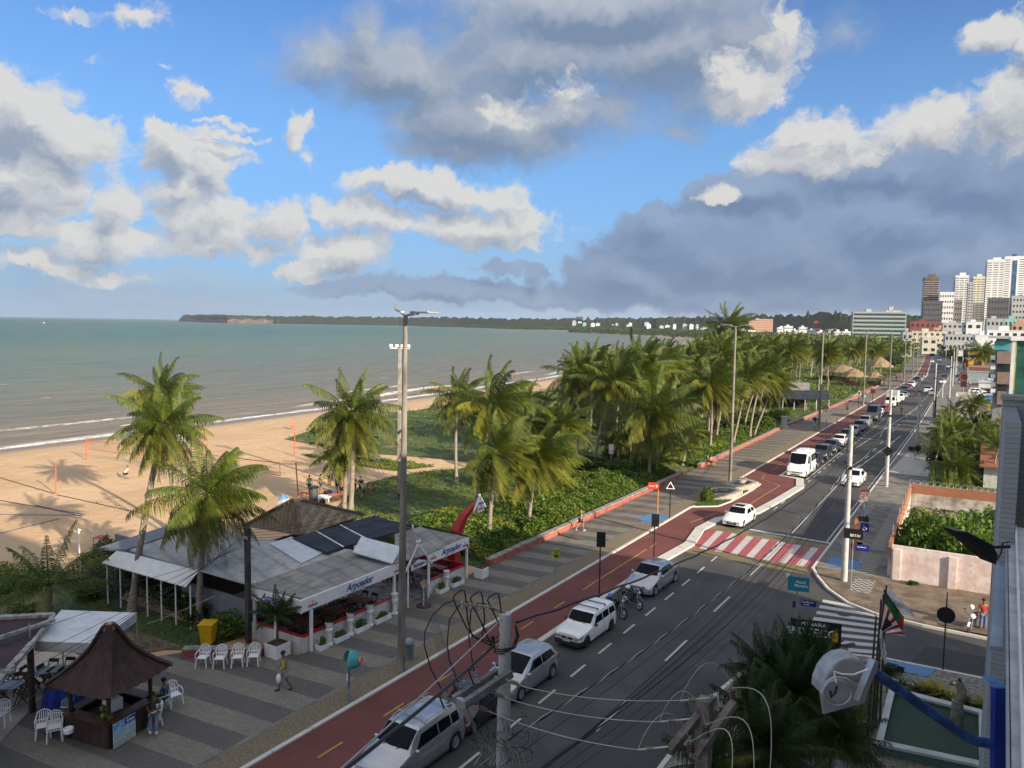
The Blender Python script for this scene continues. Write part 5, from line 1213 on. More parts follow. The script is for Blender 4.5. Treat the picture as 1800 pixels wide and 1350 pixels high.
for i in range(4):
 a,b=cs[i],cs[(i+1)%4];m_=MB();m_.beam(a+Vector((0,0,.48)),b+Vector((0,0,.48)),.08,.96);obj('counter_front',m_,M_wood,ks)
 m_=MB();m_.beam(a*.97+Vector((0,0,1.0)),b*.97+Vector((0,0,1.0)),.45,.06);obj('countertop',m_,mat('counter_wood',(.10,.045,.02),.4,var=.3),ks)
mb=MB();mb.bb((-.9,-.6,0),(.5,.6,.8));obj('inner_shelf',mb,M_wood,ks)
mb=MB();mb.bb((-.3,-.2,.8),(.3,.3,1.25));obj('cool_box',mb,M_plastic,ks,bevel=.03)
def poster_mat():
 m,t=newmat('beach_poster');p=t.n('ShaderNodeTexCoord').outputs['Object'];s=t.n('ShaderNodeSeparateXYZ',{0:p})
 c=t.mix(t.ss(s.outputs[2],.0,.55),(.42,.40,.34),(.30,.50,.58));c=t.mix(t.ss(s.outputs[2],.62,.70),c,(.15,.35,.62))
 c=t.mix(t.m('MULTIPLY',t.ss(t.noise(p,9,4),.5,.6),.7),c,(.62,.66,.66))
 return finish(m,t,t.n('ShaderNodeBsdfPrincipled',{'Base Color':c,'Roughness':.4}).outputs[0])
a,b=cs[0],cs[1]
pa=a.lerp(b,.04);pb=a.lerp(b,.50);nrm=Vector(((pb-pa).y,-(pb-pa).x,0)).normalized()
po=thing('advertising_board','tall beach picture board leaning on the kiosk counter front','sign board',kk+pa*1.04+nrm*.12,math.atan2((pb-pa).y,(pb-pa).x))
L_=(pb-pa).length;mb=MB();mb.bb((0,-.02,.02),(L_,.02,.98));o=obj('panel',mb,poster_mat(),po)
mb=MB();mb.bb((L_*.52,-.035,.72),(L_*.98,-.021,.92));obj('logo_patch',mb,M_logo,po);text('lettering','Coco',.15,M_plastic,po,(L_*.75,-.04,.82),(R(90),0,0),offset=.004)
for i in range(5):single('coconut','green coconut lying on the kiosk counter by the poster, %s'%['at the corner','next to the corner one','third along','on top of the others','by the golden bottle'][i],'coconut',MB().ell((0,0,0),(.12,.12,.13),10,7),mat('green_coconut',(.10,.16,.03),.5,var=.25),kk+cs[0]*.90+Vector((-(i%4)*.17+.1,(i%4)*-.02+.08*(i%2),1.16+(.2 if i==3 else 0))),group='coconuts on the kiosk counter',smooth=True)
bsk=[]
for i,(dx,dy,lab)in enumerate(((-.25,-1.62,'white lined waste basket hanging on the left counter side'),(1.05,1.25,'white lined waste basket at the right end of the counter'))):
 t=thing('waste_basket',lab,'basket',kk+Vector((dx+.35 if i==0 else dx,dy-.05 if i==0 else dy,.5)));obj('basket',MB().lathe([(.11,0),(.16,.30),(.15,.30),(.10,.02)],n=12),M_black,t);obj('bag_liner',MB().lathe([(.165,.18),(.18,.34),(.15,.36),(.12,.2)],n=14),M_plastic,t,smooth=True)
tb=thing('covered_stand','small stand draped with a bright blue cloth left of the kiosk','stand',(-30.6,15.9,.12),R(35))
V=[];F_=[];nn=14
rngc=random.Random(3)
for i in range(nn+1):
 for j in range(nn+1):
  x=-.62+1.24*i/nn;y=-.5+1.0*j/nn;e=max(abs(x)/.62,abs(y)/.5);z=1.25 if e<.75 else 1.25-(e-.75)/.25*1.05
  k=1+.10*math.sin(9*math.atan2(y,x))if e>.75 else 1;V.append((x*k*(1.0 if e<.75 else 1.12),y*k*(1 if e<.75 else 1.12),z+.02*math.sin(x*9)*math.cos(y*8)))
for i in range(nn):
 for j in range(nn):F_.append((i*(nn+1)+j,(i+1)*(nn+1)+j,(i+1)*(nn+1)+j+1,i*(nn+1)+j+1))
mb=MB();mb.add(V,F_);obj('cloth',mb,mat('blue_cloth',(.005,.03,.30),.7,var=.2,scale=4),tb,smooth=True)
mb=MB();mb.bb((-.5,-.4,0),(.5,.4,1.2));obj('table',mb,M_wood,tb)
M_btl=mat('water_bottle_plastic',(.25,.38,.48),.15,var=.2,scale=8)
for k in range(2):
 t=thing('bottle_pack','shrink wrapped pack of water bottles beside the blue cloth, %s'%('upper' if k else 'lower'),'bottle pack',kk+Vector((-1.55+.12*k,-.75-.1*k,.62+.30*k)),R(30));mb=MB()
 for i in range(4):
  for j in range(3):mb.lathe([(.04,0),(.045,.18),(.02,.25),(.001,.26)],(i*.1-.15,j*.1-.1,0),8)
 tag(t);obj('bottles',mb,M_btl,t);mb=MB();mb.bb((-.21,-.16,-.02),(.21,.16,0));obj('tray',mb,M_plastic,t)
mb=MB();mb.bb((-.55,-.45,0),(.55,.35,.58));single('crate_stack','wooden crate carrying the water bottle packs left of the kiosk counter','crate',mb,M_wood,kk+Vector((-1.5,-.75,0)),R(30))
tn=thing('white_awning','square white canvas awning with a hanging valance behind the pointed kiosk','awning',(0,0,0))
T4=[Vector(p)for p in PZ([(60,1127,2.9),(166,1131,2.9),(240,1077,2.9),(108,1072,3.0)])]
mb=slab(T4,.03);tn.location=(T4[0].x,T4[0].y,0);off=Vector((T4[0].x,T4[0].y,0));mb.v=[tuple(Vector(v)-off)for v in mb.v];obj('canopy',mb,mat('canvas_white',(.60,.64,.68),.8,var=.08),tn)
T5=[v-off for v in T4]
for a,b in((0,1),(1,2),(2,3),(3,0)):
 mb=MB();mb.poly([T5[a],T5[b],T5[b]-Vector((0,0,.42)),T5[a]-Vector((0,0,.42))]);obj('valance',mb,mat('valance',(.42,.42,.42),.8,var=.1),tn)
for a in(1,2,3):mb=MB();mb.cyl((T5[a].x,T5[a].y,0),T5[a],.03,n=6);obj('pole',mb,M_steel,tn)
tr_=thing('terrace_roof','maroon corrugated terrace roof with pale flashing on dark wooden posts at the left edge','roof',(-34,15,0));oo=Vector((-34,15,0))
P5=PZ([(57,1132,3.05),(95,1082,3.3),(-60,1090,3.6),(-400,1180,3.6),(-330,1400,2.9),(-40,1240,2.95)])
mb=slab(P5,.08);mb.v=[tuple(Vector(v)-oo)for v in mb.v];obj('roof_sheet',mb,mat('maroon_corrugated',(.05,.018,.022),.6,var=.3,scale=1.2),tr_)
mb=MB();mb.beam(P5[5]-oo+Vector((0,0,.03)),P5[0]-oo+Vector((0,0,.03)),.22,.16);mb.beam(P5[0]-oo+Vector((0,0,.04)),P5[1]-oo+Vector((0,0,.04)),.14,.12);mb.beam(P5[1]-oo+Vector((0,0,.04)),P5[2]-oo+Vector((0,0,.04)),.3,.12)
ridge=[G(-60,1140,3.55)-oo,G(95,1090,3.36)-oo];mb.beam(ridge[0],ridge[1],.16,.12);mb.beam(G(-60,1180,3.3)-oo,G(22,1180,3.1)-oo,.16,.12);obj('flashing',mb,mat('pale_flashing',(.36,.35,.33),.7,var=.3,scale=4),tr_)
p=G(57,1250,.13);obj('wooden_post',MB().cyl((p.x-oo.x,p.y-oo.y,.1),(p.x-oo.x,p.y-oo.y,3.0),.13,n=10),M_wood,tr_,smooth=True)
p2=p+Vector((.1,.1,0));obj('pipe',MB().cyl((p.x-oo.x,p.y-oo.y,2.9),(p.x-oo.x,p.y-oo.y,3.7),.035,n=8),M_steel,tr_)
cnt_=0
def ftable(u,v,lab):
 q=G(u,v,.13);t=thing('terrace_table',lab,'table',(q.x,q.y,.13),R(30),'terrace tables');mb=MB();mb.bb((-.38,-.38,.71),(.38,.38,.75));obj('tabletop',mb,mat('pale_tabletop',(.20,.25,.24),.4,var=.1),t)
 for a in(-.3,.3):mb=MB();mb.beam((a,-.3,0),(a,.3,.7),.03,.04);mb.beam((a,.3,0),(a,-.3,.7),.03,.04);obj('leg',mb,M_wood,t)
for k,(u,v,lab)in enumerate(((20,1235,'pale square table under the maroon roof edge'),(75,1208,'dark table under the white awning, left one'),(105,1205,'dark table under the white awning, middle one'),(60,1300-40,'table beside the wooden post'),(0,1215,'table at the left frame edge under the maroon roof'))):
 if k==3:continue
 ftable(u,v,lab);q=G(u,v,.13)
 for a in range(4):
  ang=a*math.pi/2+R(30);dup(fc0,(q.x+math.cos(ang)*.62,q.y+math.sin(ang)*.62,.13),ang-math.pi/2,'dark wooden folding chair at the %s'%lab,'folding chairs on the terrace')
wb=thing('wheelie_bin','yellow two wheeled rubbish bin at the edge of the lawn','bin',(0,0,.05),R(30));p=G(366,1133);wb.location=(p.x,p.y,.04)
mb=MB();mb.add([(x*(.26+.07*z),y*(.26+.09*z),z*.95+.06)for z in(0,1)for x,y in((-1,-1),(1,-1),(1,1),(-1,1))],[(3,2,1,0),(4,5,6,7),(0,1,5,4),(1,2,6,5),(2,3,7,6),(3,0,4,7)]);obj('body',mb,M_yellow,wb,bevel=.02)
mb=MB();mb.box((0,0,1.05),(.74,.78,.07));mb.box((0,.40,1.0),(.5,.08,.05));obj('lid',mb,M_yellow,wb,bevel=.02)
for s in(-1,1):obj('wheel',MB().cyl((s*.2,.30,.10),(s*.28,.30,.10),.10,n=12),M_rubber,wb)
lb=thing('litter_bin','grey litter bin behind the lamp post base','bin',(0,0,.12));p=G(720,1158,.12);lb.location=(p.x,p.y,.12);obj('body',MB().lathe([(.17,0),(.22,.75),(.001,.75)],n=14),mat('bin_grey',(.16,.20,.22),.5),lb,smooth=True);obj('lid',MB().lathe([(.24,.75),(.24,.85),(.12,.98),(.001,1.0)],n=14),mat('bin_lid',(.25,.31,.34),.5),lb,smooth=True)
M_teal=mat('teal_fibreglass',(.06,.36,.38),.35,var=.15,scale=2)
def phone(x,y,rz,lab):
 t=thing('phone_booth',lab,'phone booth',(x,y,.12),rz);obj('post',MB().bb((-.09,-.05,0),(.09,.05,1.45)),mat('phone_post',(.22,.30,.34),.6,var=.3,scale=6),t)
 m_=MB();V=[];n,k=16,8
 for i in range(k+1):
  th=R(-10)+R(100)*i/k
  for j in range(n+1):
   ph=R(-115)+R(230)*j/n;V.append((math.sin(ph)*math.cos(th)*.45,math.cos(ph)*math.cos(th)*.48+.05,1.62+math.sin(th)*.50))
 m_.add(V,[(i*(n+1)+j,i*(n+1)+j+1,(i+1)*(n+1)+j+1,(i+1)*(n+1)+j)for i in range(k)for j in range(n)]);o=obj('hood',m_,M_teal,t,smooth=True);s=o.modifiers.new('s','SOLIDIFY');s.thickness=.03
 obj('telephone',MB().box((0,.05,1.62),(.26,.18,.42)),M_black,t,bevel=.02);obj('info_plate',MB().box((.0,-.06,1.0),(.15,.02,.3)),M_plastic,t);obj('disc',MB().cyl((.28,.40,1.78),(.33,.46,1.78),.12,n=16),M_orange,t)
p=G(613,1231,.12);phone(p.x,p.y,R(-35),'teal domed telephone hood on a post near the walking man')
p=G(1432,757,.12);phone(p.x,p.y,R(-20),'teal domed telephone hood far along the promenade beside a lamp post')
p=G(1508,662,.12);phone(-21.9,175,R(150),'distant dark domed telephone hood by the second far lamp post')
def PD(u,v,D):return Vector((0,0,H))+ray(u,v)*D
def grid_wall(name,a,bcol,mort,bw,rh,off=.5,coord=None):
 m,t=newmat(name);co=t.n('ShaderNodeNewGeometry').outputs['Position']
 s=t.n('ShaderNodeSeparateXYZ',{0:co});h=t.m('ADD',s.outputs[0],s.outputs[1]);vv=t.n('ShaderNodeCombineXYZ',{0:h,1:s.outputs[2],2:0.0}).outputs[0]
 b=t.n('ShaderNodeTexBrick',{'Vector':vv,'Color1':tuple(a)+(1,),'Color2':tuple(bcol)+(1,),'Mortar':tuple(mort)+(1,),'Scale':1.0,'Brick Width':bw,'Row Height':rh,'Mortar Size':min(bw,rh)*.06},offset=off).outputs[0]
 n=t.noise(co,.8,6,.65);c=t.mix(t.m('MULTIPLY',t.ss(n,.4,.7),.25),b,tuple(x*.6 for x in a))
 return finish(m,t,t.n('ShaderNodeBsdfPrincipled',{'Base Color':c,'Roughness':.55}).outputs[0])
M_htile=grid_wall('hotel_grey_tile',(.34,.36,.38),(.31,.33,.35),(.17,.18,.19),1.2,.10,.3)
hotel=thing('hotel_building','grey tiled hotel block at the right edge, its wall rising over the fountain pool','building',(0,0,0))
mb=MB();mb.bb((.32,22,0),(9,22.6,14.16));mb.bb((.34,18,0),(.6,22,14.0));obj('wing_wall',mb,M_htile,hotel)
mb=MB();mb.bb((.28,21.95,14.16),(9,22.65,14.26));obj('coping',mb,M_conc,hotel)
M_hback=mat('hotel_render',(.45,.45,.44),.8,var=.1)
for nm,a,b in(('main_block',(3,5.8,0),(24,30,19)),('side_block',(3,30.3,0),(22,38.6,13.0)),('tower_block',(3,-30,0),(26,5.5,30))):
 mb=MB();mb.bb(a,b);blk=obj(nm,mb,M_hback,hotel)
 for z in np.arange(2.2,b[2]-2,3.1):
  wn=MB();wn.bb((a[0]-.03,a[1]+1,z),(a[0]+.01,b[1]-1,z+1.3));obj('window_band',wn,M_glass,blk)
M_louv=mat('galvanised_louvre',(.52,.56,.62),.45,.35,var=.15,scale=2)
lg=thing('louvred_canopy','long pale louvred metal canopy running down the right edge of the frame','canopy',(0,0,0))
z0=11.6;L0,L1=G(1772,941,z0),G(1779,1400,z0)
mb=MB();n=44
for i in range(n):
 a,b=i/n,(i+.74)/n;p=L0.lerp(L1,a);q=L0.lerp(L1,b)
 mb.pris([p+Vector((0,0,.02)),q+Vector((0,0,-.035)),q+Vector((1.2,0,-.035)),p+Vector((1.2,0,.02))],(0,0,-.015))
obj('slats',mb,M_louv,lg)
mb=MB();mb.beam(L0-Vector((.03,0,.02)),L1-Vector((.03,0,.02)),.03,.10);obj('frame',mb,M_steel,lg);mb=MB();mb.pris([L0-Vector((0,0,.14)),L1-Vector((0,0,.14)),L1+Vector((1.2,0,-.14)),L0+Vector((1.2,0,-.14))],(0,0,-.04));obj('under_sheet',mb,M_black,lg)
p0,p1=G(1786,928,11.85),G(1801,1400,11.85);mb=MB();n=40
for i in range(n):
 a,b=i/n,(i+.74)/n;p=p0.lerp(p1,a);q=p0.lerp(p1,b);mb.pris([p+Vector((0,0,.02)),q-Vector((0,0,.035)),q+Vector((1,0,-.035)),p+Vector((1,0,.02))],(0,0,-.015))
obj('upper_slats',mb,M_louv,lg);mb=MB();mb.beam(p0,p1,.03,.12);obj('upper_frame',mb,M_white,lg)
mb=MB();z1=11.2;a=[G(1752,986,z1),G(1769,987,z1),G(1762,1137,z1),G(1740,1135,z1)];mb.pris(a,(0,0,-.08));single('pale_blue_panel','pale blue sloping metal panel between the black floodlight and the blue box','panel',mb,mat('pale_blue_metal',(.30,.38,.50),.5,var=.12))
bx=thing('blue_box','tall deep blue metal box on the facade that carries the blue pipe arm','box',(0,0,0))
A4=[PD(1750,1212,11.5),PD(1772,1212,11.5),PD(1770,1400,11.5),PD(1748,1400,11.5)];dv=FW*.12;mb=MB();mb.pris(A4,dv);obj('body',mb,M_blue,bx)
mb=MB();mb.pris([A4[0]+Vector((0,0,.01)),A4[1]+Vector((0,0,.01)),A4[1]+FW*.35+Vector((0,0,.05)),A4[0]+FW*.35+Vector((0,0,.05))],(0,0,.02));obj('lid',mb,M_ltblue,bx)
fl=thing('floodlight','long black floodlight head on a short arm at the right edge','floodlight',(0,0,0));D=13
P=[PD(1680,933,D),PD(1700,935,D),PD(1746,958,D),PD(1755,975,D),PD(1752,994,D)]
mb=MB();mb.pris([P[0],P[1],P[2],P[3],P[4]],FW*.45);obj('head',mb,M_black,fl,bevel=.02)
mb=MB();mb.tube([PD(1745,962,D+.2),PD(1775,961,D+.2)],.03,6);mb.tube([PD(1752,985,D),PD(1760,972,D),PD(1762,955,D),PD(1775,952,D)],.012,5);obj('arm',mb,M_black,fl)
ar=thing('sign_lamp','big grey sheet metal lamp housing on a long blue pipe arm above the fountain pool','lamp',(0,0,0));D=11.6
obj('pipe',MB().tube([PD(1536,1181,D-.3),PD(1580,1212,D-.25),PD(1650,1262,D-.1),PD(1700,1296,D),PD(1716,1303,D),PD(1765,1311,D)],.075,12),mat('worn_blue_pipe',(.03,.09,.30),.5,var=.35,scale=5),ar,smooth=True)
M_sheet=mat('sheet_metal',(.40,.41,.42),.45,.4,var=.15,scale=3)
hd=MB();k=12;N=Vector(-FW)
c0=PD(1505,1205,D-.5);ex=(PD(1540,1170,D-.5)-PD(1480,1262,D-.5));
sil=[(1443,1222),(1445,1204),(1453,1184),(1465,1168),(1480,1158),(1497,1155),(1512,1160),(1526,1172),(1530,1196),(1505,1205),(1480,1196),(1460,1198)]
hd=MB();hd.pris([PD(u,v,D-.5)for u,v in sil],FW*.40);o=obj('curved_hood',hd,M_sheet,ar,bevel=.05)
hd=MB();hd.pris([PD(u,v,D-.6)for u,v in((1443,1220),(1448,1256),(1521,1236),(1530,1198),(1508,1203),(1490,1192),(1468,1190),(1452,1200))],FW*.06);obj('lower_plate',hd,M_sheet,ar,bevel=.01)
hd=MB();hd.beam(PD(1537,1160,D-.62),PD(1508,1232,D-.66),.11,.09);obj('square_bar',hd,M_steel,ar)
rg=MB();cc=PD(1472,1218,D-.66);ux=rt.normalized();uy=upv.normalized()
rg.tube([cc+ux*math.cos(a)*.20+uy*math.sin(a)*.18 for a in[i*math.pi/12 for i in range(25)]],.014,6,cap=False);obj('ring',rg,M_sheet,ar)
wr_=MB();wr_.tube([PD(1527,1176,D-.7),PD(1500,1186,D-.72),PD(1480,1185,D-.74),PD(1466,1180,D-.72),PD(1470,1200,D-.74)],.012,5);obj('white_cable',wr_,M_plastic,ar)
wr_=MB();wr_.tube([PD(1459,1214,D-.74),PD(1461,1226,D-.74),PD(1468,1218,D-.74),PD(1471,1206,D-.74)],.02,5);obj('black_plug',wr_,M_black,ar)
pl=thing('fountain_pool','raised rectangular fountain pool with white marble rim and green tiled side','pool',(0,0,0))
pa,pb,pc_,pd_=G(1563.5,1206,.55),G(1733,1249,.55),G(1736,1348,.55),G(1538,1306,.55)
def inset(q,f):
 c=sum(q,Vector())/4;return[c+(p-c)*f for p in q]
Q=[pa,pb,pc_,pd_];Qi=inset(Q,.86);M_marb=mat('white_marble',(.50,.52,.50),.4,var=.12,scale=2)
for i in range(4):
 j=(i+1)%4;mb=MB();mb.pris([Q[i],Q[j],Qi[j],Qi[i]],(0,0,-.10));obj('rim',mb,M_marb,pl)
 mb=MB();ii=inset(Q,.97);io=inset(Q,.88);mb.add([ii[i]-Vector((0,0,.10)),ii[j]-Vector((0,0,.10)),io[j]-Vector((0,0,.10)),io[i]-Vector((0,0,.10))]+[Vector((p.x,p.y,0))for p in(ii[i],ii[j],io[j],io[i])],[(0,1,5,4),(2,3,7,6),(1,2,6,5),(3,0,4,7)])
 obj('side',mb,grid_wall('pool_tile',(.06,.13,.12),(.08,.16,.15),(.12,.15,.14),.1,.1,0)if i==0 else bpy.data.materials['pool_tile'],pl)
def water():
 m,t=newmat('pool_water');p=t.n('ShaderNodeNewGeometry').outputs['Position'];b=t.n('ShaderNodeBsdfPrincipled',{'Base Color':(.045,.085,.06,1),'Roughness':.1,'IOR':1.33,'Specular IOR Level':.3})
 w=t.noise(t.vm('MULTIPLY',p,(2.0,7.0,1)),1.6,4,.65);bp=t.n('ShaderNodeBump',{'Strength':1.0,'Height':w,'Distance':.12});m.node_tree.links.new(bp.outputs[0],b.inputs['Normal']);return finish(m,t,b.outputs[0])
mb=MB();mb.poly([p-Vector((0,0,.18))for p in inset(Q,.89)]);o=obj('water',mb,water(),pl,fix=False)
if o.data.polygons[0].normal.z<0:o.data.flip_normals()
st=thing('fountain_statue','weathered curved sea creature statue standing in the fountain pool','statue',(-.35,34.2,.3))
mb=MB();mb.tube([(0,0,0),(0,0,.35),(.0,0,.75),(.03,0,.95),(.10,0,1.15),(.13,0,1.4),(.05,0,1.62),(-.10,-.03,1.72),(-.26,-.05,1.66),(-.34,-.06,1.58)],[.20,.24,.22,.17,.18,.17,.15,.13,.09,.04],12);obj('body',mb,mat('statue_stone',(.25,.23,.19),.8,var=.3,scale=4,bump=.4),st,smooth=True)
obj('collar',MB().lathe([(.20,.93),(.22,.97),(.19,1.01)],n=14),M_conc,st);mb=MB();mb.ell((-.14,-.14,1.72),(.06,.05,.06),10,6);obj('eye',mb,M_plastic,st);mb=MB();mb.pris([(-.05,-.02,1.80),(.12,-.02,1.72),(.02,-.02,1.95)],(0,.04,0));obj('crest',mb,M_black,st)
mb=MB();mb.lathe([(.25,.02),(.25,.06),(.01,.06)],n=14);
bed=[tuple(p.xy)for p in(pa+Vector((-.2,.15,0)),pb+Vector((.6,.15,0)),pb+Vector((.6,1.5,0)),pa+Vector((-.2,1.6,0)))]
sheet('bed_soil',bed,.125,M_soil);kc=MB();kc.beam((bed[3][0],bed[3][1],.16),(bed[2][0],bed[2][1],.16),.16,.14);struct('bed_kerb',kc,M_marb)
def brom(x,y,s,yellow,lab):
 rng=random.Random(int(x*100+y*37));V=[];Fq=[];T=[]
 for i in range(34):
  a=i*2.4;e=rng.uniform(.25,1.2);L=s*rng.uniform(.7,1.1);d=Vector((math.cos(a)*math.cos(e),math.sin(a)*math.cos(e),math.sin(e)));sd_=Vector((-math.sin(a),math.cos(a),0))*s*.07
  m_=d*L*.6;e_=d*L+Vector((math.cos(a),math.sin(a),-.6))*L*.18;o=len(V);V+=[-sd_*.6,sd_*.6,m_+sd_,m_-sd_,e_+sd_*.1,e_-sd_*.1];Fq+=[(o,o+1,o+2,o+3),(o+3,o+2,o+4,o+5)];T+=[((.9 if yellow else.05),0,rng.uniform(.4,1))]*6
 t=thing('bromeliad',lab,'plant',(x,y,.14),0,'spiky plants in the flower bed');o=bpy.data.objects.new('leaves',arr_mesh('leaves',[tuple(v)for v in V],Fq,M_palm,np.array(T)));link(o,t)
 obj('stem',MB().cyl((0,0,0),(0,0,.1),.05,n=6),M_barkd,t)
for k,(u,v,s,ye,lab)in enumerate(((1585,1200,.5,0,'dark green spiky plant at the left end of the flower bed'),(1612,1205,.5,0,'green spiky plant left of the yellow ones'),(1632,1212,.7,1,'yellow spiky plant, left of the big trio by the pool'),(1652,1218,.8,1,'largest yellow spiky plant behind the pool rim'),(1672,1226,.6,1,'yellow spiky plant just left of the statue head'),(1700,1230,.55,0,'dark spiky plant right of the statue head'),(1728,1238,.75,1,'yellow spiky plant at the hotel wall'))):
 p=G(u,v,.3);brom(p.x,p.y,s,ye,lab)
sheet('forecourt_bed',[tuple(G(u,v,.12).xy)for u,v in((1552,1200),(1535,1290),(1525,1345),(1440,1330),(1330,1350),(1290,1345),(1305,1230),(1400,1160),(1475,1150),(1545,1172))],.13,M_turf)
sheet('forecourt_floor',[tuple(G(u,v,.12).xy)for u,v in((1445,1325),(1530,1352),(1745,1400),(1745,1700),(1350,1700),(1350,1400))],.128,mat('forecourt_concrete',(.20,.20,.20),.85,var=.15,world_co=True))
V,Fq,T=palm_crown(90,nf=44,L=2.2,wind=WIND*.3,nl=56,dead=0,lo=-.7,hi=1.45,ll=.62,lw=.024,hang=1.5,yel=0);CR_AR=arr_mesh('crown',V,Fq,M_palmd,np.array(T))
V,Fq,T=palm_crown(91,nf=30,L=2.0,wind=WIND*.35,nl=50,dead=0,lo=-.6,hi=1.5,ll=.58,lw=.024,hang=1.4,yel=.2);CR_AR2=arr_mesh('crown',V,Fq,M_palmd,np.array(T))
ars=[((-7.0,31.2),(1352,1175,28),CR_AR,'dark areca palm in front of the black banner, top of the hotel clump'),((-6.2,29.5),(1400,1215,26),CR_AR,'dark areca palm in the middle of the hotel clump'),((-7.2,27),(1318,1245,25),CR_AR2,'leftmost dark areca palm of the hotel clump'),((-6.8,24),(1350,1310,22),CR_AR,'lowest areca palm of the hotel clump at the frame bottom'),((-4.6,30.5),(1425,1165,28.5),CR_AR2,'bright topped areca palm beside the banner'),((-7.5,22),(1245,1345,21),CR_AR2,'areca palm under the weathered crossarms'),((-4.2,27.5),(1470,1300,25),CR_AR2,'slim areca palm left of the pool'),((-6.0,33),(1400,1150,30.5),CR_AR2,'upright areca palm poking over the banner')]
for b,(u,v,D),cr,lab in ars:
 p=PD(u,v,D);palm((p.x-.3,p.y-.4),p,lab,crown=cr,s=.82,group='areca palms at the hotel corner',nuts=False,r=.07,name='areca_palm',bend=.05)
cover('hotel_bed_grass',[tuple(G(u,v,.12).xy)for u,v in((1545,1180),(1530,1290),(1520,1340),(1440,1325),(1330,1345),(1310,1240),(1400,1165))],9000,.12,lambda x,y,n:.08+.5*n,M_leafd,14,'dark bed of low plants at the hotel corner',.2)
bush(-3.0,38.1,.45,'small clipped bush at the foot of the flag poles',None,3,.12)
fp=[(-3.35,32.1,6.9),(-3.15,32.5,7.4),(-3.0,32.9,8.0),(-3.45,31.6,6.3)]
fb=[G(1532,1292),G(1538,1285),G(1546,1275),G(1524,1300)];tops=[1055,1045,1030,1085];tus=[1549,1553,1558,1540]
FT=[]
for i in range(4):
 b=fb[i];tp=AT(tus[i],tops[i],b);FT.append(tp)
 t=thing('flag_pole','dark flag pole in the bundle beside the pool, %s'%['second from the left','third from the left','the tallest one at the right','the shortest one at the left'][i],'flag pole',b,0,'flag poles beside the pool');obj('pole',MB().cyl((0,0,0),tp-b,.05,.035,8),mat('pole_wood',(.07,.055,.045),.7,var=.3)if i==0 else bpy.data.materials['pole_wood'],t,smooth=True);mb=MB();mb.ell(tp-b+Vector((0,0,.04)),(.05,.05,.05),8,6);obj('finial',mb,M_steel,t)
def flag(name,lab,corners,cols,nu=16,nv=8,amp=.06):
 t=thing(name,lab,'flag',corners[0]);A,B,C,D_=[Vector(c)for c in corners]
 for(c0,c1,r0,r1,m)in cols:
  mb=MB();vs=[]
  for i in range(nu+1):
   for j in range(nv+1):
    x=c0+(c1-c0)*i/nu;y=r0+(r1-r0)*j/nv;p=A.lerp(B,x).lerp(D_.lerp(C,x),y);w=math.sin(x*9+y*3)*amp*(x+.1)
    vs.append(p+FW*w+Vector((0,0,-.05*math.sin(x*3.14)))-A-FW*(.004*cols.index((c0,c1,r0,r1,m))))
  mb.add(vs,[(i*(nv+1)+j,(i+1)*(nv+1)+j,(i+1)*(nv+1)+j+1,i*(nv+1)+j+1)for i in range(nu)for j in range(nv)]);obj('cloth',mb,m,t,smooth=True)
FLG=dict(g=mat('flag_green',(.01,.14,.06),.7),r=mat('flag_red',(.35,.01,.015),.7),w=mat('flag_white',(.85,.85,.86),.7),k=mat('flag_black',(.015,.015,.02),.7),y=mat('flag_yellow',(.55,.42,.02),.7))
Df=(fb[1]-Vector((0,0,H))).dot(FW)
flag('white_flag','white flag streaming right from the tallest pole',[PD(1562,1030,Df),PD(1619,1092,Df-.3),PD(1588,1078,Df-.1),PD(1560,1044,Df)],[(0,1,0,1,FLG['w'])])
flag('green_flag','green flag with a yellow patch and a red edge hanging from the pole',[PD(1553,1033,Df),PD(1590,1085,Df-.3),PD(1583,1110,Df-.2),PD(1553,1072,Df)],[(0,1,0,1,FLG['g']),(.15,.55,.55,.98,FLG['y']),(.82,1,.2,.98,FLG['r']),(.05,.75,.0,.16,FLG['k'])])
flag('striped_flag','red and white striped flag with a black square corner',[PD(1549,1048,Df-.25),PD(1592,1118,Df-.5),PD(1558,1112,Df-.4),PD(1546,1100,Df-.25)],[(0,1,0,1,FLG['w'])]+[(.08+.2*i,.17+.2*i,0,1,FLG['r'])for i in range(5)]+[(.30,.62,.35,.99,FLG['k'])])
flag('hanging_white_flag','long white flag with black writing hanging straight down the poles',[PD(1545,1100,Df),PD(1552,1110,Df-.1),PD(1557,1170,Df-.1),PD(1546,1135,Df)],[(0,1,0,1,FLG['w']),(.3,.8,.35,.40,FLG['k']),(.3,.8,.5,.56,FLG['k'])],amp=.1)
def signpost(name,label,x,y,h,r=.035,m=None,z=.12,cat='sign'):
 t=thing(name,label,cat,(x,y,z));obj('post',MB().cyl((0,0,0),(0,0,h),r,n=8),m or M_steel,t,smooth=True);return t
CAMDIR=math.atan2(-1,0)
def facing(x,y,extra=0):return math.atan2(x,-y)*-1*-1
def rot_to_cam(x,y):return math.atan2(-x,y)*-1*-1
def board(t,name,w,h,zc,m,rz=0,dy=-.05,x=0,th=.03):
 mb=MB();mb.box((0,0,0),(w,th,h));o=obj(name,mb,m,t);o.location=(x*math.cos(rz)-dy*-1*math.sin(rz)*0,dy*math.cos(rz),zc);o.rotation_euler.z=rz;return o
def face_cam(x,y,off=0):return math.atan2(x,-y)+off if False else-math.atan2(-x,y)+off if False else math.atan2(-x,y)+off
M_blk=M_black;M_teals=mat('teal_sign',(.01,.23,.33),.5,var=.05);M_navys=mat('navy_sign',(.012,.02,.20),.5,var=.05)
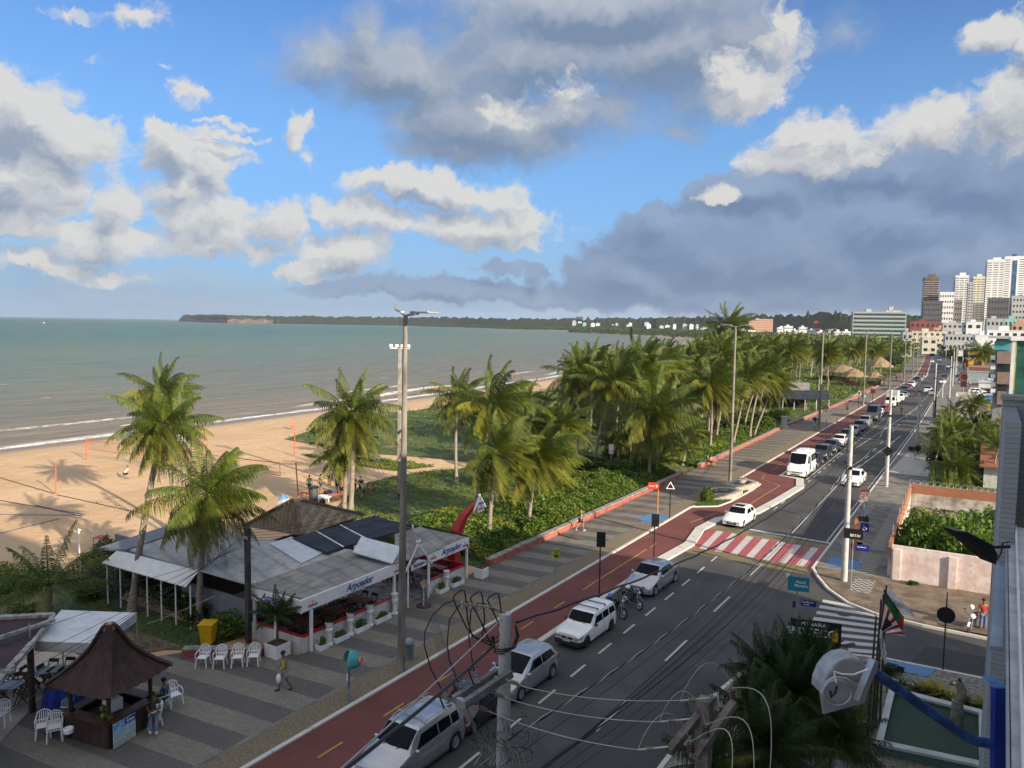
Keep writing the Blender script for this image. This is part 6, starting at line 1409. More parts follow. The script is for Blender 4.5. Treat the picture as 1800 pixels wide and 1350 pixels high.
def sign_full(t,rz,items):
 e=bpy.data.objects.new('sign_face',None)
 for it in items:
  if it[0]=='b':
   _,nm,w,h,xc,zc,m=it;mb=MB();mb.box((xc,-.055,zc),(w,.03,h));mb.v=[tuple(Matrix.Rotation(rz,3,'Z')@Vector(v))for v in mb.v];obj(nm,mb,m,t)
  else:
   _,s,size,xc,zc,m=it;p=Matrix.Rotation(rz,3,'Z')@Vector((xc,-.075,zc));text('lettering',s,size,m,t,p,(R(90),0,rz),offset=.002)
 bpy.data.objects.remove(e)
p=G(1397,1135);t=signpost('hotel_sign','teal hotel sign on a tall steel post above the black banner',p.x,p.y,2.9)
sign_full(t,face_cam(p.x,p.y),[('b','sign_plate',1.0,.72,0.05,3.05,M_teals),('t','Hotel',.20,.15,3.16,M_plastic),('t','Manaíra',.20,.18,2.98,M_plastic),('b','back_plate',.2,.16,-.46,3.44,M_plastic),('b','street_plate',.72,.30,.55,2.15,M_navys),('t','Rua Manoel',.11,.5,2.20,M_plastic),('t','Arruda',.09,.45,2.08,M_plastic),('b','street_plate',.14,.34,-.12,2.0,M_navys)])
p=G(1495,1040);t=signpost('street_sign','thin posts with a black advert plate and blue name plate at the street corner',p.x,p.y,3.3)
sign_full(t,face_cam(p.x,p.y),[('b','advert_plate',1.08,.62,0.0,3.45,M_blk),('t','BETAI',.22,.1,3.35,M_plastic),('b','street_plate',.75,.38,.50,2.65,M_navys),('t','Rua Manoel',.10,.48,2.70,M_plastic)])
obj('post',MB().cyl((-.14,.02,0),(-.14,.02,3.3),.025,n=6),M_steel,t)
p=G(1657,1182);t=signpost('round_sign','round traffic sign seen from behind on a tall post by the side street',p.x,p.y,3.4,.03,M_wire)
rz=face_cam(p.x,p.y);mb=MB();mb.cyl((0,-.03,2.62),(0,-.05,2.62),.38,n=24);mb.v=[tuple(Matrix.Rotation(rz,3,'Z')@Vector(v))for v in mb.v];obj('disc',mb,M_black,t)
mb=MB();mb.cyl((-.02,0,3.35),(.02,0,3.35),.34,n=20);obj('side_disc',mb,M_wire,t)
p=G(1155,921,.12);t=signpost('bus_stop_sign','red sign plate on an orange post at the blue ramp',p.x,p.y,3.2,.05,M_orange)
sign_full(t,face_cam(p.x,p.y),[('b','sign_plate',.85,.55,-.35,3.05,mat('sign_red',(.50,.05,.02),.5)),('t','Parada',.14,-.5,3.05,M_plastic),('b','pictogram',.16,.22,-.12,3.05,M_plastic)])
def tri(t,rz,z,s,m1,m2):
 for k,(f,m)in enumerate(((1,m1),(.66,m2))):
  mb=MB();mb.pris([(math.cos(a)*s*f,-.03-.02*k,z+math.sin(a)*s*f)for a in(R(90),R(210),R(330))],(0,-.015,0));mb.v=[tuple(Matrix.Rotation(rz,3,'Z')@Vector(v))for v in mb.v];obj('triangle',mb,m,t)
p=G(1177,911,.12);t=signpost('warning_sign','triangular crossing sign on a black post beside the red sign',p.x,p.y,2.5,.045,M_black);tri(t,face_cam(p.x,p.y),2.65,.42,M_plastic,M_blk)
p=G(1509,716,.12);t=signpost('warning_sign','small triangular sign far along the promenade',p.x,p.y,2.7,.06,M_black);tri(t,face_cam(p.x,p.y),2.9,.55,M_plastic,M_blk)
p=G(1533,712,.12);t=signpost('square_sign','dark red square sign far along the promenade',p.x,p.y,2.6,.05,M_black);sign_full(t,face_cam(p.x,p.y),[('b','sign_plate',.9,.9,0,2.9,mat('maroon_sign',(.12,.02,.02),.6))])
for(x,y,h,lab)in((-18.0,38.7,4.2,'black backed traffic sign on a thin pole next to the motorcycles'),(-18.35,47.9,3.3,'black backed traffic sign on a thin pole at the start of the wide kerb')):
 t=signpost('traffic_sign',lab,x,y,h,.04,M_black,.06);sign_full(t,face_cam(x,y),[('b','sign_plate',.50,.86,.03,h-.42,M_blk)])
p=G(975,1028,.12);t=signpost('notice_sign','green and yellow notice on a blue post beside the cycle lane',p.x,p.y,2.0,.03,M_teal)
sign_full(t,face_cam(p.x,p.y),[('b','notice_plate',.52,.72,.04,1.9,mat('lime_sign',(.38,.45,.10),.5)),('t','AVANCE',.10,.05,2.12,M_blk),('t','MAIS',.09,.05,2.0,M_blk),('b','picture',.3,.2,.06,1.80,mat('brown_sign',(.2,.08,.06),.5))])
p=G(1517,923,.12);t=signpost('advert_sign','advert board with a face picture on a green post on the pavement',p.x,p.y,2.2,.03,M_teal)
sign_full(t,face_cam(p.x,p.y),[('b','advert_plate',.72,1.1,0,2.4,mat('advert_picture',(.42,.32,.30),.5,var=.5,scale=4)),('b','advert_top',.74,.3,0,2.85,mat('advert_red',(.30,.05,.04),.5))])
t=thing('public_phone','orange framed public telephone with a blue wheelchair symbol beside the tall pole','phone',(-7.4,58.5,.12));rz=face_cam(-7.4,58.5)
obj('frame',MB().bb((-.10,-.1,0),(.10,.1,2.3)),M_orange,t);mb=MB();mb.box((.55,0,1.75),(.55,.04,.6));obj('symbol_plate',mb,M_navys,t)
mb=MB();mb.tube([(.55+.12*math.cos(a),-.03,1.67+.12*math.sin(a))for a in np.linspace(R(140),R(400),12)],.02,5);mb.tube([(.50,-.03,1.92),(.52,-.03,1.74),(.64,-.03,1.74),(.68,-.03,1.62)],.02,5);obj('wheelchair_symbol',mb,M_plastic,t)
mb=MB();mb.box((.45,.0,2.35),(.7,.05,.35));obj('upper_plate',mb,M_wire,t);mb=MB();mb.ell((.7,0,2.5),(.14,.1,.2),8,6);obj('handset_hood',mb,M_black,t)
a,b=G(1388,1140,.1),G(1477,1152,.1);bn_=thing('banner','long black banner with white lettering behind the palms','banner',a,math.atan2((b-a).y,(b-a).x));L_=(b-a).length
obj('panel',MB().bb((0,-.03,.1),(L_,.03,1.55)),M_blk,bn_);text('lettering','BOTECO',.55,M_plastic,bn_,(L_*.45,-.04,.95),(R(90),0,0),offset=.006);text('lettering','MANAIRA',.26,M_plastic,bn_,(L_*.45,-.04,1.36),(R(90),0,0));text('lettering','BAR',.4,M_plastic,bn_,(L_*.06,-.04,.95),(R(90),0,0),offset=.006)
mb=MB();mb.pris([(L_-.42,-.05,.65),(L_-.14,-.05,.65),(L_-.14,-.05,1.05),(L_-.24,-.05,1.22),(L_-.32,-.05,1.22),(L_-.42,-.05,1.05)],(0,.015,0));obj('bottle_tag',mb,M_yellow,bn_);text('lettering','50',.16,M_blk,bn_,(L_-.28,-.055,.85),(R(90),0,0))
M_cplant=mat('planter_concrete',(.40,.37,.32),.9,var=.2,scale=2,bump=.3)
for(cx,cy,s,k)in((-20.4,70.6,1.35,0),(-20.0,75.5,1.15,1)):
 t=thing('concrete_planter',['nearer','farther'][k]+' angular concrete planter bench on the islet','planter',(cx,cy,.14),R(-12));mb=MB()
 o_=[(-s,-2.0),(.1,-2.3),(s,-.8),(s*.9,1.4),(-.2,1.9),(-s,1.0)];i_=[(x*.66,y*.70)for x,y in o_];n=6
 mb.add([(x,y,0)for x,y in o_]+[(x,y,.5)for x,y in o_]+[(x,y,.5)for x,y in i_]+[(x,y,.1)for x,y in i_],[(i,(i+1)%n,n+(i+1)%n,n+i)for i in range(n)]+[(n+i,n+(i+1)%n,2*n+(i+1)%n,2*n+i)for i in range(n)]+[(2*n+i,2*n+(i+1)%n,3*n+(i+1)%n,3*n+i)for i in range(n)]);obj('shell',mb,M_cplant,t)
 obj('soil',MB().poly([(x,y,.2)for x,y in i_]),M_soil,t)
M_pink=mat('peeling_pink_wall',(.66,.60,.58),.9,var=.18,scale=1.3,bump=1.0,bscale=3.5,col2=(.58,.42,.39));M_brick=grid_wall('brick_wall',(.42,.17,.08),(.34,.13,.06),(.30,.24,.18),.24,.10)
M_stain=mat('stained_white_wall',(.55,.52,.47),.9,var=.35,scale=.8,bump=.5)
pw=thing('boundary_wall','peeling pink and white boundary wall of the vacant lot, facing the side street','wall',(-4.6,53.2,0),R(1));obj('panel',MB().bb((0,0,0),(9,.28,2.25)),M_pink,pw)
for x in(.10,3.15):obj('pilaster',MB().bb((x,-.14,0),(x+.42,0,2.05)),M_pink,pw)
bw=thing('boundary_wall','orange brick side wall of the vacant lot along the pavement','wall',(0,0,0));a,b=Vector((-4.75,53.7,0)),Vector((-5.25,74.2,0));mb=MB();mb.beam(a+Vector((0,0,.8)),b+Vector((0,0,.8)),.2,1.6);obj('lower_panel',mb,M_stain,bw);mb=MB();mb.beam(a+Vector((0,0,1.9)),b+Vector((0,0,2.1)),.19,.85);obj('brick_top',mb,M_brick,bw)
bw2=thing('boundary_wall','stained white rear wall of the vacant lot with a brick and barbed wire top','wall',(-5.2,74.3,0));obj('lower_panel',MB().bb((0,0,0),(12,.3,1.7)),M_stain,bw2);obj('brick_top',MB().bb((-.02,.02,1.7),(12,.28,2.5)),M_brick,bw2)
mb=MB()
for i in range(22):
 x=i*.5;mb.tube([(x+.2*math.cos(q_),.15+.2*math.sin(q_)*.4,2.65+.2*math.sin(q_))for q_ in np.linspace(0,6.28,9)],.018,4)
obj('barbed_wire',mb,M_steel,bw2)
for i in range(7):
 q_=a.lerp(b,(i+.5)/7);mb=MB();mb.cyl((q_.x,q_.y,2.2),(q_.x,q_.y,3.1),.04,n=6);obj('wire_post',mb,M_conc,bw)
sheet('lot_ground',[(-4.6,53.5),(8,53.8),(8,74.3),(-5.1,74.3)],.03,M_turf)
cover('lot_weeds',[(-4.4,53.8),(6,54),(6,74),(-5.0,74)],16000,.18,lambda x,y,n:.1+.9*n**1.5,M_leafd,15,'weeds and creepers filling the vacant lot behind the pink wall',.15)
for i,(x,y,s)in enumerate(((-3.3,55.2,1.25),(-1.9,55.6,1.5),(-.3,55.6,1.5),(1.3,55.3,1.25),(-3.4,57.5,1.4),(-1.4,58.5,1.5),(.6,58,1.5),(-.5,63,1.6),(1.8,62,1.9),(2,67,1.8),(-3.4,66,1.0),(.3,70,1.3))):bush(x,y,s*1.05,'leafy bush growing behind the pink boundary wall','bushes in the vacant lot',i%3,sz=s*1.9 if i<7 else s*1.3)
bush(-3.3,52.7,.32,'tiny dark weed growing at the foot of the pink wall',None,3)
sheet('garden_ground',[(-5.3,75),(14,75),(14,140),(-6.5,140)],.03,M_turf)
rg_=random.Random(9)
for i in range(26):
 x,y=rg_.uniform(-4.6,5),rg_.uniform(90,138);palm((x,y),(x+.3,y,rg_.uniform(1.6,4.8)),'feathery garden palm in the dense clump right of the pavement',crown=[CR_BIG,CR_YOUNG,CROWNS[2]][i%3],s=rg_.uniform(.55,.85),group='garden palms right of the pavement',nuts=False,r=.1,name='garden_palm')
for i in range(16):
 bush(rg_.uniform(-4.8,5),rg_.uniform(91,136),rg_.uniform(1.4,2.2),'dark hedge shrub under the garden palms','hedge shrubs in the garden',3+i%2)
for i in range(4):
 pt_=thing('conifer','small pointed conifer at the front of the palm garden','conifer',(-4.2+i*1.0,86+.4*i,0),0,'small conifers before the palm garden');rng=np.random.default_rng(i);n=900;h_=rng.random(n)**1.3;th_=rng.random(n)*6.28;rr_=(1-h_)*.45*rng.random(n)**.4;V,Fq,T=leaf_quads(rng,np.stack([rr_*np.cos(th_),rr_*np.sin(th_),h_*2.2+.1],1),.13,up=.2);o=bpy.data.objects.new('foliage',arr_mesh('foliage',V,Fq,M_leaf,T));link(o,pt_);obj('trunk',MB().cyl((0,0,0),(0,0,.5),.05,n=6),M_barkd,pt_)
M_clay=mat('clay_roof',(.30,.12,.07),.85,var=.3,scale=6,streak=(4,1,1),bump=.4)
for(x,y,z,w,lab)in((1.2,112,3.3,5,'upper terracotta roof beside the grey hotel wall'),(-.3,90,2.3,5,'lower terracotta porch roof behind the brick wall')):
 t=thing('tiled_porch',lab,'roof',(x,y,0));mb=MB();mb.pris([(0,0,z),(w,0,z),(w,4.5,z+1.5),(0,4.5,z+1.5)],(0,0,-.15));obj('roof',mb,M_clay,t);obj('wall',MB().bb((.4,.6,0),(w,4.4,z)),M_tilew,t)
pt=G(1606,806,.12);t=thing('potted_tree','clipped round tree in a white pot on the pavement','tree',pt);obj('pot',MB().lathe([(.28,0),(.40,.6),(.34,.6),(.01,.5)],n=14),M_white,t);o=bpy.data.objects.new('crown',BUSH[3]);link(o,t);o.location.z=.75;o.scale=(.6,.6,.75);obj('trunk',MB().cyl((0,0,.4),(0,0,1.0),.05,n=6),M_barkd,t)
def lamppost(x,y,h,lab,arms,wet=True,r=.16,lean=(0,0)):
 t=thing('lamp_post',lab,'lamp post',(x,y,.12));h-=.12
 tp=Vector((lean[0],lean[1],h));obj('pole',MB().tube([(0,0,0),tp*.5,tp],[r*1.15,r*.9,r*.62],12),M_polec,t,smooth=True)
 for(dx,dy,L,dz)in arms:
  d=Vector((dx,dy,0)).normalized();m_=MB();m_.tube([tp+Vector((0,0,-.05)),tp+d*.5+Vector((0,0,.03)),tp+d*(.6)+Vector((0,0,.05))],.05,6);obj('arm',m_,M_steel,t)
  m_=MB();s=Vector((-d.y,d.x,0));e=tp+d*.45+Vector((0,0,.06));pts=[]
  m_.pris([e-s*.10,e+s*.10,e+d*L*.5+s*.20+Vector((0,0,dz*.4)),e+d*L+s*.05+Vector((0,0,dz)),e+d*L-s*.05+Vector((0,0,dz)),e+d*L*.5-s*.20+Vector((0,0,dz*.4))],(0,0,.09));obj('lamp_head',m_,M_lampm,t,bevel=.03)
 return t
M_polec=mat('pole_concrete',(.26,.235,.20),.9,var=.35,scale=1.2,bump=.3,col2=(.085,.08,.072),streak=(1,1,.25));M_lampm=mat('lamp_casing',(.36,.37,.38),.4,.3,var=.1)
M_pwhite=mat('white_concrete_pole',(.46,.46,.46),.85,var=.12,scale=2)
lp0=G(705,1183);lamppost(lp0.x,lp0.y,16.15,'tall dark stained lamp post with three blade shaped lamps beside the restaurant',[(-.9,.6,1.1,.28),(.6,.3,1.0,-.02),(1,-.3,1.3,.0)],lean=(.05,.15))
lamppost(-21.7,77.2,15.9,'pale lamp post on the islet beside the concrete planters',[(-1,.3,1.3,.12),(1,-.1,1.3,.08)],r=.15)
for i,(x,y,w)in enumerate(((-21.6,124,'beside the far telephone hood'),(-21.5,171,'second beyond the islet on the promenade'),(-21.3,216,'third beyond the islet on the promenade'),(-21.6,258,'fourth beyond the islet on the promenade'),(-22.5,300,'fifth beyond the islet on the promenade'),(-24.5,345,'sixth beyond the islet on the promenade'),(-28.5,402,'seventh beyond the islet, where the promenade bends'),(-35,505,'farthest promenade lamp post that still shows its pole'),(-41,600,'last lamp post at the bend of the bay'))):
 lamppost(x,y,15.6,'slim lamp post '+w,[(-1,.2,1.5,.1),(1,-.2,1.5,.1)],r=.17)
def mast(x,y,h,lab):
 t=thing('floodlight_mast',lab,'floodlight mast',(x,y,0),R(20));mb=MB();mb.add([(a*.17*(1-.35*z),b*.17*(1-.35*z),z*h)for z in(0,1)for a,b in((-1,-1),(1,-1),(1,1),(-1,1))],[(3,2,1,0),(4,5,6,7),(0,1,5,4),(1,2,6,5),(2,3,7,6),(3,0,4,7)]);obj('column',mb,M_conc,t)
 obj('crossbar',MB().bb((-.9,-.05,h-.2),(.9,.05,h-.1)),M_plastic,t)
 for a in(-.8,-.25,.25,.8):mb=MB();mb.box((a,-.05,h+.05),(.26,.18,.22),rx=-.5);obj('floodlight',mb,M_plastic,t)
mast(-43.9,52.1,13.7,'square concrete floodlight mast with four lamps behind the dark lamp post')
mast(-52,200,15,'far floodlight mast poking above the palm grove');mast(-50,300,15.5,'second far floodlight mast above the grove')
dp=G(437,1130,.05);t=thing('utility_pole','dark square pole at the left restaurant corner where wires meet','utility pole',dp);obj('pole',MB().bb((-.11,-.11,0),(.11,.11,5.75)),mat('dark_pole',(.055,.055,.058),.8,var=.3),t);obj('bracket',MB().bb((-.16,-.13,5.2),(.16,-.11,5.35)),M_steel,t)
dpt=dp+Vector((0,0,5.6))
def insul(mb,a,b,r=.055,k=4):
 a,b=Vector(a),Vector(b)
 for i in range(k):p=a.lerp(b,(i+.2)/k);q=a.lerp(b,(i+.8)/k);mb.cyl(p,q,r,r*.6,8)
RP=[(-7.0,51.0),(-8.15,84.6),(-8.1,121.6),(-8.1,157.5),(-7.6,207),(-8.6,251),(-9.6,300),(-10.6,342)]
wds=['with the black advert plate at the street corner','second from the street corner, with a black arrow sign','third from the street corner','fourth from the street corner, by the little square building','fifth from the street corner','sixth from the street corner','seventh from the street corner','eighth from the street corner']
tops=[]
M_pb=M_concd
for i,(x,y)in enumerate(RP):
 h=9.75;t=thing('utility_pole','white concrete utility pole '+wds[i],'utility pole',(x,y,.12));obj('pole',MB().tube([(0,0,0),(0,0,h)],[.20,.12],12),M_pwhite,t,smooth=True);tops.append(Vector((x,y,h+.1)))
 mb=MB();mb.box((0,-.1,h-2.6),(.35,.25,.18));mb.box((0,.12,h-3.2),(.3,.2,.3));mb.cyl((-.3,0,h-2.3),(.3,0,h-2.3),.03,n=5);obj('line_bracket',mb,M_wire,t)
 if i==0:obj('number_band',MB().cyl((0,0,3.6),(0,0,3.75),.175,n=12),M_steel,t)
 if i==1:mb=MB();mb.box((.0,-.25,3.6),(.75,.04,.75),ry=R(45));obj('diamond_sign',mb,M_black,t)
for i,(u,v,vt,w)in enumerate(((1643,736,652,'dark pole in front of the small square building'),(1656,700,668,'thin pole beside the right far pavement'),(1690,676,628,'pole at the roadside car park'),(1700,668,612,'tall pole behind the roadside car park'),(1661,655,603,'far pole by the shade trees'),(1675,650,610,'far pole right of the shade trees'),(1723,720,665,'white pole by the small square building'))):
 b=G(u,v);hh=min(14,(AT(u,vt,b)).z);t=thing('pole',w,'pole',b);obj('shaft',MB().cyl((0,0,0),(0,0,hh),.15,.1,8),M_pwhite if i else M_wire,t);obj('cap',MB().cyl((0,0,hh),(0,0,hh+.08),.12,n=8),M_steel,t)
wp0=Vector((-8.0,12.78,.12));WT=10.0
t=thing('utility_pole','thick white concrete utility pole in the foreground with double crossarms and cable loops','utility pole',wp0);zt=WT-.12
obj('pole',MB().tube([(0,0,0),(0,0,zt)],[.20,.12],20),M_pwhite,t,smooth=True)
mb=MB()
for z in np.arange(4,zt-.3,.22):
 r_=.20-.08*z/zt;a=math.atan2(-12.78,8.0);mb.cyl((math.cos(a)*r_*.9,math.sin(a)*r_*.9,z),(math.cos(a)*(r_+.004),math.sin(a)*(r_+.004),z),.012,n=6);mb.cyl((math.cos(a+1)*r_*.9,math.sin(a+1)*r_*.9,z),(math.cos(a+1)*(r_+.004),math.sin(a+1)*(r_+.004),z),.012,n=6)
obj('bolt_holes',mb,M_black,t)
M_arm=mat('crossarm_concrete',(.17,.18,.175),.85,var=.2,scale=4,bump=.3);M_por=mat('grey_porcelain',(.30,.33,.36),.3,var=.15);M_brn=mat('brown_porcelain',(.06,.02,.015),.2,var=.2);M_beige=mat('beige_insulator',(.30,.25,.19),.4,var=.2)
Dw=(Vector((wp0.x,wp0.y,WT))-Vector((0,0,H))).dot(FW)
def rel(u,v,dD=0):return PD(u,v,Dw+dD)-wp0
mb=MB();mb.beam(rel(899,1183,-.35),rel(816,1238,-.95),.12,.15);obj('crossarm',mb,M_arm,t,bevel=.008)
mb=MB();mb.beam(rel(876,1180,.25),rel(797,1230,-.35),.12,.15);obj('crossarm',mb,M_arm,t,bevel=.008)
mb=MB();mb.beam(rel(866,1200,.1),rel(872,1190,-.3),.04,.04);mb.beam(rel(832,1215,-.1),rel(843,1222,-.7),.04,.04);mb.box(rel(812,1236,-.9),(.22,.10,.16));obj('arm_brackets',mb,M_steel,t)
for k,(u,v)in enumerate(((835,1180),(808,1200),(783,1222))):
 mb=MB();insul(mb,rel(u-2,v-8,-.1),rel(u+8,v+22,-.25),.06,5);obj('fuse_insulator',mb,M_por,t,smooth=False)
 mb=MB();mb.beam(rel(u-12,v-2,-.1),rel(u+4,v-8,-.1),.03,.03);mb.beam(rel(u-12,v-2,-.1),rel(u-2,v+24,-.2),.02,.03);obj('fuse_arm',mb,M_wire,t)
for k,(u,v)in enumerate(((888,1194),(862,1216),(832,1240))):
 mb=MB();insul(mb,rel(u+10,v+4,-.55),rel(u+24,v+9,-.6),.055,4);mb.cyl(rel(u,v,-.5),rel(u+36,v+14,-.62),.018,n=6);obj('strain_insulator',mb,M_beige,t)
mb=MB();mb.beam(rel(812,1063,0),rel(865,1069,0),.03,.04);mb.beam(rel(808,1061,-.25),rel(862,1067,-.25),.03,.04);mb.beam(rel(861,1068,.1),rel(888,1076,0),.05,.06)
for k in range(4):mb.beam(rel(812+k*15,1057+k*1.5,.2),rel(812+k*15,1069+k*1.5,-.35),.03,.03)
obj('cable_rack',mb,M_beige,t)
mb=MB()
for k,u in enumerate((797,827,857)):
 mb.tube([rel(u+12,1080,0),rel(u+4,1064,0),rel(u,1051+2*k,0),rel(u+3,1045+2*k,0),rel(u+14,1037+3*k,0),rel(u+19,1038+3*k,0),rel(u+21,1046+3*k,0),rel(u+23,1066,0),rel(u+25,1090,0),rel(u+33 if k==0 else u+20,1118,0),rel(868,1130-k*3,0)],.016,6)
 mb.tube([rel(u+12,1080,0),rel(u+24,1105,0),rel(u+40-k*8,1122,0),rel(864,1135,0)],.016,6)
obj('cable_loops',mb,M_wire,t,smooth=True)
mb=MB();mb.tube([rel(798,1056,0),rel(780,1062,0),rel(760,1082,-.1),rel(747,1110,-.2),rel(746,1135,-.3),rel(757,1175,-.3),rel(778,1215,-.2)],.014,6);obj('jumper_cable',mb,M_wire,t)
mb=MB();mb.tube([rel(826,1058,0),rel(806,1065,0),rel(790,1090,-.1),rel(786,1130,-.2),rel(790,1160,-.2),rel(806,1200,-.2)],.014,6);obj('jumper_cable',mb,M_wire,t)
mb=MB();mb.tube([rel(857,1062,0),rel(840,1060,0),rel(828,1072,0),rel(824,1120,-.1),rel(830,1160,-.2),rel(833,1180,-.2)],.014,6);obj('jumper_cable',mb,M_wire,t)
for k in range(3):mb=MB();mb.tube([rel(864+k*2,1118,.1),rel(870,1140+k*4,.1),rel(882,1142+k*4,-.25),rel(900+k*3,1138,-.2),rel(908+k*2,1118,0),rel(906,1098,0)],.016,6);obj('cable_coil',mb,M_wire,t,smooth=True)
mb=MB();rr=random.Random(4)
for k in range(22):
 u,v=rr.uniform(840,925),rr.uniform(1280,1335);rx_,ry_=rr.uniform(8,26),rr.uniform(8,26);a0=rr.random()*6;mb.tube([rel(u+rx_*math.cos(a0+q_)*(1+.2*q_/6),v+ry_*math.sin(a0+q_),rr.uniform(-.5,.3))for q_ in np.linspace(0,rr.uniform(3,6),10)],.006,4)
obj('cable_tangle',mb,M_wire,t)
mb=MB()
for k in range(8):u=845+rr.random()*70;mb.tube([rel(u,1310,-.3),rel(u+rr.uniform(-10,20),1325,-.3),rel(u+rr.uniform(-20,30),1345,-.3)],.007,4)
obj('light_cable_tangle',mb,M_wirel,t)
cp0=Vector((-3.9,12.9,.12));cpt=PD(1240,1228,13.2);cp0=Vector((cpt.x,cpt.y,.12));t2=thing('utility_pole','weathered square concrete pole with two crossarms and brown insulators at the bottom edge','utility pole',cp0);zt2=cpt.z-.12
obj('pole',MB().bb((-.12,-.12,0),(.12,.12,zt2)),M_concd,t2,bevel=.01);D2=13.2
def rl2(u,v,dD=0):return PD(u,v,D2+dD)-cp0
mb=MB();mb.beam(rl2(1255,1226,.3),rl2(1176,1322,-.5),.13,.13);obj('crossarm',mb,M_concd,t2,bevel=.008);mb=MB();mb.beam(rl2(1290,1236,.25),rl2(1222,1332,-.55),.13,.13);obj('crossarm',mb,M_concd,t2,bevel=.008)
for k,(u,v)in enumerate(((1288,1228),(1241,1292),(1214,1322))):mb=MB();insul(mb,rl2(u,v,-.1+(-.2*k)),rl2(u,v-18,-.1+(-.2*k)),.065,4);obj('pin_insulator',mb,M_brn,t2);mb=MB();mb.cyl(rl2(u,v-20,-.1-.2*k),rl2(u,v+8,-.1-.2*k),.02,n=6);obj('insulator_pin',mb,M_steel,t2)
for k,(u,v)in enumerate(((1210,1231),(1174,1268),(1136,1317))):mb=MB();insul(mb,rl2(u,v,0-.25*k),rl2(u+14,v,0-.25*k),.055,4);obj('strain_insulator',mb,M_beige,t2);mb=MB();mb.cyl(rl2(u-14,v+1,-.25*k),rl2(u+38,v-4,-.25*k),.018,n=6);obj('strain_link',mb,M_steel,t2)
GR='overhead wires'
def wire(p,q,sag,r=.008,m=None,lab='thin black overhead wire running along the street',n=20,group='thin wires along the street',bundle=0):
 p,q=Vector(p),Vector(q);pts=[]
 for i in range(n+1):
  s=i/n;x=p.lerp(q,s);x.z-=4*sag*s*(1-s)
  if bundle:x.z+=.02*math.sin(i*2.3)
  pts.append(x)
 return single('overhead_cable',lab,'cable',MB().tube(pts,r,5,cap=False),m or M_wire,group=group)
W0=Vector((wp0.x,wp0.y,0))
wire(PD(908,1094,Dw),tops[0]-Vector((0,0,1.5)),1.05,.028,M_wire,'thick black cable bundle sagging from the foreground pole towards the street corner pole',48,None,1)
wire(PD(869,1134,Dw),PD(590,1365,9.5),.05,.03,M_wire,'thick black cable bundle slanting down to the bottom edge of the frame',12,None)
wire(PD(880,1090,Dw-.1),PD(590,1360,9.4),.03,.014,M_wirel,'bright steel wire beside the slanting cable bundle',8,None)
def twisted(p,q,sag,lab):
 p,q=Vector(p),Vector(q);n=260;A=[];B=[]
 for i in range(n+1):
  s=i/n;x=p.lerp(q,s);x.z-=4*sag*s*(1-s);a=i*.55;A.append(x+Vector((math.cos(a),0,math.sin(a)))*.018);B.append(x-Vector((math.cos(a),0,math.sin(a)))*.018)
 t=thing('twisted_cable',lab,'cable',(0,0,0));obj('dark_strand',MB().tube(A,.018,4,cap=False),M_wire,t);obj('light_strand',MB().tube(B,.016,4,cap=False),M_wirel,t)
twisted(PD(893,1300,Dw-.1),tops[0]-Vector((0,0,2.4)),1.0,'twisted light and dark cable hanging over the traffic lane')
twisted(tops[0]-Vector((0,0,2.5)),tops[1]-Vector((0,0,2.6)),.9,'twisted cable between the two nearest white street poles')
rw=random.Random(2)
for k in range(9):wire(PD(880+rw.uniform(-8,90),1345+k*5,Dw-.5-.1*k),tops[0]-Vector((rw.uniform(-.1,.1),0,2.3+.16*k)),.8+.09*k,.009 if k%3 else.016)
for i in range(len(tops)-1):
 for k in range(5):wire(tops[i]-Vector((.1*k-.2,0,1.4+.3*k)),tops[i+1]-Vector((.1*k-.2,0,1.4+.3*k)),.5+.15*k,.012 if i<3 else.02,n=14)
ends=[(924,1208,1196,1231),(898,1230,1160,1269),(868,1254,1122,1318)]
for k,(a,b,c,d)in enumerate(ends):wire(PD(a,b,Dw-.62),PD(c,d,D2-.25*k),.10,.008,M_wirel,'pale bare wire between the white pole and the weathered crossarms',16,'pale bare wires across the street')
for k,(pa_,pb_)in enumerate((((1196,1231),(1288,1209)),((1160,1266),(1241,1274)),((1122,1316),(1214,1304)))):
 m_=MB();a,b=PD(*pa_,D2-.25*k),PD(*pb_,D2-.1-.2*k);m_.tube([a.lerp(b,s)+Vector((0,0,.55*math.sin(s*math.pi)**.8))for s in np.linspace(0,1,12)],.007,4,cap=False);single('jumper_wire','pale looping jumper wire over the weathered crossarms','wire',m_,M_wirel,group='jumper wires on the weathered pole')
 m_=MB();e=PD((1352,1325,1285)[k],1375,D2-1.5);m_.tube([b.lerp(e,s)+Vector((0,0,.5*math.sin(s*math.pi)))+rt.normalized()*.25*math.sin(s*math.pi)for s in np.linspace(0,1,12)],.009,4,cap=False);single('drop_wire','pale wire curving down from the brown insulators to the bottom edge','wire',m_,M_wirel,group='drop wires at the bottom edge')
lpw=Vector((lp0.x,lp0.y,0))
for k in range(7):wire(lpw+Vector((.1,0,8.4-.22*k)),PD(820+k*5,1240+k*12,Dw-.4),.45+.1*k,.007,lab='thin wire fanning from the dark lamp post down to the foreground pole',group='wires from the dark lamp post')
for k in range(5):wire(lpw+Vector((-.1,0,8.3-.25*k)),dpt-Vector((0,0,.12*k)),.35,.009,lab='black wire from the dark lamp post to the pole at the restaurant corner',group='wires over the restaurant roof')
for k in range(4):wire(lpw+Vector((-.1,0,8.2-.2*k)),(-44.1,47+k*.8,5.5-.2*k),.6,.012,lab='black wire from the dark lamp post towards the palms behind',group='wires towards the palms')
for k,(u,v)in enumerate(((0,1290),(0,1240),(0,1225),(0,1195),(0,1140),(60,1070))):wire(dpt-Vector((0,0,.15*k)),G(u-40,v,4.6),.3,.010,lab='black wire from the restaurant corner pole over the kiosk to the left edge',group='wires over the kiosk')
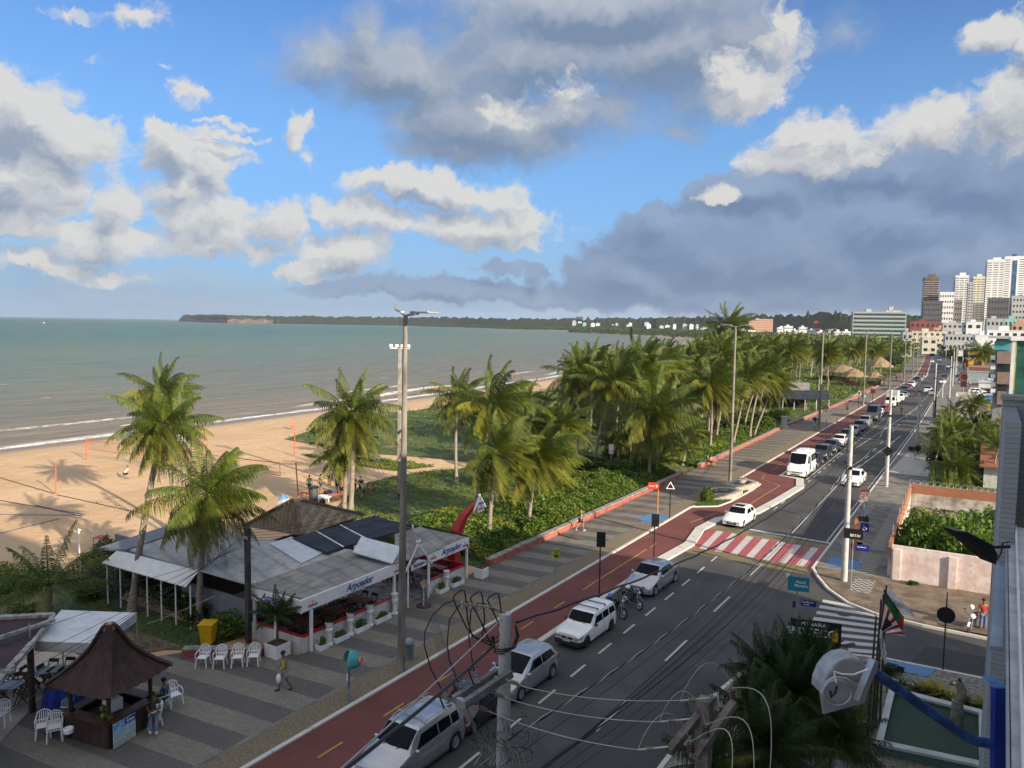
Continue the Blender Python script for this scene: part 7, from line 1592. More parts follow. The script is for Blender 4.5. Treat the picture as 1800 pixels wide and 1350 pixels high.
p=G(1757,860,5);wire(tops[0]-Vector((0,0,3.5)),(12,60,6.8),.4,.02,mat('brownish_cable',(.14,.09,.07),.6),'brownish cable from the street corner pole to the right over the brick wall',group=None)
for k in range(3):wire(tops[0]-Vector((0,0,4.4+.25*k)),(12,58-k,5.2-.3*k),.5,.012,lab='thin black wire crossing the vacant lot to the right',group='wires over the vacant lot')
wire(G(258,1097,1.6),G(378,1047,3.2),.05,.012,M_wirel,'whitish wire over the lawn beside the yellow bin',10,None)
def hill_mat():
 m,t=newmat('wooded_hill');p=t.n('ShaderNodeNewGeometry').outputs['Position']
 n=t.noise(p,.035,6,.7);n2=t.noise(p,.15,5,.7)
 c=t.mix(t.ss(n,.3,.7),(.018,.030,.014),(.045,.060,.026));c=t.mix(t.m('MULTIPLY',t.ss(n2,.5,.8),.5),c,(.07,.08,.035))
 b=t.n('ShaderNodeBsdfPrincipled',{'Base Color':c,'Roughness':1.0,'Specular IOR Level':.05});bp=t.n('ShaderNodeBump',{'Strength':1.0,'Height':n2,'Distance':6.0});m.node_tree.links.new(bp.outputs[0],b.inputs['Normal'])
 return finish(m,t,b.outputs[0])
M_hill=hill_mat();M_cliff=mat('red_cliff',(.15,.105,.09),1.0,var=.3,scale=.02,world_co=True)
prof_px=[(315,565.5,562),(322,564.6,554),(350,566,553),(400,567.5,553.5),(480,568.3,556),(600,570.5,556.5),(700,572,557.5),(800,574.5,558),(900,578,560),(1000,580,560),(1100,582.5,559),(1200,585,558),(1300,589,557),(1350,591,555),(1400,594,554),(1450,597,549),(1490,600,552),(1560,603,555),(1650,607,556),(1750,610,554),(1850,612,552),(2000,616,552)]
def prof(u):
 for a,b in zip(prof_px,prof_px[1:]):
  if u<=b[0]:f=(u-a[0])/(b[0]-a[0]);return a[1]+(b[1]-a[1])*f,a[2]+(b[2]-a[2])*f
 return prof_px[-1][1:]
rh=np.random.default_rng(12);vs=[];cols_=420;rows=[0,.12,.45,.75,1.0,1.5]
for i in range(cols_+1):
 u=315+(2000-315)*i/cols_;vf,vt=prof(u);foot=G(u,vf+.3,0);d=Vector((foot.x,foot.y,0)).normalized();D0=foot.length
 back=250 if u<600 else 250+min(450,(u-600)*.9)
 if u>1150:back=500+(u-1150)*.3
 Rdist=D0+back;dr=ray(u,vt);hz_=H+dr.z*Rdist/math.hypot(dr.x,dr.y)
 for j,r_ in enumerate(rows):
  dd=D0+back*r_;hh={0:-1,1:.03,2:.12,3:.55,4:1.0,5:.6}[j]if u>700 else{0:-1,1:.3,2:.5,3:.75,4:1.0,5:.6}[j]if u>490 else{0:-1,1:.75,2:.9,3:.95,4:1.0,5:.9}[j]
  jit=rh.normal()*1.8*(1+abs(math.sin(u*.05)))if j==4 else 0
  if u>1100 and j<3:hh*=.12
  vs.append((d.x*dd,d.y*dd,-1 if j==0 else max(.2,hz_*hh+jit)))
mb=MB();k=len(rows);mb.add(vs,[(i*k+j,(i+1)*k+j,(i+1)*k+j+1,i*k+j+1)for i in range(cols_)for j in range(k-1)]);o=struct('hills',mb,M_hill,smooth=False)
vs=[]
for i in range(60):
 u=321.5+(480-321.5)*i/59;vf,vt=prof(u);f=G(u,vf+.35,0);top=AT(u,561.5+(1.5*math.sin(i*.7))if u>335 else 559,f);vs+=[f+Vector((0,0,-1)),top,top+Vector((top.x,top.y,0)).normalized()*60]
mb=MB();mb.add(vs,[(3*i+j,3*i+3+j,3*i+4+j,3*i+1+j)for i in range(59)for j in range(2)]);struct('cliff',mb,M_cliff)
M_town=mat('town_ground',(.13,.125,.11),.95,var=.3,scale=.15,world_co=True)
sheet('town_ground',[(-4.9,140),(700,140),(1500,1300),(-100,1500),(-500,1800),(-300,1150),(-120,930),(-80,900),(-28,620),(-12,500),(-7.8,358),(-6,250)],.02,M_town)
WH=[mat('white_render',(.78,.79,.79),.8,var=.12,scale=.6),mat('cream_render',(.62,.58,.47),.8,var=.12,scale=.6),mat('pale_grey_render',(.45,.46,.47),.8,var=.12,scale=.6),mat('salmon_render',(.55,.33,.22),.8,var=.12,scale=.6),mat('turquoise_render',(.28,.50,.46),.8,var=.1,scale=.6),mat('dark_red_render',(.25,.06,.05),.8,var=.15,scale=.6)]
M_win=mat('window_glass',(.035,.045,.055),.2,var=.3,scale=1.0)
cube_me=mesh_of('window',MB().bb((0,0,0),(1,1,1)));cube_me.materials.append(M_win)
def building(label,u0,u1,vb,vt,m,floors=3,cols=5,depth=14,group=None,win=True,tank=True,name='building',vb1=None,band=False,wm=None):
 a=G(u0,vb);b=G(u1,vb);L_=(b-a).length;pn=Vector((a.y,-a.x,0)).normalized();L_=L_*abs(pn.dot((b-a).normalized()));hgt_=AT((u0+u1)/2,vt,(a+b)/2).z;rz=math.atan2(pn.y,pn.x)+R(5)
 t=thing(name,label,'building',a,rz,group);mb=MB();mb.bb((0,0,-1),(L_,depth,hgt_));obj('walls',mb,m,t)
 mb=MB();mb.bb((-.15,-.15,hgt_),(L_+.15,depth+.15,hgt_+max(.3,hgt_*.03)));obj('parapet',mb,m,t)
 if tank:mb=MB();mb.bb((L_*.3,depth*.3,hgt_),(L_*.3+min(5,L_*.3),depth*.3+4,hgt_+2.6));obj('roof_tank',mb,m,t)
 if win:
  fh=hgt_/floors
  for f in range(floors):
   if band:
    w=bpy.data.objects.new('window_band',cube_me);link(w,t);w.location=(L_*.02,-.12,f*fh+fh*.35);w.scale=(L_*.96,.2,fh*.42)
    if wm:w.material_slots[0].link='OBJECT';w.material_slots[0].material=wm
   else:
    for c in range(cols):
     w=bpy.data.objects.new('window',cube_me);link(w,t);cw=L_/cols;w.location=(c*cw+cw*.25,-.08,f*fh+fh*.35);w.scale=(cw*.5,.2,fh*.38)
 return t,L_,hgt_
rf=random.Random(31)
adj=['white','cream','pale grey','salmon','turquoise','dark red']
n_=0
for u in np.arange(738,1008,3.6):
 u+=rf.uniform(-2,2);vf,_=prof(u);w=rf.uniform(2,6);vb=vf-.9-rf.random()*1.8;k_=rf.choice((0,0,0,1,1,2))
 building('tiny %s house among trees on the far side of the bay'%adj[k_],u,u+w,vb,vb-rf.uniform(4.0,9),WH[k_],win=False,tank=rf.random()<.4,group='tiny far houses across the bay',depth=20)
for u in np.arange(1008,1310,4.6):
 u+=rf.uniform(-2,2);vf,_=prof(u);w=rf.uniform(4,9);vb=vf-.8-rf.random()*2;k_=rf.choice((0,0,1,2,0,4))
 building('%s block in the seafront town at the head of the bay'%adj[k_],u,u+w,vb,vb-rf.uniform(8,15),WH[k_],floors=3,cols=4,group='seafront town blocks at the head of the bay',depth=16,win=rf.random()<.5)
building('lone brown tower block rising over the far town',1012,1024,578,557.5,mat('brown_tower',(.13,.11,.11),.9),floors=14,band=True,tank=False,depth=20)
building('long pink hotel with a grid of windows left of the wooded hill',1316,1356,590,562,WH[3],floors=7,cols=11,depth=20)
for u in(1366,1378,1392,1404,1420,1436,1452,1466,1480):
 k_=rf.choice((0,0,2,1));vb=594+(u-1366)*.07;building('%s low block between the pink hotel and the long green slab'%adj[k_],u,u+rf.uniform(9,17),vb,vb-rf.uniform(14,24),WH[k_],floors=3,cols=5,group='low blocks left of the green slab',depth=18)
building('small dark red tower among low white blocks',1430,1438,597,566,WH[5],floors=4,cols=2,depth=12)
g_,L_,h_=building('long greenish slab hotel with eight rows of windows',1497,1585,606,551,mat('green_slab',(.24,.33,.32),.7,var=.1),floors=8,band=True,tank=False,depth=16,wm=mat('slab_window_rows',(.05,.07,.075),.4,var=.8,scale=.35))
mb=MB();mb.bb((L_*.25,4,h_),(L_*.35,10,h_+4));mb.bb((L_*.62,4,h_),(L_*.92,10,h_+2.5));obj('roof_house',mb,WH[2],g_);mb=MB();mb.bb((L_*.68,4,h_),(L_*.76,10,h_+6.5));obj('lift_tower',mb,WH[2],g_)
for f in range(9):mb=MB();z=f*h_/8;mb.bb((0,-.5,z-.25),(L_,-.13,z+.25));obj('floor_slab',mb,WH[2],g_)
towers=[('brown unfinished tower still wearing scaffolding, leftmost of the skyline group',1619,1644,489,mat('raw_brick_tower',(.20,.13,.10),.9,var=.3,scale=.3),30,None),('pale tower with stepped top, second tall one of the skyline group',1673,1696,486,WH[0],30,None),('slim cream tower right of the pale stepped one',1704,1724,488,WH[1],28,None),('broad white and glass tower, left of the two tallest',1727,1757,460,WH[0],36,None),('tallest tower, white with dark blue glass stripes',1757,1792,455,WH[0],38,None)]
M_bglass=mat('blue_tower_glass',(.05,.12,.22),.15,var=.3,scale=.2)
for lab,u0,u1,vt,m,fl_,_ in towers:
 t_,L_,h_=building(lab,u0,u1,603.5,vt+3,m,floors=fl_,band=False,win=False,tank=False,depth=24,name='tower')
 for f in range(fl_):
  z=(f+.35)*h_/fl_
  for(a,b)in((.03,.28),(.36,.64),(.72,.97)):
   if 'stripes' in lab and a>.3 and b<.7:continue
   w=bpy.data.objects.new('window',cube_me);link(w,t_);w.location=(L_*a,-.15,z);w.scale=(L_*(b-a),.3,h_/fl_*.30)
  if f%2==0:mb_=None
 wl_=bpy.data.objects.new('side_glazing',mesh_of('side_glazing',MB().bb((-.3,3,2),(.0,21,h_-3))));wl_.data.materials.append(M_bglass if 'white' in lab else M_win);link(wl_,t_)
 if 'stripes' in lab:mb=MB();mb.bb((L_*.38,-.25,2),(L_*.62,.1,h_-2));obj('glass_stripe',mb,M_bglass,t_);mb=MB();mb.bb((L_*.4,8,h_),(L_*.6,14,h_+7));obj('crown',mb,M_bglass,t_)
 else:mb=MB();mb.bb((L_*.35,6,h_),(L_*.8,16,h_+6));obj('roof_house',mb,m,t_)
 if 'scaffolding' in lab:
  for f in range(14):mb=MB();z=h_-3-f*h_/30;mb.bb((-1.2,-1.3,z),(L_+1.2,-1.1,z+.5));obj('scaffold_deck',mb,M_wirel,t_)
M_dark=mat('dark_apartment',(.10,.10,.11),.8,var=.2,scale=.4)
for lab,u0,u1,vt,m,fl_,cl in(('low brown block at the foot of the scaffolded tower',1619,1652,532,M_dark,8,8),('white block between the scaffolded and the stepped tower',1647,1672,517,WH[0],9,6),('grey brown apartment block before the stepped tower',1650,1686,530,mat('grey_brown',(.20,.18,.17),.8),8,9),('dark block in front of the broad white tower',1733,1768,527,M_dark,7,7),('dark and white block at the right edge of the skyline',1775,1815,524,WH[2],8,7),('bluish slim block between the stepped and cream towers',1696,1706,500,WH[2],20,2),('right most pale block by the frame edge',1793,1822,520,WH[0],8,5)):
 building(lab,u0,u1,604.5,vt,m,floors=fl_,cols=cl,tank=False,depth=14)
mid=[('dark red brick building with a stepped roof',1598,1650,606,566,WH[5],3,6),('cream shopfront building with a dark window strip facing the road',1602,1660,613,583,WH[1],3,6),('yellow fronted white house with a round window',1620,1646,622,594,WH[1],2,2),('white apartment block with arched dark windows',1655,1697,612,569,WH[2],4,5),('plain white gable building right of the arched windows',1696,1724,613,567,WH[0],3,2),('long grey roofed hall behind the shade trees',1660,1716,617,588,WH[2],2,8),('big blank white wall building above the date palm',1712,1740,632,590,WH[0],4,0),('blue grey terraced block on the right skyline',1731,1760,622,562,WH[2],4,4),('white villa with a green top floor',1762,1790,622,562,WH[4],4,4),('red and white villa at the right frame edge',1775,1815,630,570,WH[3],4,4),('white block with a long dark terrace at the right',1733,1800,632,582,WH[0],4,5),('low grey building left of the cream shopfront',1585,1602,628,585,WH[2],3,2),('salmon house behind the shopfront',1640,1668,609,577,WH[3],3,4)]
for lab,u0,u1,vb,vt,m,fl_,cl in mid:building(lab,u0,u1,vb,vt,m,floors=fl_,cols=cl or 3,win=cl>0,depth=14)
nb=thing('building','brown and grey apartment block with dark corner windows beyond the palm garden','building',(0,0,0));Yb=118
def BX(u0,u1,v0,v1,Y,d,nm,m,par):
 a=ATY(u0,v1,Y);b=ATY(u1,v0,Y);mb=MB();mb.bb((a.x,Y,max(0,a.z)),(b.x,Y+d,b.z));return obj(nm,mb,m,par)
M_bb=mat('brown_panel',(.26,.19,.16),.7,var=.1);M_bg=mat('grey_panel_wall',(.27,.28,.29),.7,var=.1)
BX(1739,1800,595,800,Yb,12,'walls',M_bg,nb)
for v0,v1 in((618,639),(655,675),(689,711)):BX(1752,1777,v0,v1,Yb-.8,.78,'balcony_panel',M_bb,nb)
for v0,v1 in((639,655),(675,689)):BX(1753,1776,v0,v1,Yb-.3,.28,'corner_window',M_win,nb)
for v0 in(600,):BX(1747,1775,v0,615,Yb-.3,.28,'top_window',M_teal,nb)
for v0 in(625,642,658,672,684):BX(1741,1750,v0,v0+7,Yb-.5,.48,'small_balcony',M_white,nb)
BX(1737,1803,592,595,Yb-1,14,'roof_edge',WH[2],nb)
gb=thing('building','green glass fronted block with yellow mullions at the right frame edge','building',(0,0,0));Yg=62
BX(1779,1840,598,735,Yg,8,'glass_front',mat('green_glass',(.05,.16,.13),.1,var=.4,scale=.3),gb);BX(1777,1842,594,598.5,Yg-.3,8.4,'roof_edge',M_white,gb);BX(1779.5,1788,604,702,Yg-.12,.1,'yellow_mullion',mat('yellow_green_mullion',(.32,.36,.12),.5),gb);BX(1777,1779.5,598,735,Yg-.2,.5,'frame',M_white,gb);BX(1770,1842,702,760,Yg-.5,8.5,'base_wall',M_bg,gb)
wb_=thing('building','small pale square building with one little window beside the road','building',(0,0,0));BX(1677,1721,695,733,150,6,'walls',mat('pale_concrete_wall',(.42,.40,.35),.85,var=.15),wb_);BX(1705,1711,718,722,149.9,.2,'window',M_win,wb_);BX(1680,1684,692,697,149.8,.6,'roof_post',WH[0],wb_)
for lab,u0,u1,v0,v1,Y,d,m in(('blue water tank on a low roof',1733,1749,695,704,140,2.5,M_ltblue),('white shed roof right of the small square building',1721,1732,702,707,145,5,WH[0]),('yellow green shop wall right of the small square building',1735,1747,707,722,141,3,mat('lime_wall',(.35,.36,.10),.8)),('white canopy over the parking court',1720,1742,673,681,178,7,WH[0]),('long pale blue yard wall beside the car park',1700,1738,653,672,200,.4,mat('pale_blue_wall',(.36,.42,.45),.8)),('low red tiled roof beyond the yard wall',1703,1737,645,654,215,8,M_clay),('red and yellow shop front by the date palm',1697,1736,630,646,255,6,mat('shop_red',(.32,.08,.04),.7)),('yellow shop sign band by the date palm',1702,1712,632,641,254.4,.3,M_yellow),('second yellow shop sign band by the date palm',1727,1734,632,643,254.4,.3,M_yellow),('white advertising panel over the car park',1684,1693,616,626,290,1,WH[0]),('terracotta roof row beyond the shade trees',1700,1730,612,622,310,12,M_clay)):
 t_=thing('low_building' if d>2 else 'wall_panel',lab,'building' if d>2 else 'wall',(0,0,0));BX(u0,u1,v0,v1,Y,d,'walls',m,t_);a=ATY(u0,v0,Y);b=ATY(u1,v0,Y);mb=MB();mb.bb((a.x-.1,Y-.1,a.z),(b.x+.1,Y+d+.1,a.z+.15));obj('top_edge',mb,WH[2],t_)
t=thing('round_shop_sign','big round dark red sign on a post by the small square building','sign',(G(1693,700).x,205,0));obj('post',MB().cyl((0,0,0),(0,0,3.2),.12),M_conc,t);mb=MB();mb.cyl((0,-.1,5.2),(0,.1,5.2),1.15,n=28);obj('disc',mb,mat('sign_maroon',(.10,.02,.025),.5),t);mb=MB();mb.tube([(math.cos(a)*.85,-.13,5.2+math.sin(a)*.85)for a in np.linspace(0,6.28,24)],.05,5);obj('ring',mb,WH[3],t);mb=MB();mb.bb((-.6,-.12,2.9),(.6,.12,4.1));obj('lower_box',mb,bpy.data.materials['sign_maroon'],t)
TREE=[bush_mesh(51+i,5.2,5.2,3.6,5200,.55,M_leafd,lobes=14)for i in range(3)]
def tree(x,y,s,lab,k,grp,tall=0):
 t=thing('shade_tree',lab,'tree',(x,y,0),k,grp);o=bpy.data.objects.new('crown',TREE[k%3]);link(o,t);o.location.z=2.6*s+tall;o.scale=(s,)*3
 mb=MB();mb.tube([(0,0,0),(.1,0,1.5*s),(0,.1,3.2*s+tall)],[.35*s,.26*s,.16*s],8)
 for i in range(5):a=i*1.26;mb.tube([(0,0,2*s+tall*.8),(math.cos(a)*1.6*s,math.sin(a)*1.6*s,4.2*s+tall)],[.14*s,.05*s],5)
 obj('trunk',mb,M_barkd,t)
for i,(x,y,s)in enumerate(((-4,330,1.2),(4,345,1.3),(-9,372,1.2),(10,360,1.4),(-2,385,1.3),(16,330,1.0),(-14,410,1.1))):tree(x,y,s,'wide dark shade tree at the right of the far road',i,'shade trees by the far road')
for i in range(16):tree(rf.uniform(10,120),rf.uniform(400,640),rf.uniform(.8,1.4),'dark garden tree among the town houses',i,'trees among the town houses')
for i,u in enumerate((1592,1603,1612,1622,1636,1648,1657,1668,1680)):
 p=G(u,618-(i%3)*2);tree(p.x,p.y,.55+.12*(i%3),'small street tree before the cream building at the end of the road',i,'street trees before the cream building')
for i,(x,y)in enumerate(((-31,330),(-34,360),(-38,395),(-42,420))):tree(x,y,.8,'round green tree beside the far promenade',i,'trees beside the far promenade')
p=ATY(1725,617,232);palm((p.x,232),p,'dark date palm in front of the big blank white wall',crown=CR_BIG,s=1.0,group=None,nuts=False,r=.35,name='date_palm')
FW_=[G(u,v).xy for u,v in((1000,584.5),(1120,589.5),(1240,597),(1400,606),(1500,613),(1590,622),(1594,606),(1400,592),(1200,584.5),(1000,581))]
def far_wood(P,n,seed,hmin,hmax,size,label,name='far_wood',m=None):
 rng=np.random.default_rng(seed);P=[tuple(p)for p in P];xs=[p[0]for p in P];ys_=[p[1]for p in P];k=n//22
 cx=rng.uniform(min(xs),max(xs),k*30);cy=rng.uniform(min(ys_),max(ys_),k*30);q=in_poly(cx,cy,P);cx,cy=cx[q][:k],cy[q][:k]
 ch=rng.uniform(hmin,hmax,len(cx));C=[]
 for i in range(len(cx)):
  r_=rng.normal(size=(22,3))*np.array([2.2,2.2,1.6]);C.append(np.array([cx[i],cy[i],ch[i]])+r_)
 C=np.concatenate(C);C[:,2]=np.abs(C[:,2]);V,Fq,T=leaf_quads(rng,C,size,up=.3,yel=.02);me=arr_mesh(name,V,Fq,m or M_leafd,T);o=bpy.data.objects.new(name,me);link(o);return tag(o,label,'woodland',kind='stuff')
far_wood(FW_,60000,5,1,7,2.4,'dark belt of palms and trees behind the far beach')
far_wood([G(u,v).xy for u,v in((1360,606),(1500,614),(1590,624),(1600,632),(1560,632),(1480,626),(1370,618))],26000,6,2,9,1.6,'dense far end of the palm grove','far_grove',M_palm)
far_wood([G(u,v).xy for u,v in((740,574.0),(900,578.4),(1000,581),(1100,583.8),(1240,588),(1240,585),(1100,582),(1000,579),(900,576.6),(740,572.6))],30000,7,1,7,3.6,'trees between the tiny far houses')
far_wood([(20,260),(150,300),(420,700),(300,900),(0,880),(-20,620),(8,420)],26000,8,2,9,1.8,'garden greenery between the town blocks')
hb_=MB();hb_.bb((-9500,-400,-4),(3500,9500,160));hz_m,tz=newmat('haze_air')
vol=tz.n('ShaderNodeVolumePrincipled',{'Color':(.80,.88,1.0,1),'Density':5.5e-5,'Anisotropy':.2});hz_m.node_tree.links.new(vol.outputs[0],tz.n('ShaderNodeOutputMaterial').inputs['Volume'])
hzo=obj('haze',hb_,hz_m);tag(hzo,'thin sea haze over the bay and the town','haze',kind='stuff')
M_straw=mat('straw_thatch',(.30,.22,.13),.95,var=.3,scale=2,bump=.6)
def hut(u,v,r,h,lab,m=M_straw,open_=True):
 p=G(u,v);t=thing('beach_hut',lab,'hut',p,0,None);obj('roof',MB().lathe([(r,h*.52),(r*.55,h*.78),(.05,h)],n=10),m,t)
 for i in range(5):a=i*1.256;mb=MB();mb.cyl((math.cos(a)*r*.8,math.sin(a)*r*.8,0),(math.cos(a)*r*.8,math.sin(a)*r*.8,h*.56),.1,n=6);obj('post',mb,M_wood,t)
 mb=MB();mb.bb((-r*.5,-r*.5,0),(r*.5,r*.5,1.2));obj('counter',mb,M_wood,t)
hut(1545,664,4.5,7,'thatched round hut beside the far promenade');hut(1480,670,5,5.5,'straw roofed beach bar under the palms');hut(1500,678,4,5,'straw roofed beach bar nearest the promenade');hut(1455,668,4.5,5,'low thatched beach bar at the left of the hut row');hut(1537,690-12,3,4.5,'wooden promenade kiosk past the huts')
for i,(u,v)in enumerate(((1395,722),(1415,722),(1437,722))):
 p=G(u,v);t=thing('bar_awning',['left','middle','right'][i]+' dark canvas awning of the beach bar behind the grove','awning',p,R(15));mb=MB();mb.pris([(-2.2,0,2.3),(2.2,0,2.3),(2.2,4,3.6),(-2.2,4,3.6)],(0,0,-.08));obj('canopy',mb,M_navy,t)
 for s in(-2,2):mb=MB();mb.cyl((s,.1,0),(s,.1,2.3),.05,n=6);obj('post',mb,M_white,t)
p=G(1392,718);t=thing('beach_bar','long grey roofed beach bar with a pale sign strip behind the grove','bar',p,R(10));mb=MB();mb.pris([(-9,2,3),(3,2,3),(3,10,4.6),(-9,10,4.6)],(0,0,-.15));obj('roof',mb,M_roofg,t);mb=MB();mb.bb((-8,2.2,0),(2.8,2.4,2.8));obj('front',mb,M_wood,t);mb=MB();mb.bb((-5,2.0,2.2),(0,2.19,2.8));obj('sign_strip',mb,mat('pale_blue_sign',(.3,.5,.55),.6),t)
def person(label,loc,rz=0,pose='stand',skin=None,shirt=None,shorts=None,trousers=None,hair=M_hair,s=1.0,arms=None,fingers=False,cap=None,vest=False,extra=None,lean=0):
 t=thing('person',label,'person',loc,rz);skin=skin or M_skin
 J=dict(pel=(0,0,.93),sp=(0,.01,1.12),ch=(0,0,1.32),nk=(0,0,1.47),hd=(0,-.02,1.56),hm=(0,-.02,1.64),ht=(0,-.01,1.73))
 for q,sg in(('l',-1),('r',1)):
  J.update({q+'sh':(sg*.17,0,1.40),q+'el':(sg*.24,.03,1.13),q+'wr':(sg*.26,-.06,.89),q+'ha':(sg*.26,-.09,.81),q+'hp':(sg*.09,0,.88),q+'kn':(sg*.10,-.02,.49),q+'an':(sg*.10,.03,.08),q+'to':(sg*.11,-.14,.04)})
 if pose=='walk':
  J.update(lkn=(-.10,-.17,.50),lan=(-.10,-.22,.09),lto=(-.11,-.38,.06),rkn=(.10,.06,.50),ran=(.10,.33,.16),rto=(.10,.24,.04),lel=(-.24,.14,1.14),lwr=(-.26,.12,.90),lha=(-.26,.11,.82),rel=(.24,-.06,1.13),rwr=(.24,-.26,.98),rha=(.23,-.33,.94))
 if pose=='carry':
  J.update(lkn=(-.10,-.15,.50),lan=(-.11,-.20,.09),lto=(-.12,-.36,.05),rkn=(.10,.05,.50),ran=(.11,.26,.13),rto=(.11,.15,.04),lel=(-.25,.02,1.12),lwr=(-.12,-.20,1.05),lha=(-.05,-.24,1.03),rel=(.26,-.02,1.12),rwr=(.18,-.20,1.00),rha=(.13,-.26,.96),hd=(0,-.05,1.56),hm=(0,-.07,1.63),ht=(0,-.07,1.72))
 if pose=='sit':
  J.update(pel=(0,.05,.52),sp=(0,.07,.72),ch=(0,.06,.92),nk=(0,.03,1.07),hd=(0,0,1.16),hm=(0,-.02,1.24),ht=(0,-.02,1.33),lsh=(-.17,.05,1.0),rsh=(.17,.05,1.0),lel=(-.22,-.02,.76),rel=(.22,-.02,.76),lwr=(-.12,-.24,.70),rwr=(.12,-.24,.70),lha=(-.06,-.30,.68),rha=(.06,-.30,.68),lhp=(-.09,0,.50),rhp=(.09,0,.50),lkn=(-.12,-.40,.50),rkn=(.12,-.40,.50),lan=(-.12,-.50,.09),ran=(.12,-.42,.09),lto=(-.13,-.66,.05),rto=(.13,-.58,.05))
 if pose=='stretch':
  J.update(pel=(0,.05,.50),sp=(0,.10,.70),ch=(0,.14,.90),nk=(0,.13,1.05),hd=(0,.10,1.13),hm=(0,.08,1.21),ht=(0,.08,1.30),lsh=(-.17,.13,.98),rsh=(.17,.13,.98),lel=(-.22,.02,.74),rel=(.22,.02,.74),lwr=(-.10,-.20,.64),rwr=(.12,-.22,.66),lha=(-.04,-.26,.63),rha=(.06,-.28,.66),lhp=(-.09,0,.48),rhp=(.09,0,.48),lkn=(-.12,-.42,.46),rkn=(.10,-.42,.48),lan=(-.13,-.82,.20),ran=(.08,-.84,.14),lto=(-.14,-.92,.30),rto=(.08,-.94,.24))
 if pose=='crouch':
  J.update(pel=(0,.22,.55),sp=(0,.16,.74),ch=(0,.0,.90),nk=(0,-.12,1.0),hd=(0,-.20,1.06),hm=(0,-.26,1.12),ht=(0,-.30,1.20),lsh=(-.17,-.04,.95),rsh=(.17,-.04,.95),lel=(-.22,-.14,.72),rel=(.22,-.14,.72),lwr=(-.16,-.30,.56),rwr=(.16,-.30,.56),lha=(-.14,-.36,.50),rha=(.14,-.36,.50),lhp=(-.10,.18,.52),rhp=(.10,.18,.52),lkn=(-.13,-.16,.46),rkn=(.13,-.12,.44),lan=(-.12,.04,.10),ran=(.12,.06,.10),lto=(-.13,-.12,.04),rto=(.13,-.1,.04))
 if pose=='hips':J.update(lel=(-.38,.06,1.18),lwr=(-.20,-.02,1.0),lha=(-.15,-.04,.97),rel=(.38,.06,1.18),rwr=(.20,-.02,1.0),rha=(.15,-.04,.97),rkn=(.14,-.26,.66),ran=(.14,-.20,.28),rto=(.15,-.34,.26))
 if arms:J.update(arms)
 rad=dict(pel=.125,sp=.115,ch=.13,nk=.055,hd=.072,hm=.092,ht=.055,sh=.06,el=.042,wr=.030,ha=.034,hp=.095,kn=.06,an=.042,to=.035)
 order=['pel','sp','ch','nk','hd','hm','ht']+[q+n for q in 'lr' for n in('sh','el','wr','ha','hp','kn','an','to')]
 E_=[('pel','sp'),('sp','ch'),('ch','nk'),('nk','hd'),('hd','hm'),('hm','ht')]
 for q in 'lr':E_+=[('ch',q+'sh'),(q+'sh',q+'el'),(q+'el',q+'wr'),(q+'wr',q+'ha'),('pel',q+'hp'),(q+'hp',q+'kn'),(q+'kn',q+'an'),(q+'an',q+'to')]
 def skin_obj(name,names,edges,m,grow=0.0,rmul=1.0,pts=None,rr=None):
  V=[Vector(J[n])for n in names];me=bpy.data.meshes.new(name);ix={n:i for i,n in enumerate(names)}
  rs=[(rad.get(n,rad.get(n[1:],.01))*rmul+grow)for n in names];ed=[(ix[a],ix[b])for a,b in edges]
  if pts:
   for(anchor,P_,r_)in pts:
    prev=ix[anchor]
    for p_ in P_:V.append(Vector(p_));rs.append(r_);ed.append((prev,len(V)-1));prev=len(V)-1
  me.from_pydata([tuple(v)for v in V],ed,[]);me.materials.append(m)
  o=bpy.data.objects.new(name,me);link(o,t);sk=o.modifiers.new('skin','SKIN')
  for i,r_ in enumerate(rs):me.skin_vertices[0].data[i].radius=(r_,r_*(.8 if(i<len(names)and names[i]in('pel','sp','ch'))else 1))
  me.skin_vertices[0].data[0].use_root=True
  sk.use_smooth_shade=True;sk.branch_smoothing=.3;sb=o.modifiers.new('sub','SUBSURF');sb.levels=sb.render_levels=1 if not fingers else 2;return o
 pts=[]
 if fingers:
  for q,sg in(('l',-1),('r',1)):
   w=Vector(J[q+'wr']);h=Vector(J[q+'ha']);d=(h-w).normalized();sd_=d.cross(Vector((0,0,1))if abs(d.z)<.9 else Vector((0,1,0))).normalized();up=sd_.cross(d)
   for i,(o_,L_)in enumerate(((-.026,.062),(-.009,.075),(.009,.070),(.026,.052))):b=h+sd_*o_;pts.append((q+'ha',[b+d*.02,b+d*(.02+L_*.5)-up*.008,b+d*(.01+L_*.9)-up*.03],.008))
   pts.append((q+'ha',[h-sd_*.035*sg-d*.02,h-sd_*.055*sg+d*.02],.010))
  hm=Vector(J['hm']);pts.append(('hm',[hm+Vector((0,-.095,-.005))],.016))
 body=skin_obj('body',order,E_,skin,pts=pts)
 if shirt:
  nm=['ch','sp','pel','lsh','rsh']+([]if vest else['lm','rm'])
  ed=[('ch','sp'),('sp','pel'),('ch','lsh'),('ch','rsh')]
  for q in 'lr':J[q+'m']=tuple(Vector(J[q+'sh']).lerp(Vector(J[q+'el']),.62));rad[q+'m']=.052
  if not vest:ed+=[('lsh','lm'),('rsh','rm')]
  skin_obj('shirt',nm,ed,shirt,grow=.016)
 lm=shorts or trousers
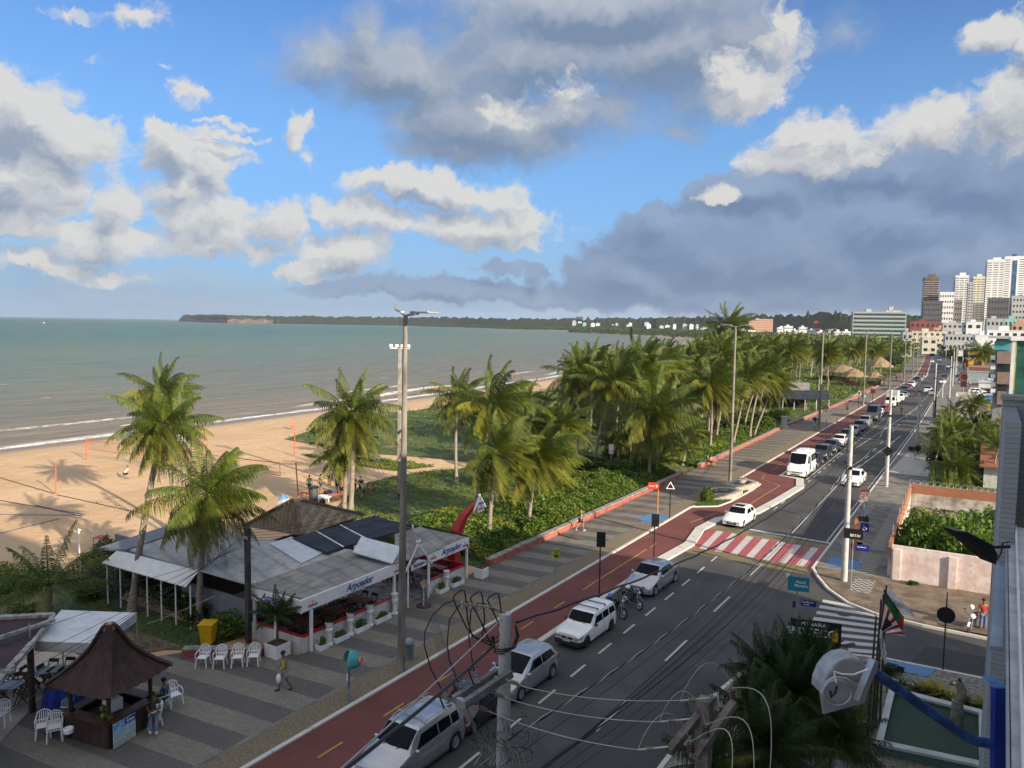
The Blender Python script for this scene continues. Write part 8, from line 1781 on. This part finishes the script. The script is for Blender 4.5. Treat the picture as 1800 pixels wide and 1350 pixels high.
 if lm:
  ed=[];nm=['pel']
  for q in 'lr':
   J[q+'k2']=tuple(Vector(J[q+'hp']).lerp(Vector(J[q+'kn']),.8));rad[q+'k2']=.075;nm+=[q+'hp',q+'k2'];ed+=[('pel',q+'hp'),(q+'hp',q+'k2')]
   if trousers:J[q+'a2']=tuple(Vector(J[q+'kn']).lerp(Vector(J[q+'an']),.9));rad[q+'a2']=.055;nm+=[q+'a2'];ed+=[(q+'k2',q+'a2')]
  skin_obj('shorts' if shorts else 'trousers',nm,ed,lm,grow=.014)
 hm,ht=Vector(J['hm']),Vector(J['ht']);up=(ht-Vector(J['hd'])).normalized();mb=MB();mb.ell((0,0,0),(.100,.112,.085),12,8);hr=obj('hair',mb,hair,t,smooth=True);hr.location=hm+up*.045+Vector((0,.028,0));hr.rotation_euler=Vector((0,0,1)).rotation_difference(up).to_euler()
 for q in 'lr':
  mb=MB();a=Vector(J[q+'an']);to=Vector(J[q+'to']);mb.beam(a+Vector((0,0,-.055))+(a-to)*.25,to+(to-a)*.15+Vector((0,0,-.03)),.09,.04);obj('shoe',mb,M_plastic if extra=='white_shoes' else M_black,t,bevel=.012)
 t.scale=(s,)*3;return t
C={n:mat('cloth_'+n,c,.85,var=.15,scale=6)for n,c in dict(yellow=(.50,.55,.06),pale=(.45,.36,.34),blue=(.02,.06,.30),white=(.62,.62,.62),black=(.015,.015,.018),green=(.10,.40,.25),jeans=(.10,.16,.26),red=(.42,.02,.015),pink=(.55,.18,.20),grey=(.16,.18,.22),purple=(.10,.06,.28),dark=(.05,.05,.06),olive=(.30,.35,.12)).items()}
p=G(500,1213,.12);mw=person('man in a yellow sleeveless shirt and pale shorts walking with a white bag',(p.x,p.y,.12),R(-20),'carry',M_skin,C['yellow'],C['pale'],fingers=True,vest=True,s=1.0)
bag=thing('carrier_bag','white plastic bag held by the man in yellow','bag',mw.location+Matrix.Rotation(R(-20),3,'Z')@Vector((.13,-.30,.52)),0);mb=MB();mb.ell((0,0,.12),(.12,.09,.20),12,8);obj('bag_body',mb,M_plastic,bag,smooth=True);mb=MB();mb.tube([(-.05,0,.28),(0,0,.42),(.05,0,.28)],.008,5);obj('handle',mb,M_plastic,bag)
p=G(284,1250,.12);person('seated person in a blue shirt beside the kiosk counter',(p.x,p.y+.12,.12),R(-60),'sit',M_skin,C['blue'],C['dark'],fingers=True)
p=G(270,1277,.12);person('seated person with legs stretched out, jeans and white shoes, beside the kiosk',(p.x,p.y,.12),R(58),'stretch',M_skin,C['dark'],None,C['jeans'],fingers=True,extra='white_shoes')
p=G(292,1262,.12);single('green_bottle','bright green drink bottle held by the seated pair','bottle',MB().lathe([(.03,0),(.032,.14),(.012,.2),(.012,.24)],n=10),mat('green_plastic',(.05,.5,.12),.4),(p.x,p.y,.95),smooth=True)
p=G(1020,933,.12);person('shirtless man in black shorts walking beside the low red wall',(p.x,p.y,.12),R(150),'walk',M_skin2,None,C['black'],extra='white_shoes')
p=G(1727,1105,.12);person('man in a red shirt standing behind the motorcycle on the side street',(p.x,p.y,.0),R(20),'stand',M_skin,C['red'],None,C['jeans'])
helmet(m6.location.x-.1,m6.location.y-.1,1.30,M_plastic,'white helmet on the motorcycle on the side street')
for u,v,rz,col,lab in((1244,818,200,'green','woman in green sitting on the low red wall'),(1250,820,160,'pink','person in pink sitting on the wall beside the one in green')):
 p=G(u,v,.12);person(lab,(p.x,p.y,.14),R(rz-100),'sit',M_skin2,C[col],C['dark'])
for u,v,rz,col,lab in((1441,727,10,'dark','walker in dark clothes by the second lamp post on the promenade'),(1489,726,190,'dark','walker on the promenade beyond the triangular sign'),(1476,703,10,'black','dark figure standing at the far lawn edge'),(1455,722,100,'grey','figure in grey near the end of the beach bar wall')):
 p=G(u,v,.12);person(lab,(p.x,p.y,.12),R(rz),'walk',M_skin,C[col],C['black'])
rq=random.Random(3)
for k,(x,y)in enumerate(((-24,262),(-23.5,268),(-25,275),(-26,282),(-24,290),(-26,240),(-24.5,300),(-23,312),(-28,330))):person('tiny figure on the distant promenade',(x,y,.12),R(rq.uniform(0,360)),'walk',M_skin,C[['dark','red','white','blue','grey'][k%5]],C['black']);
for o in[o for o in COL.objects if o.get('label')=='tiny figure on the distant promenade']:o['group']='tiny figures on the distant promenade'
for(x,y,m_)in((m3.location.x,m3.location.y,'red'),(m4.location.x,m4.location.y,'dark'),(m5.location.x,m5.location.y,'grey')):person({'red':'rider in red on the motorcycle in the far lane','dark':'rider in dark clothes beyond the box truck','grey':'rider in grey passing the far white car'}[m_],(x,y+.15,.40),R(180 if m_!='grey' else 0),'sit',M_skin,C[m_],None,C['jeans'])
grp=[(544,868,60,'stand',None,'black','woman in a bikini standing left of the beach players','green'),(564,866,90,'walk','olive','dark','woman in olive bending by the benches on the beach',None),(577,852,190,'hips','grey','black','man in a grey shirt with hands on hips and one foot raised',None),(592,866,90,'stand','pink','blue','man in a pink shirt with folded arms',None),(599,868,200,'stand','purple','dark','man in a purple shirt behind the pink shirted man',None),(600,874,170,'stand',None,'black','shirtless tanned man in front of the purple shirt',None),(623,868,200,'stand','dark','red','dark figure standing half behind the palm trunk',None),(634,870,190,'stand','dark','black','person in dark clothes holding something orange',None),(638,878,210,'walk','white','dark','person in a white shirt nearest to the bushes',None)]
for u,v,rz,pose,sh,so_,lab,_ in grp:
 p=G(u,v);person(lab,(p.x,p.y,0),R(rz),pose,M_skin2,C[sh]if sh else(C[_]if _ else None),C[so_],vest=bool(_))
p=G(222,841);person('player in a white shirt crouching alone on the sand by the nets',(p.x,p.y,0),R(210),'crouch',M_skin2,C['white'],C['black'])
for u,v,col,lab in((745,694,'dark','walker in dark clothes at the water edge'),(765,692,'red','walker in red at the water edge'),(775,691,'pink','walker in pink at the water edge')):p=G(u,v,-.1);person(lab,(p.x,p.y,-.1),R(80),'walk',M_skin2,C[col],C['red'])
p=G(905,664.5,-.3);person('bather standing in the shallow water',(p.x,p.y,-.9),0,'stand',M_skin2,C['red'],C['red'])
p=G(707,905,0);person('head and shoulders of someone sitting behind the restaurant roof',(p.x-1.2,p.y+1,.5),R(40),'sit',M_skin2,C['dark'],C['dark'],hair=mat('fair_hair',(.30,.16,.07),.6))
M_net=mat('orange_net_tape',(.60,.14,.05),.7,var=.1);M_post=mat('orange_post',(.50,.13,.04),.6,var=.25,scale=6)
posts=[(98,868,815,'lone orange post at the left of the sand'),(152,808,770,'left post of the front volleyball net'),(252,822,779,'right post of the front volleyball net'),(266,824,781,'left post of the second volleyball net'),(524,870,813,'leaning right post of the second volleyball net'),(518,800,760,'thin post behind the second net'),(577,850,805,'post behind the beach players'),(709,822,778,'post on the sandy path behind the dark lamp post'),(364,785,742,'post behind the palm crown'),(325,915,880,'short post behind the restaurant roof')]
PT={}
for u,v,vt,lab in posts:
 b=G(u,v);tp=AT(u-(0 if 'leaning' not in lab else 4),vt,b);t=thing('net_post',lab,'post',b,0,None);obj('post',MB().cyl((0,0,0),tp-b,.055,n=8),M_post,t);obj('hook',MB().cyl((0,0,(tp-b).z-.08),(.12,0,(tp-b).z-.08),.02,n=6),M_steel,t);PT[u]=(b,tp)
def vnet(lab,b0,t0,b1,t1,a=.04,e=.96):
 b0,t0,b1,t1=map(Vector,(b0,t0,b1,t1));t=thing('volleyball_net',lab,'net',b0);A0=b0.lerp(t0,.92);A1=b1.lerp(t1,.92);B0=b0.lerp(t0,.52);B1=b1.lerp(t1,.52)
 for nm,p,q in(('top_tape',A0.lerp(A1,a),A0.lerp(A1,e)),('bottom_tape',B0.lerp(B1,a),B0.lerp(B1,e)),('side_tape',A0.lerp(A1,a),B0.lerp(B1,a)),('side_tape',A0.lerp(A1,e),B0.lerp(B1,e))):
  mb=MB();n=12;pp=[p.lerp(q,i/n)-b0-Vector((0,0,.10*math.sin(i/n*math.pi)if 'side' not in nm else 0))for i in range(n+1)]
  for x,y in zip(pp,pp[1:]):mb.beam(x,y,.02,.085)
  obj(nm,mb,M_net,t)
 mb=MB()
 for i in range(61):s=a+(e-a)*i/60;p=A0.lerp(A1,s)-b0-Vector((0,0,.1*math.sin(s*math.pi)));q=B0.lerp(B1,s)-b0-Vector((0,0,.1*math.sin(s*math.pi)));mb.beam(p,q,.006,.006)
 for j in range(6):
  for i in range(12):p=A0.lerp(A1,a+(e-a)*i/12).lerp(B0.lerp(B1,a+(e-a)*i/12),(j+1)/7)-b0;q=A0.lerp(A1,a+(e-a)*(i+1)/12).lerp(B0.lerp(B1,a+(e-a)*(i+1)/12),(j+1)/7)-b0;mb.beam(p-Vector((0,0,.08)),q-Vector((0,0,.08)),.006,.006)
 obj('mesh',mb,mat('net_cord',(.15,.12,.10),.8)if 'net_cord' not in bpy.data.materials else bpy.data.materials['net_cord'],t)
vnet('front volleyball net with orange tapes',*PT[152],*PT[252]);vnet('second long volleyball net with orange tapes running behind the palms',*PT[266],*PT[524],e=.90)
M_rope=mat('blue_court_line',(.02,.06,.25),.6);
for k,(a,b,m_)in enumerate((((0,938),(105,912),M_rope),((0,905),(145,906),M_rope),((0,880),(150,905),M_wire),((0,840),(95,868),M_wire),((62,888),(145,908),M_rope),((100,870),(260,905),M_wire))):
 p,q=G(*a),G(*b);single('court_line','thin line stretched over the sand marking the beach court','line',MB().beam(p+Vector((0,0,.03)),q+Vector((0,0,.03)),.07,.02),m_,group='lines of the beach court')
for k,(u,v)in enumerate(((173,884),(207,889))):p=G(u,v);single('ball',['left','right'][k]+' of the two balls lying on the sand','ball',MB().ell((0,0,.11),(.11,.11,.11),12,8),M_beige,p,smooth=True)
p=G(140,982);t=thing('beach_shower','thin white beach shower post at the edge of the sand','shower',p);obj('post',MB().cyl((0,0,0),(0,0,2.0),.05),M_white,t);obj('head',MB().cyl((0,0,1.9),(.18,0,1.95),.04),M_white,t)
def rstool(u,v,w,h,lab,nm='beach_table',m=M_red):
 p=G(u,v);t=thing(nm,lab,'table',p,R(25));obj('tabletop',MB().bb((-w/2,-w/2,h-.04),(w/2,w/2,h)),m,t)
 for a in(-1,1):
  for b in(-1,1):mb=MB();mb.beam((a*w*.42,b*w*.42,h-.04),(a*w*.48,b*w*.48,0),.045,.045);obj('leg',mb,m,t)
rstool(178,961,.75,.70,'red plastic table alone on the sand');rstool(535,876,.8,.5,'orange bench left of the beach players','bench',M_net);rstool(590,878,1.0,.45,'orange bench in the middle of the beach players','bench',M_net);rstool(571,880,1.2,.4,'white low table with bags among the players','bench',M_plastic)
for k,(u,v,col)in enumerate(((574,872,'black'),(580,870,'black'),(586,873,'blue'),(567,884,'black'))):p=G(u,v);single('sports_bag',['left black bag on the low table','right black bag on the low table','blue bag beside the benches','black bag on the sand before the players'][k],'bag',MB().ell((0,0,.3 if k<3 else.15),(.35,.2,.2),10,7),C[col],p,smooth=True)
p=G(515,755);t=thing('beach_chair','red folding beach chair alone near the water','chair',p,R(60));obj('seat',MB().box((0,0,.42),(.5,.5,.05)),M_net,t);mb=MB();mb.box((0,.28,.72),(.5,.05,.55),rx=-.2);obj('backrest',mb,M_net,t);mb=MB();[mb.cyl((a*.22,b*.22,0),(a*.22,b*.22,.42),.025,n=6)for a in(-1,1)for b in(-1,1)];obj('legs',mb,M_net,t)
p=G(318,778);t=thing('lifeguard_box','white box with a pale green base near the water','box',p,R(20));obj('body',MB().bb((-.55,-.45,.25),(.55,.45,1.25)),M_plastic,t,bevel=.03);obj('base',MB().bb((-.7,-.5,0),(.4,.5,.25)),mat('pale_green',(.3,.55,.45),.6),t)
t=thing('sports_ring','red ring leaning at the edge of the grass','ring',G(652,865));mb=MB();mb.tube([(math.cos(a)*.45,0,.5+math.sin(a)*.45)for a in np.linspace(0,6.28,20)],.05,6,cap=False);obj('rim',mb,M_red,t);mb=MB();mb.bb((-.3,-.3,0),(.3,.3,.05));obj('foot',mb,M_red,t)
t=thing('chimney_pipe','dark grey vent pipe on the tiled roof','vent',G(551,885,4.2));obj('pipe',MB().cyl((0,0,-2.6),(0,0,1.0),.28,n=16),mat('vent_grey',(.08,.085,.09),.6),t,smooth=True);obj('rim',MB().cyl((0,0,1.0),(0,0,1.08),.32,n=16),M_black,t)
t=thing('vent_cap','small blue and white vent turret behind the tiled roof','vent',G(498,885,4.2));mb=MB();mb.bb((-.25,-.25,-1.5),(.25,.25,.3));obj('body',mb,M_white,t);obj('cap',MB().lathe([(.38,.3),(.05,.6),(.01,.6)],n=4),M_ltblue,t)
p=G(1074,822);t=thing('board_sign','white blank board on a post in the undergrowth','sign',p);obj('post',MB().cyl((0,0,0),(0,0,2.2),.07),M_conc,t);obj('board',MB().box((0,-.08,2.1),(.55,.05,1.1)),M_white,t)
p=G(1378,752);t=thing('stone_post','white stone post at the end of the low wall','post',p);obj('shaft',MB().bb((-.35,-.35,0),(.35,.35,1.7)),M_marb,t,bevel=.04);obj('cap',MB().bb((-.45,-.45,1.7),(.45,.45,1.85)),M_marb,t);obj('foot',MB().bb((-.6,-.6,0),(.6,.6,.3)),M_marb,t)
p=G(1089,768);t=thing('orange_cart','orange cart under the palms','cart',p);obj('body',MB().bb((-.8,-.5,.4),(.8,.5,1.2)),M_orange,t,bevel=.04)
for s in(-1,1):obj('wheel',MB().cyl((s*.7,-.55,.3),(s*.7,-.48,.3),.3,n=14),M_rubber,t)
for k in range(3):single('lane_post','slim post standing in the cycle lane near the parked pinkish car, %s'%['nearest','middle','farthest'][k],'post',MB().cyl((0,0,0),(0,0,1.9),.05,n=6),M_steel,(-20.9+1.2*k,126+2*k,.06))
def boat(u,v,L,lab):
 p=G(u,v,-.3);t=thing('boat',lab,'boat',p,R(20));mb=MB();mb.add([(-L/2,-L*.12,.9),(-L/2,L*.12,.9),(L*.3,L*.12,1.0),(L*.5,0,1.3),(L*.3,-L*.12,1.0),(-L/2,-L*.08,-.1),(-L/2,L*.08,-.1),(L*.3,L*.06,-.1),(L*.42,0,-.1),(L*.3,-L*.06,-.1)],[(0,1,2,3,4),(9,8,7,6,5),(0,5,6,1),(1,6,7,2),(2,7,8,3),(3,8,9,4),(4,9,5,0)]);obj('hull',mb,M_white,t);obj('cabin',MB().bb((-L*.2,-L*.07,.9),(L*.15,L*.07,2.2)),M_white,t)
boat(77,568,9,'small white motor boat far out on the sea at the left')
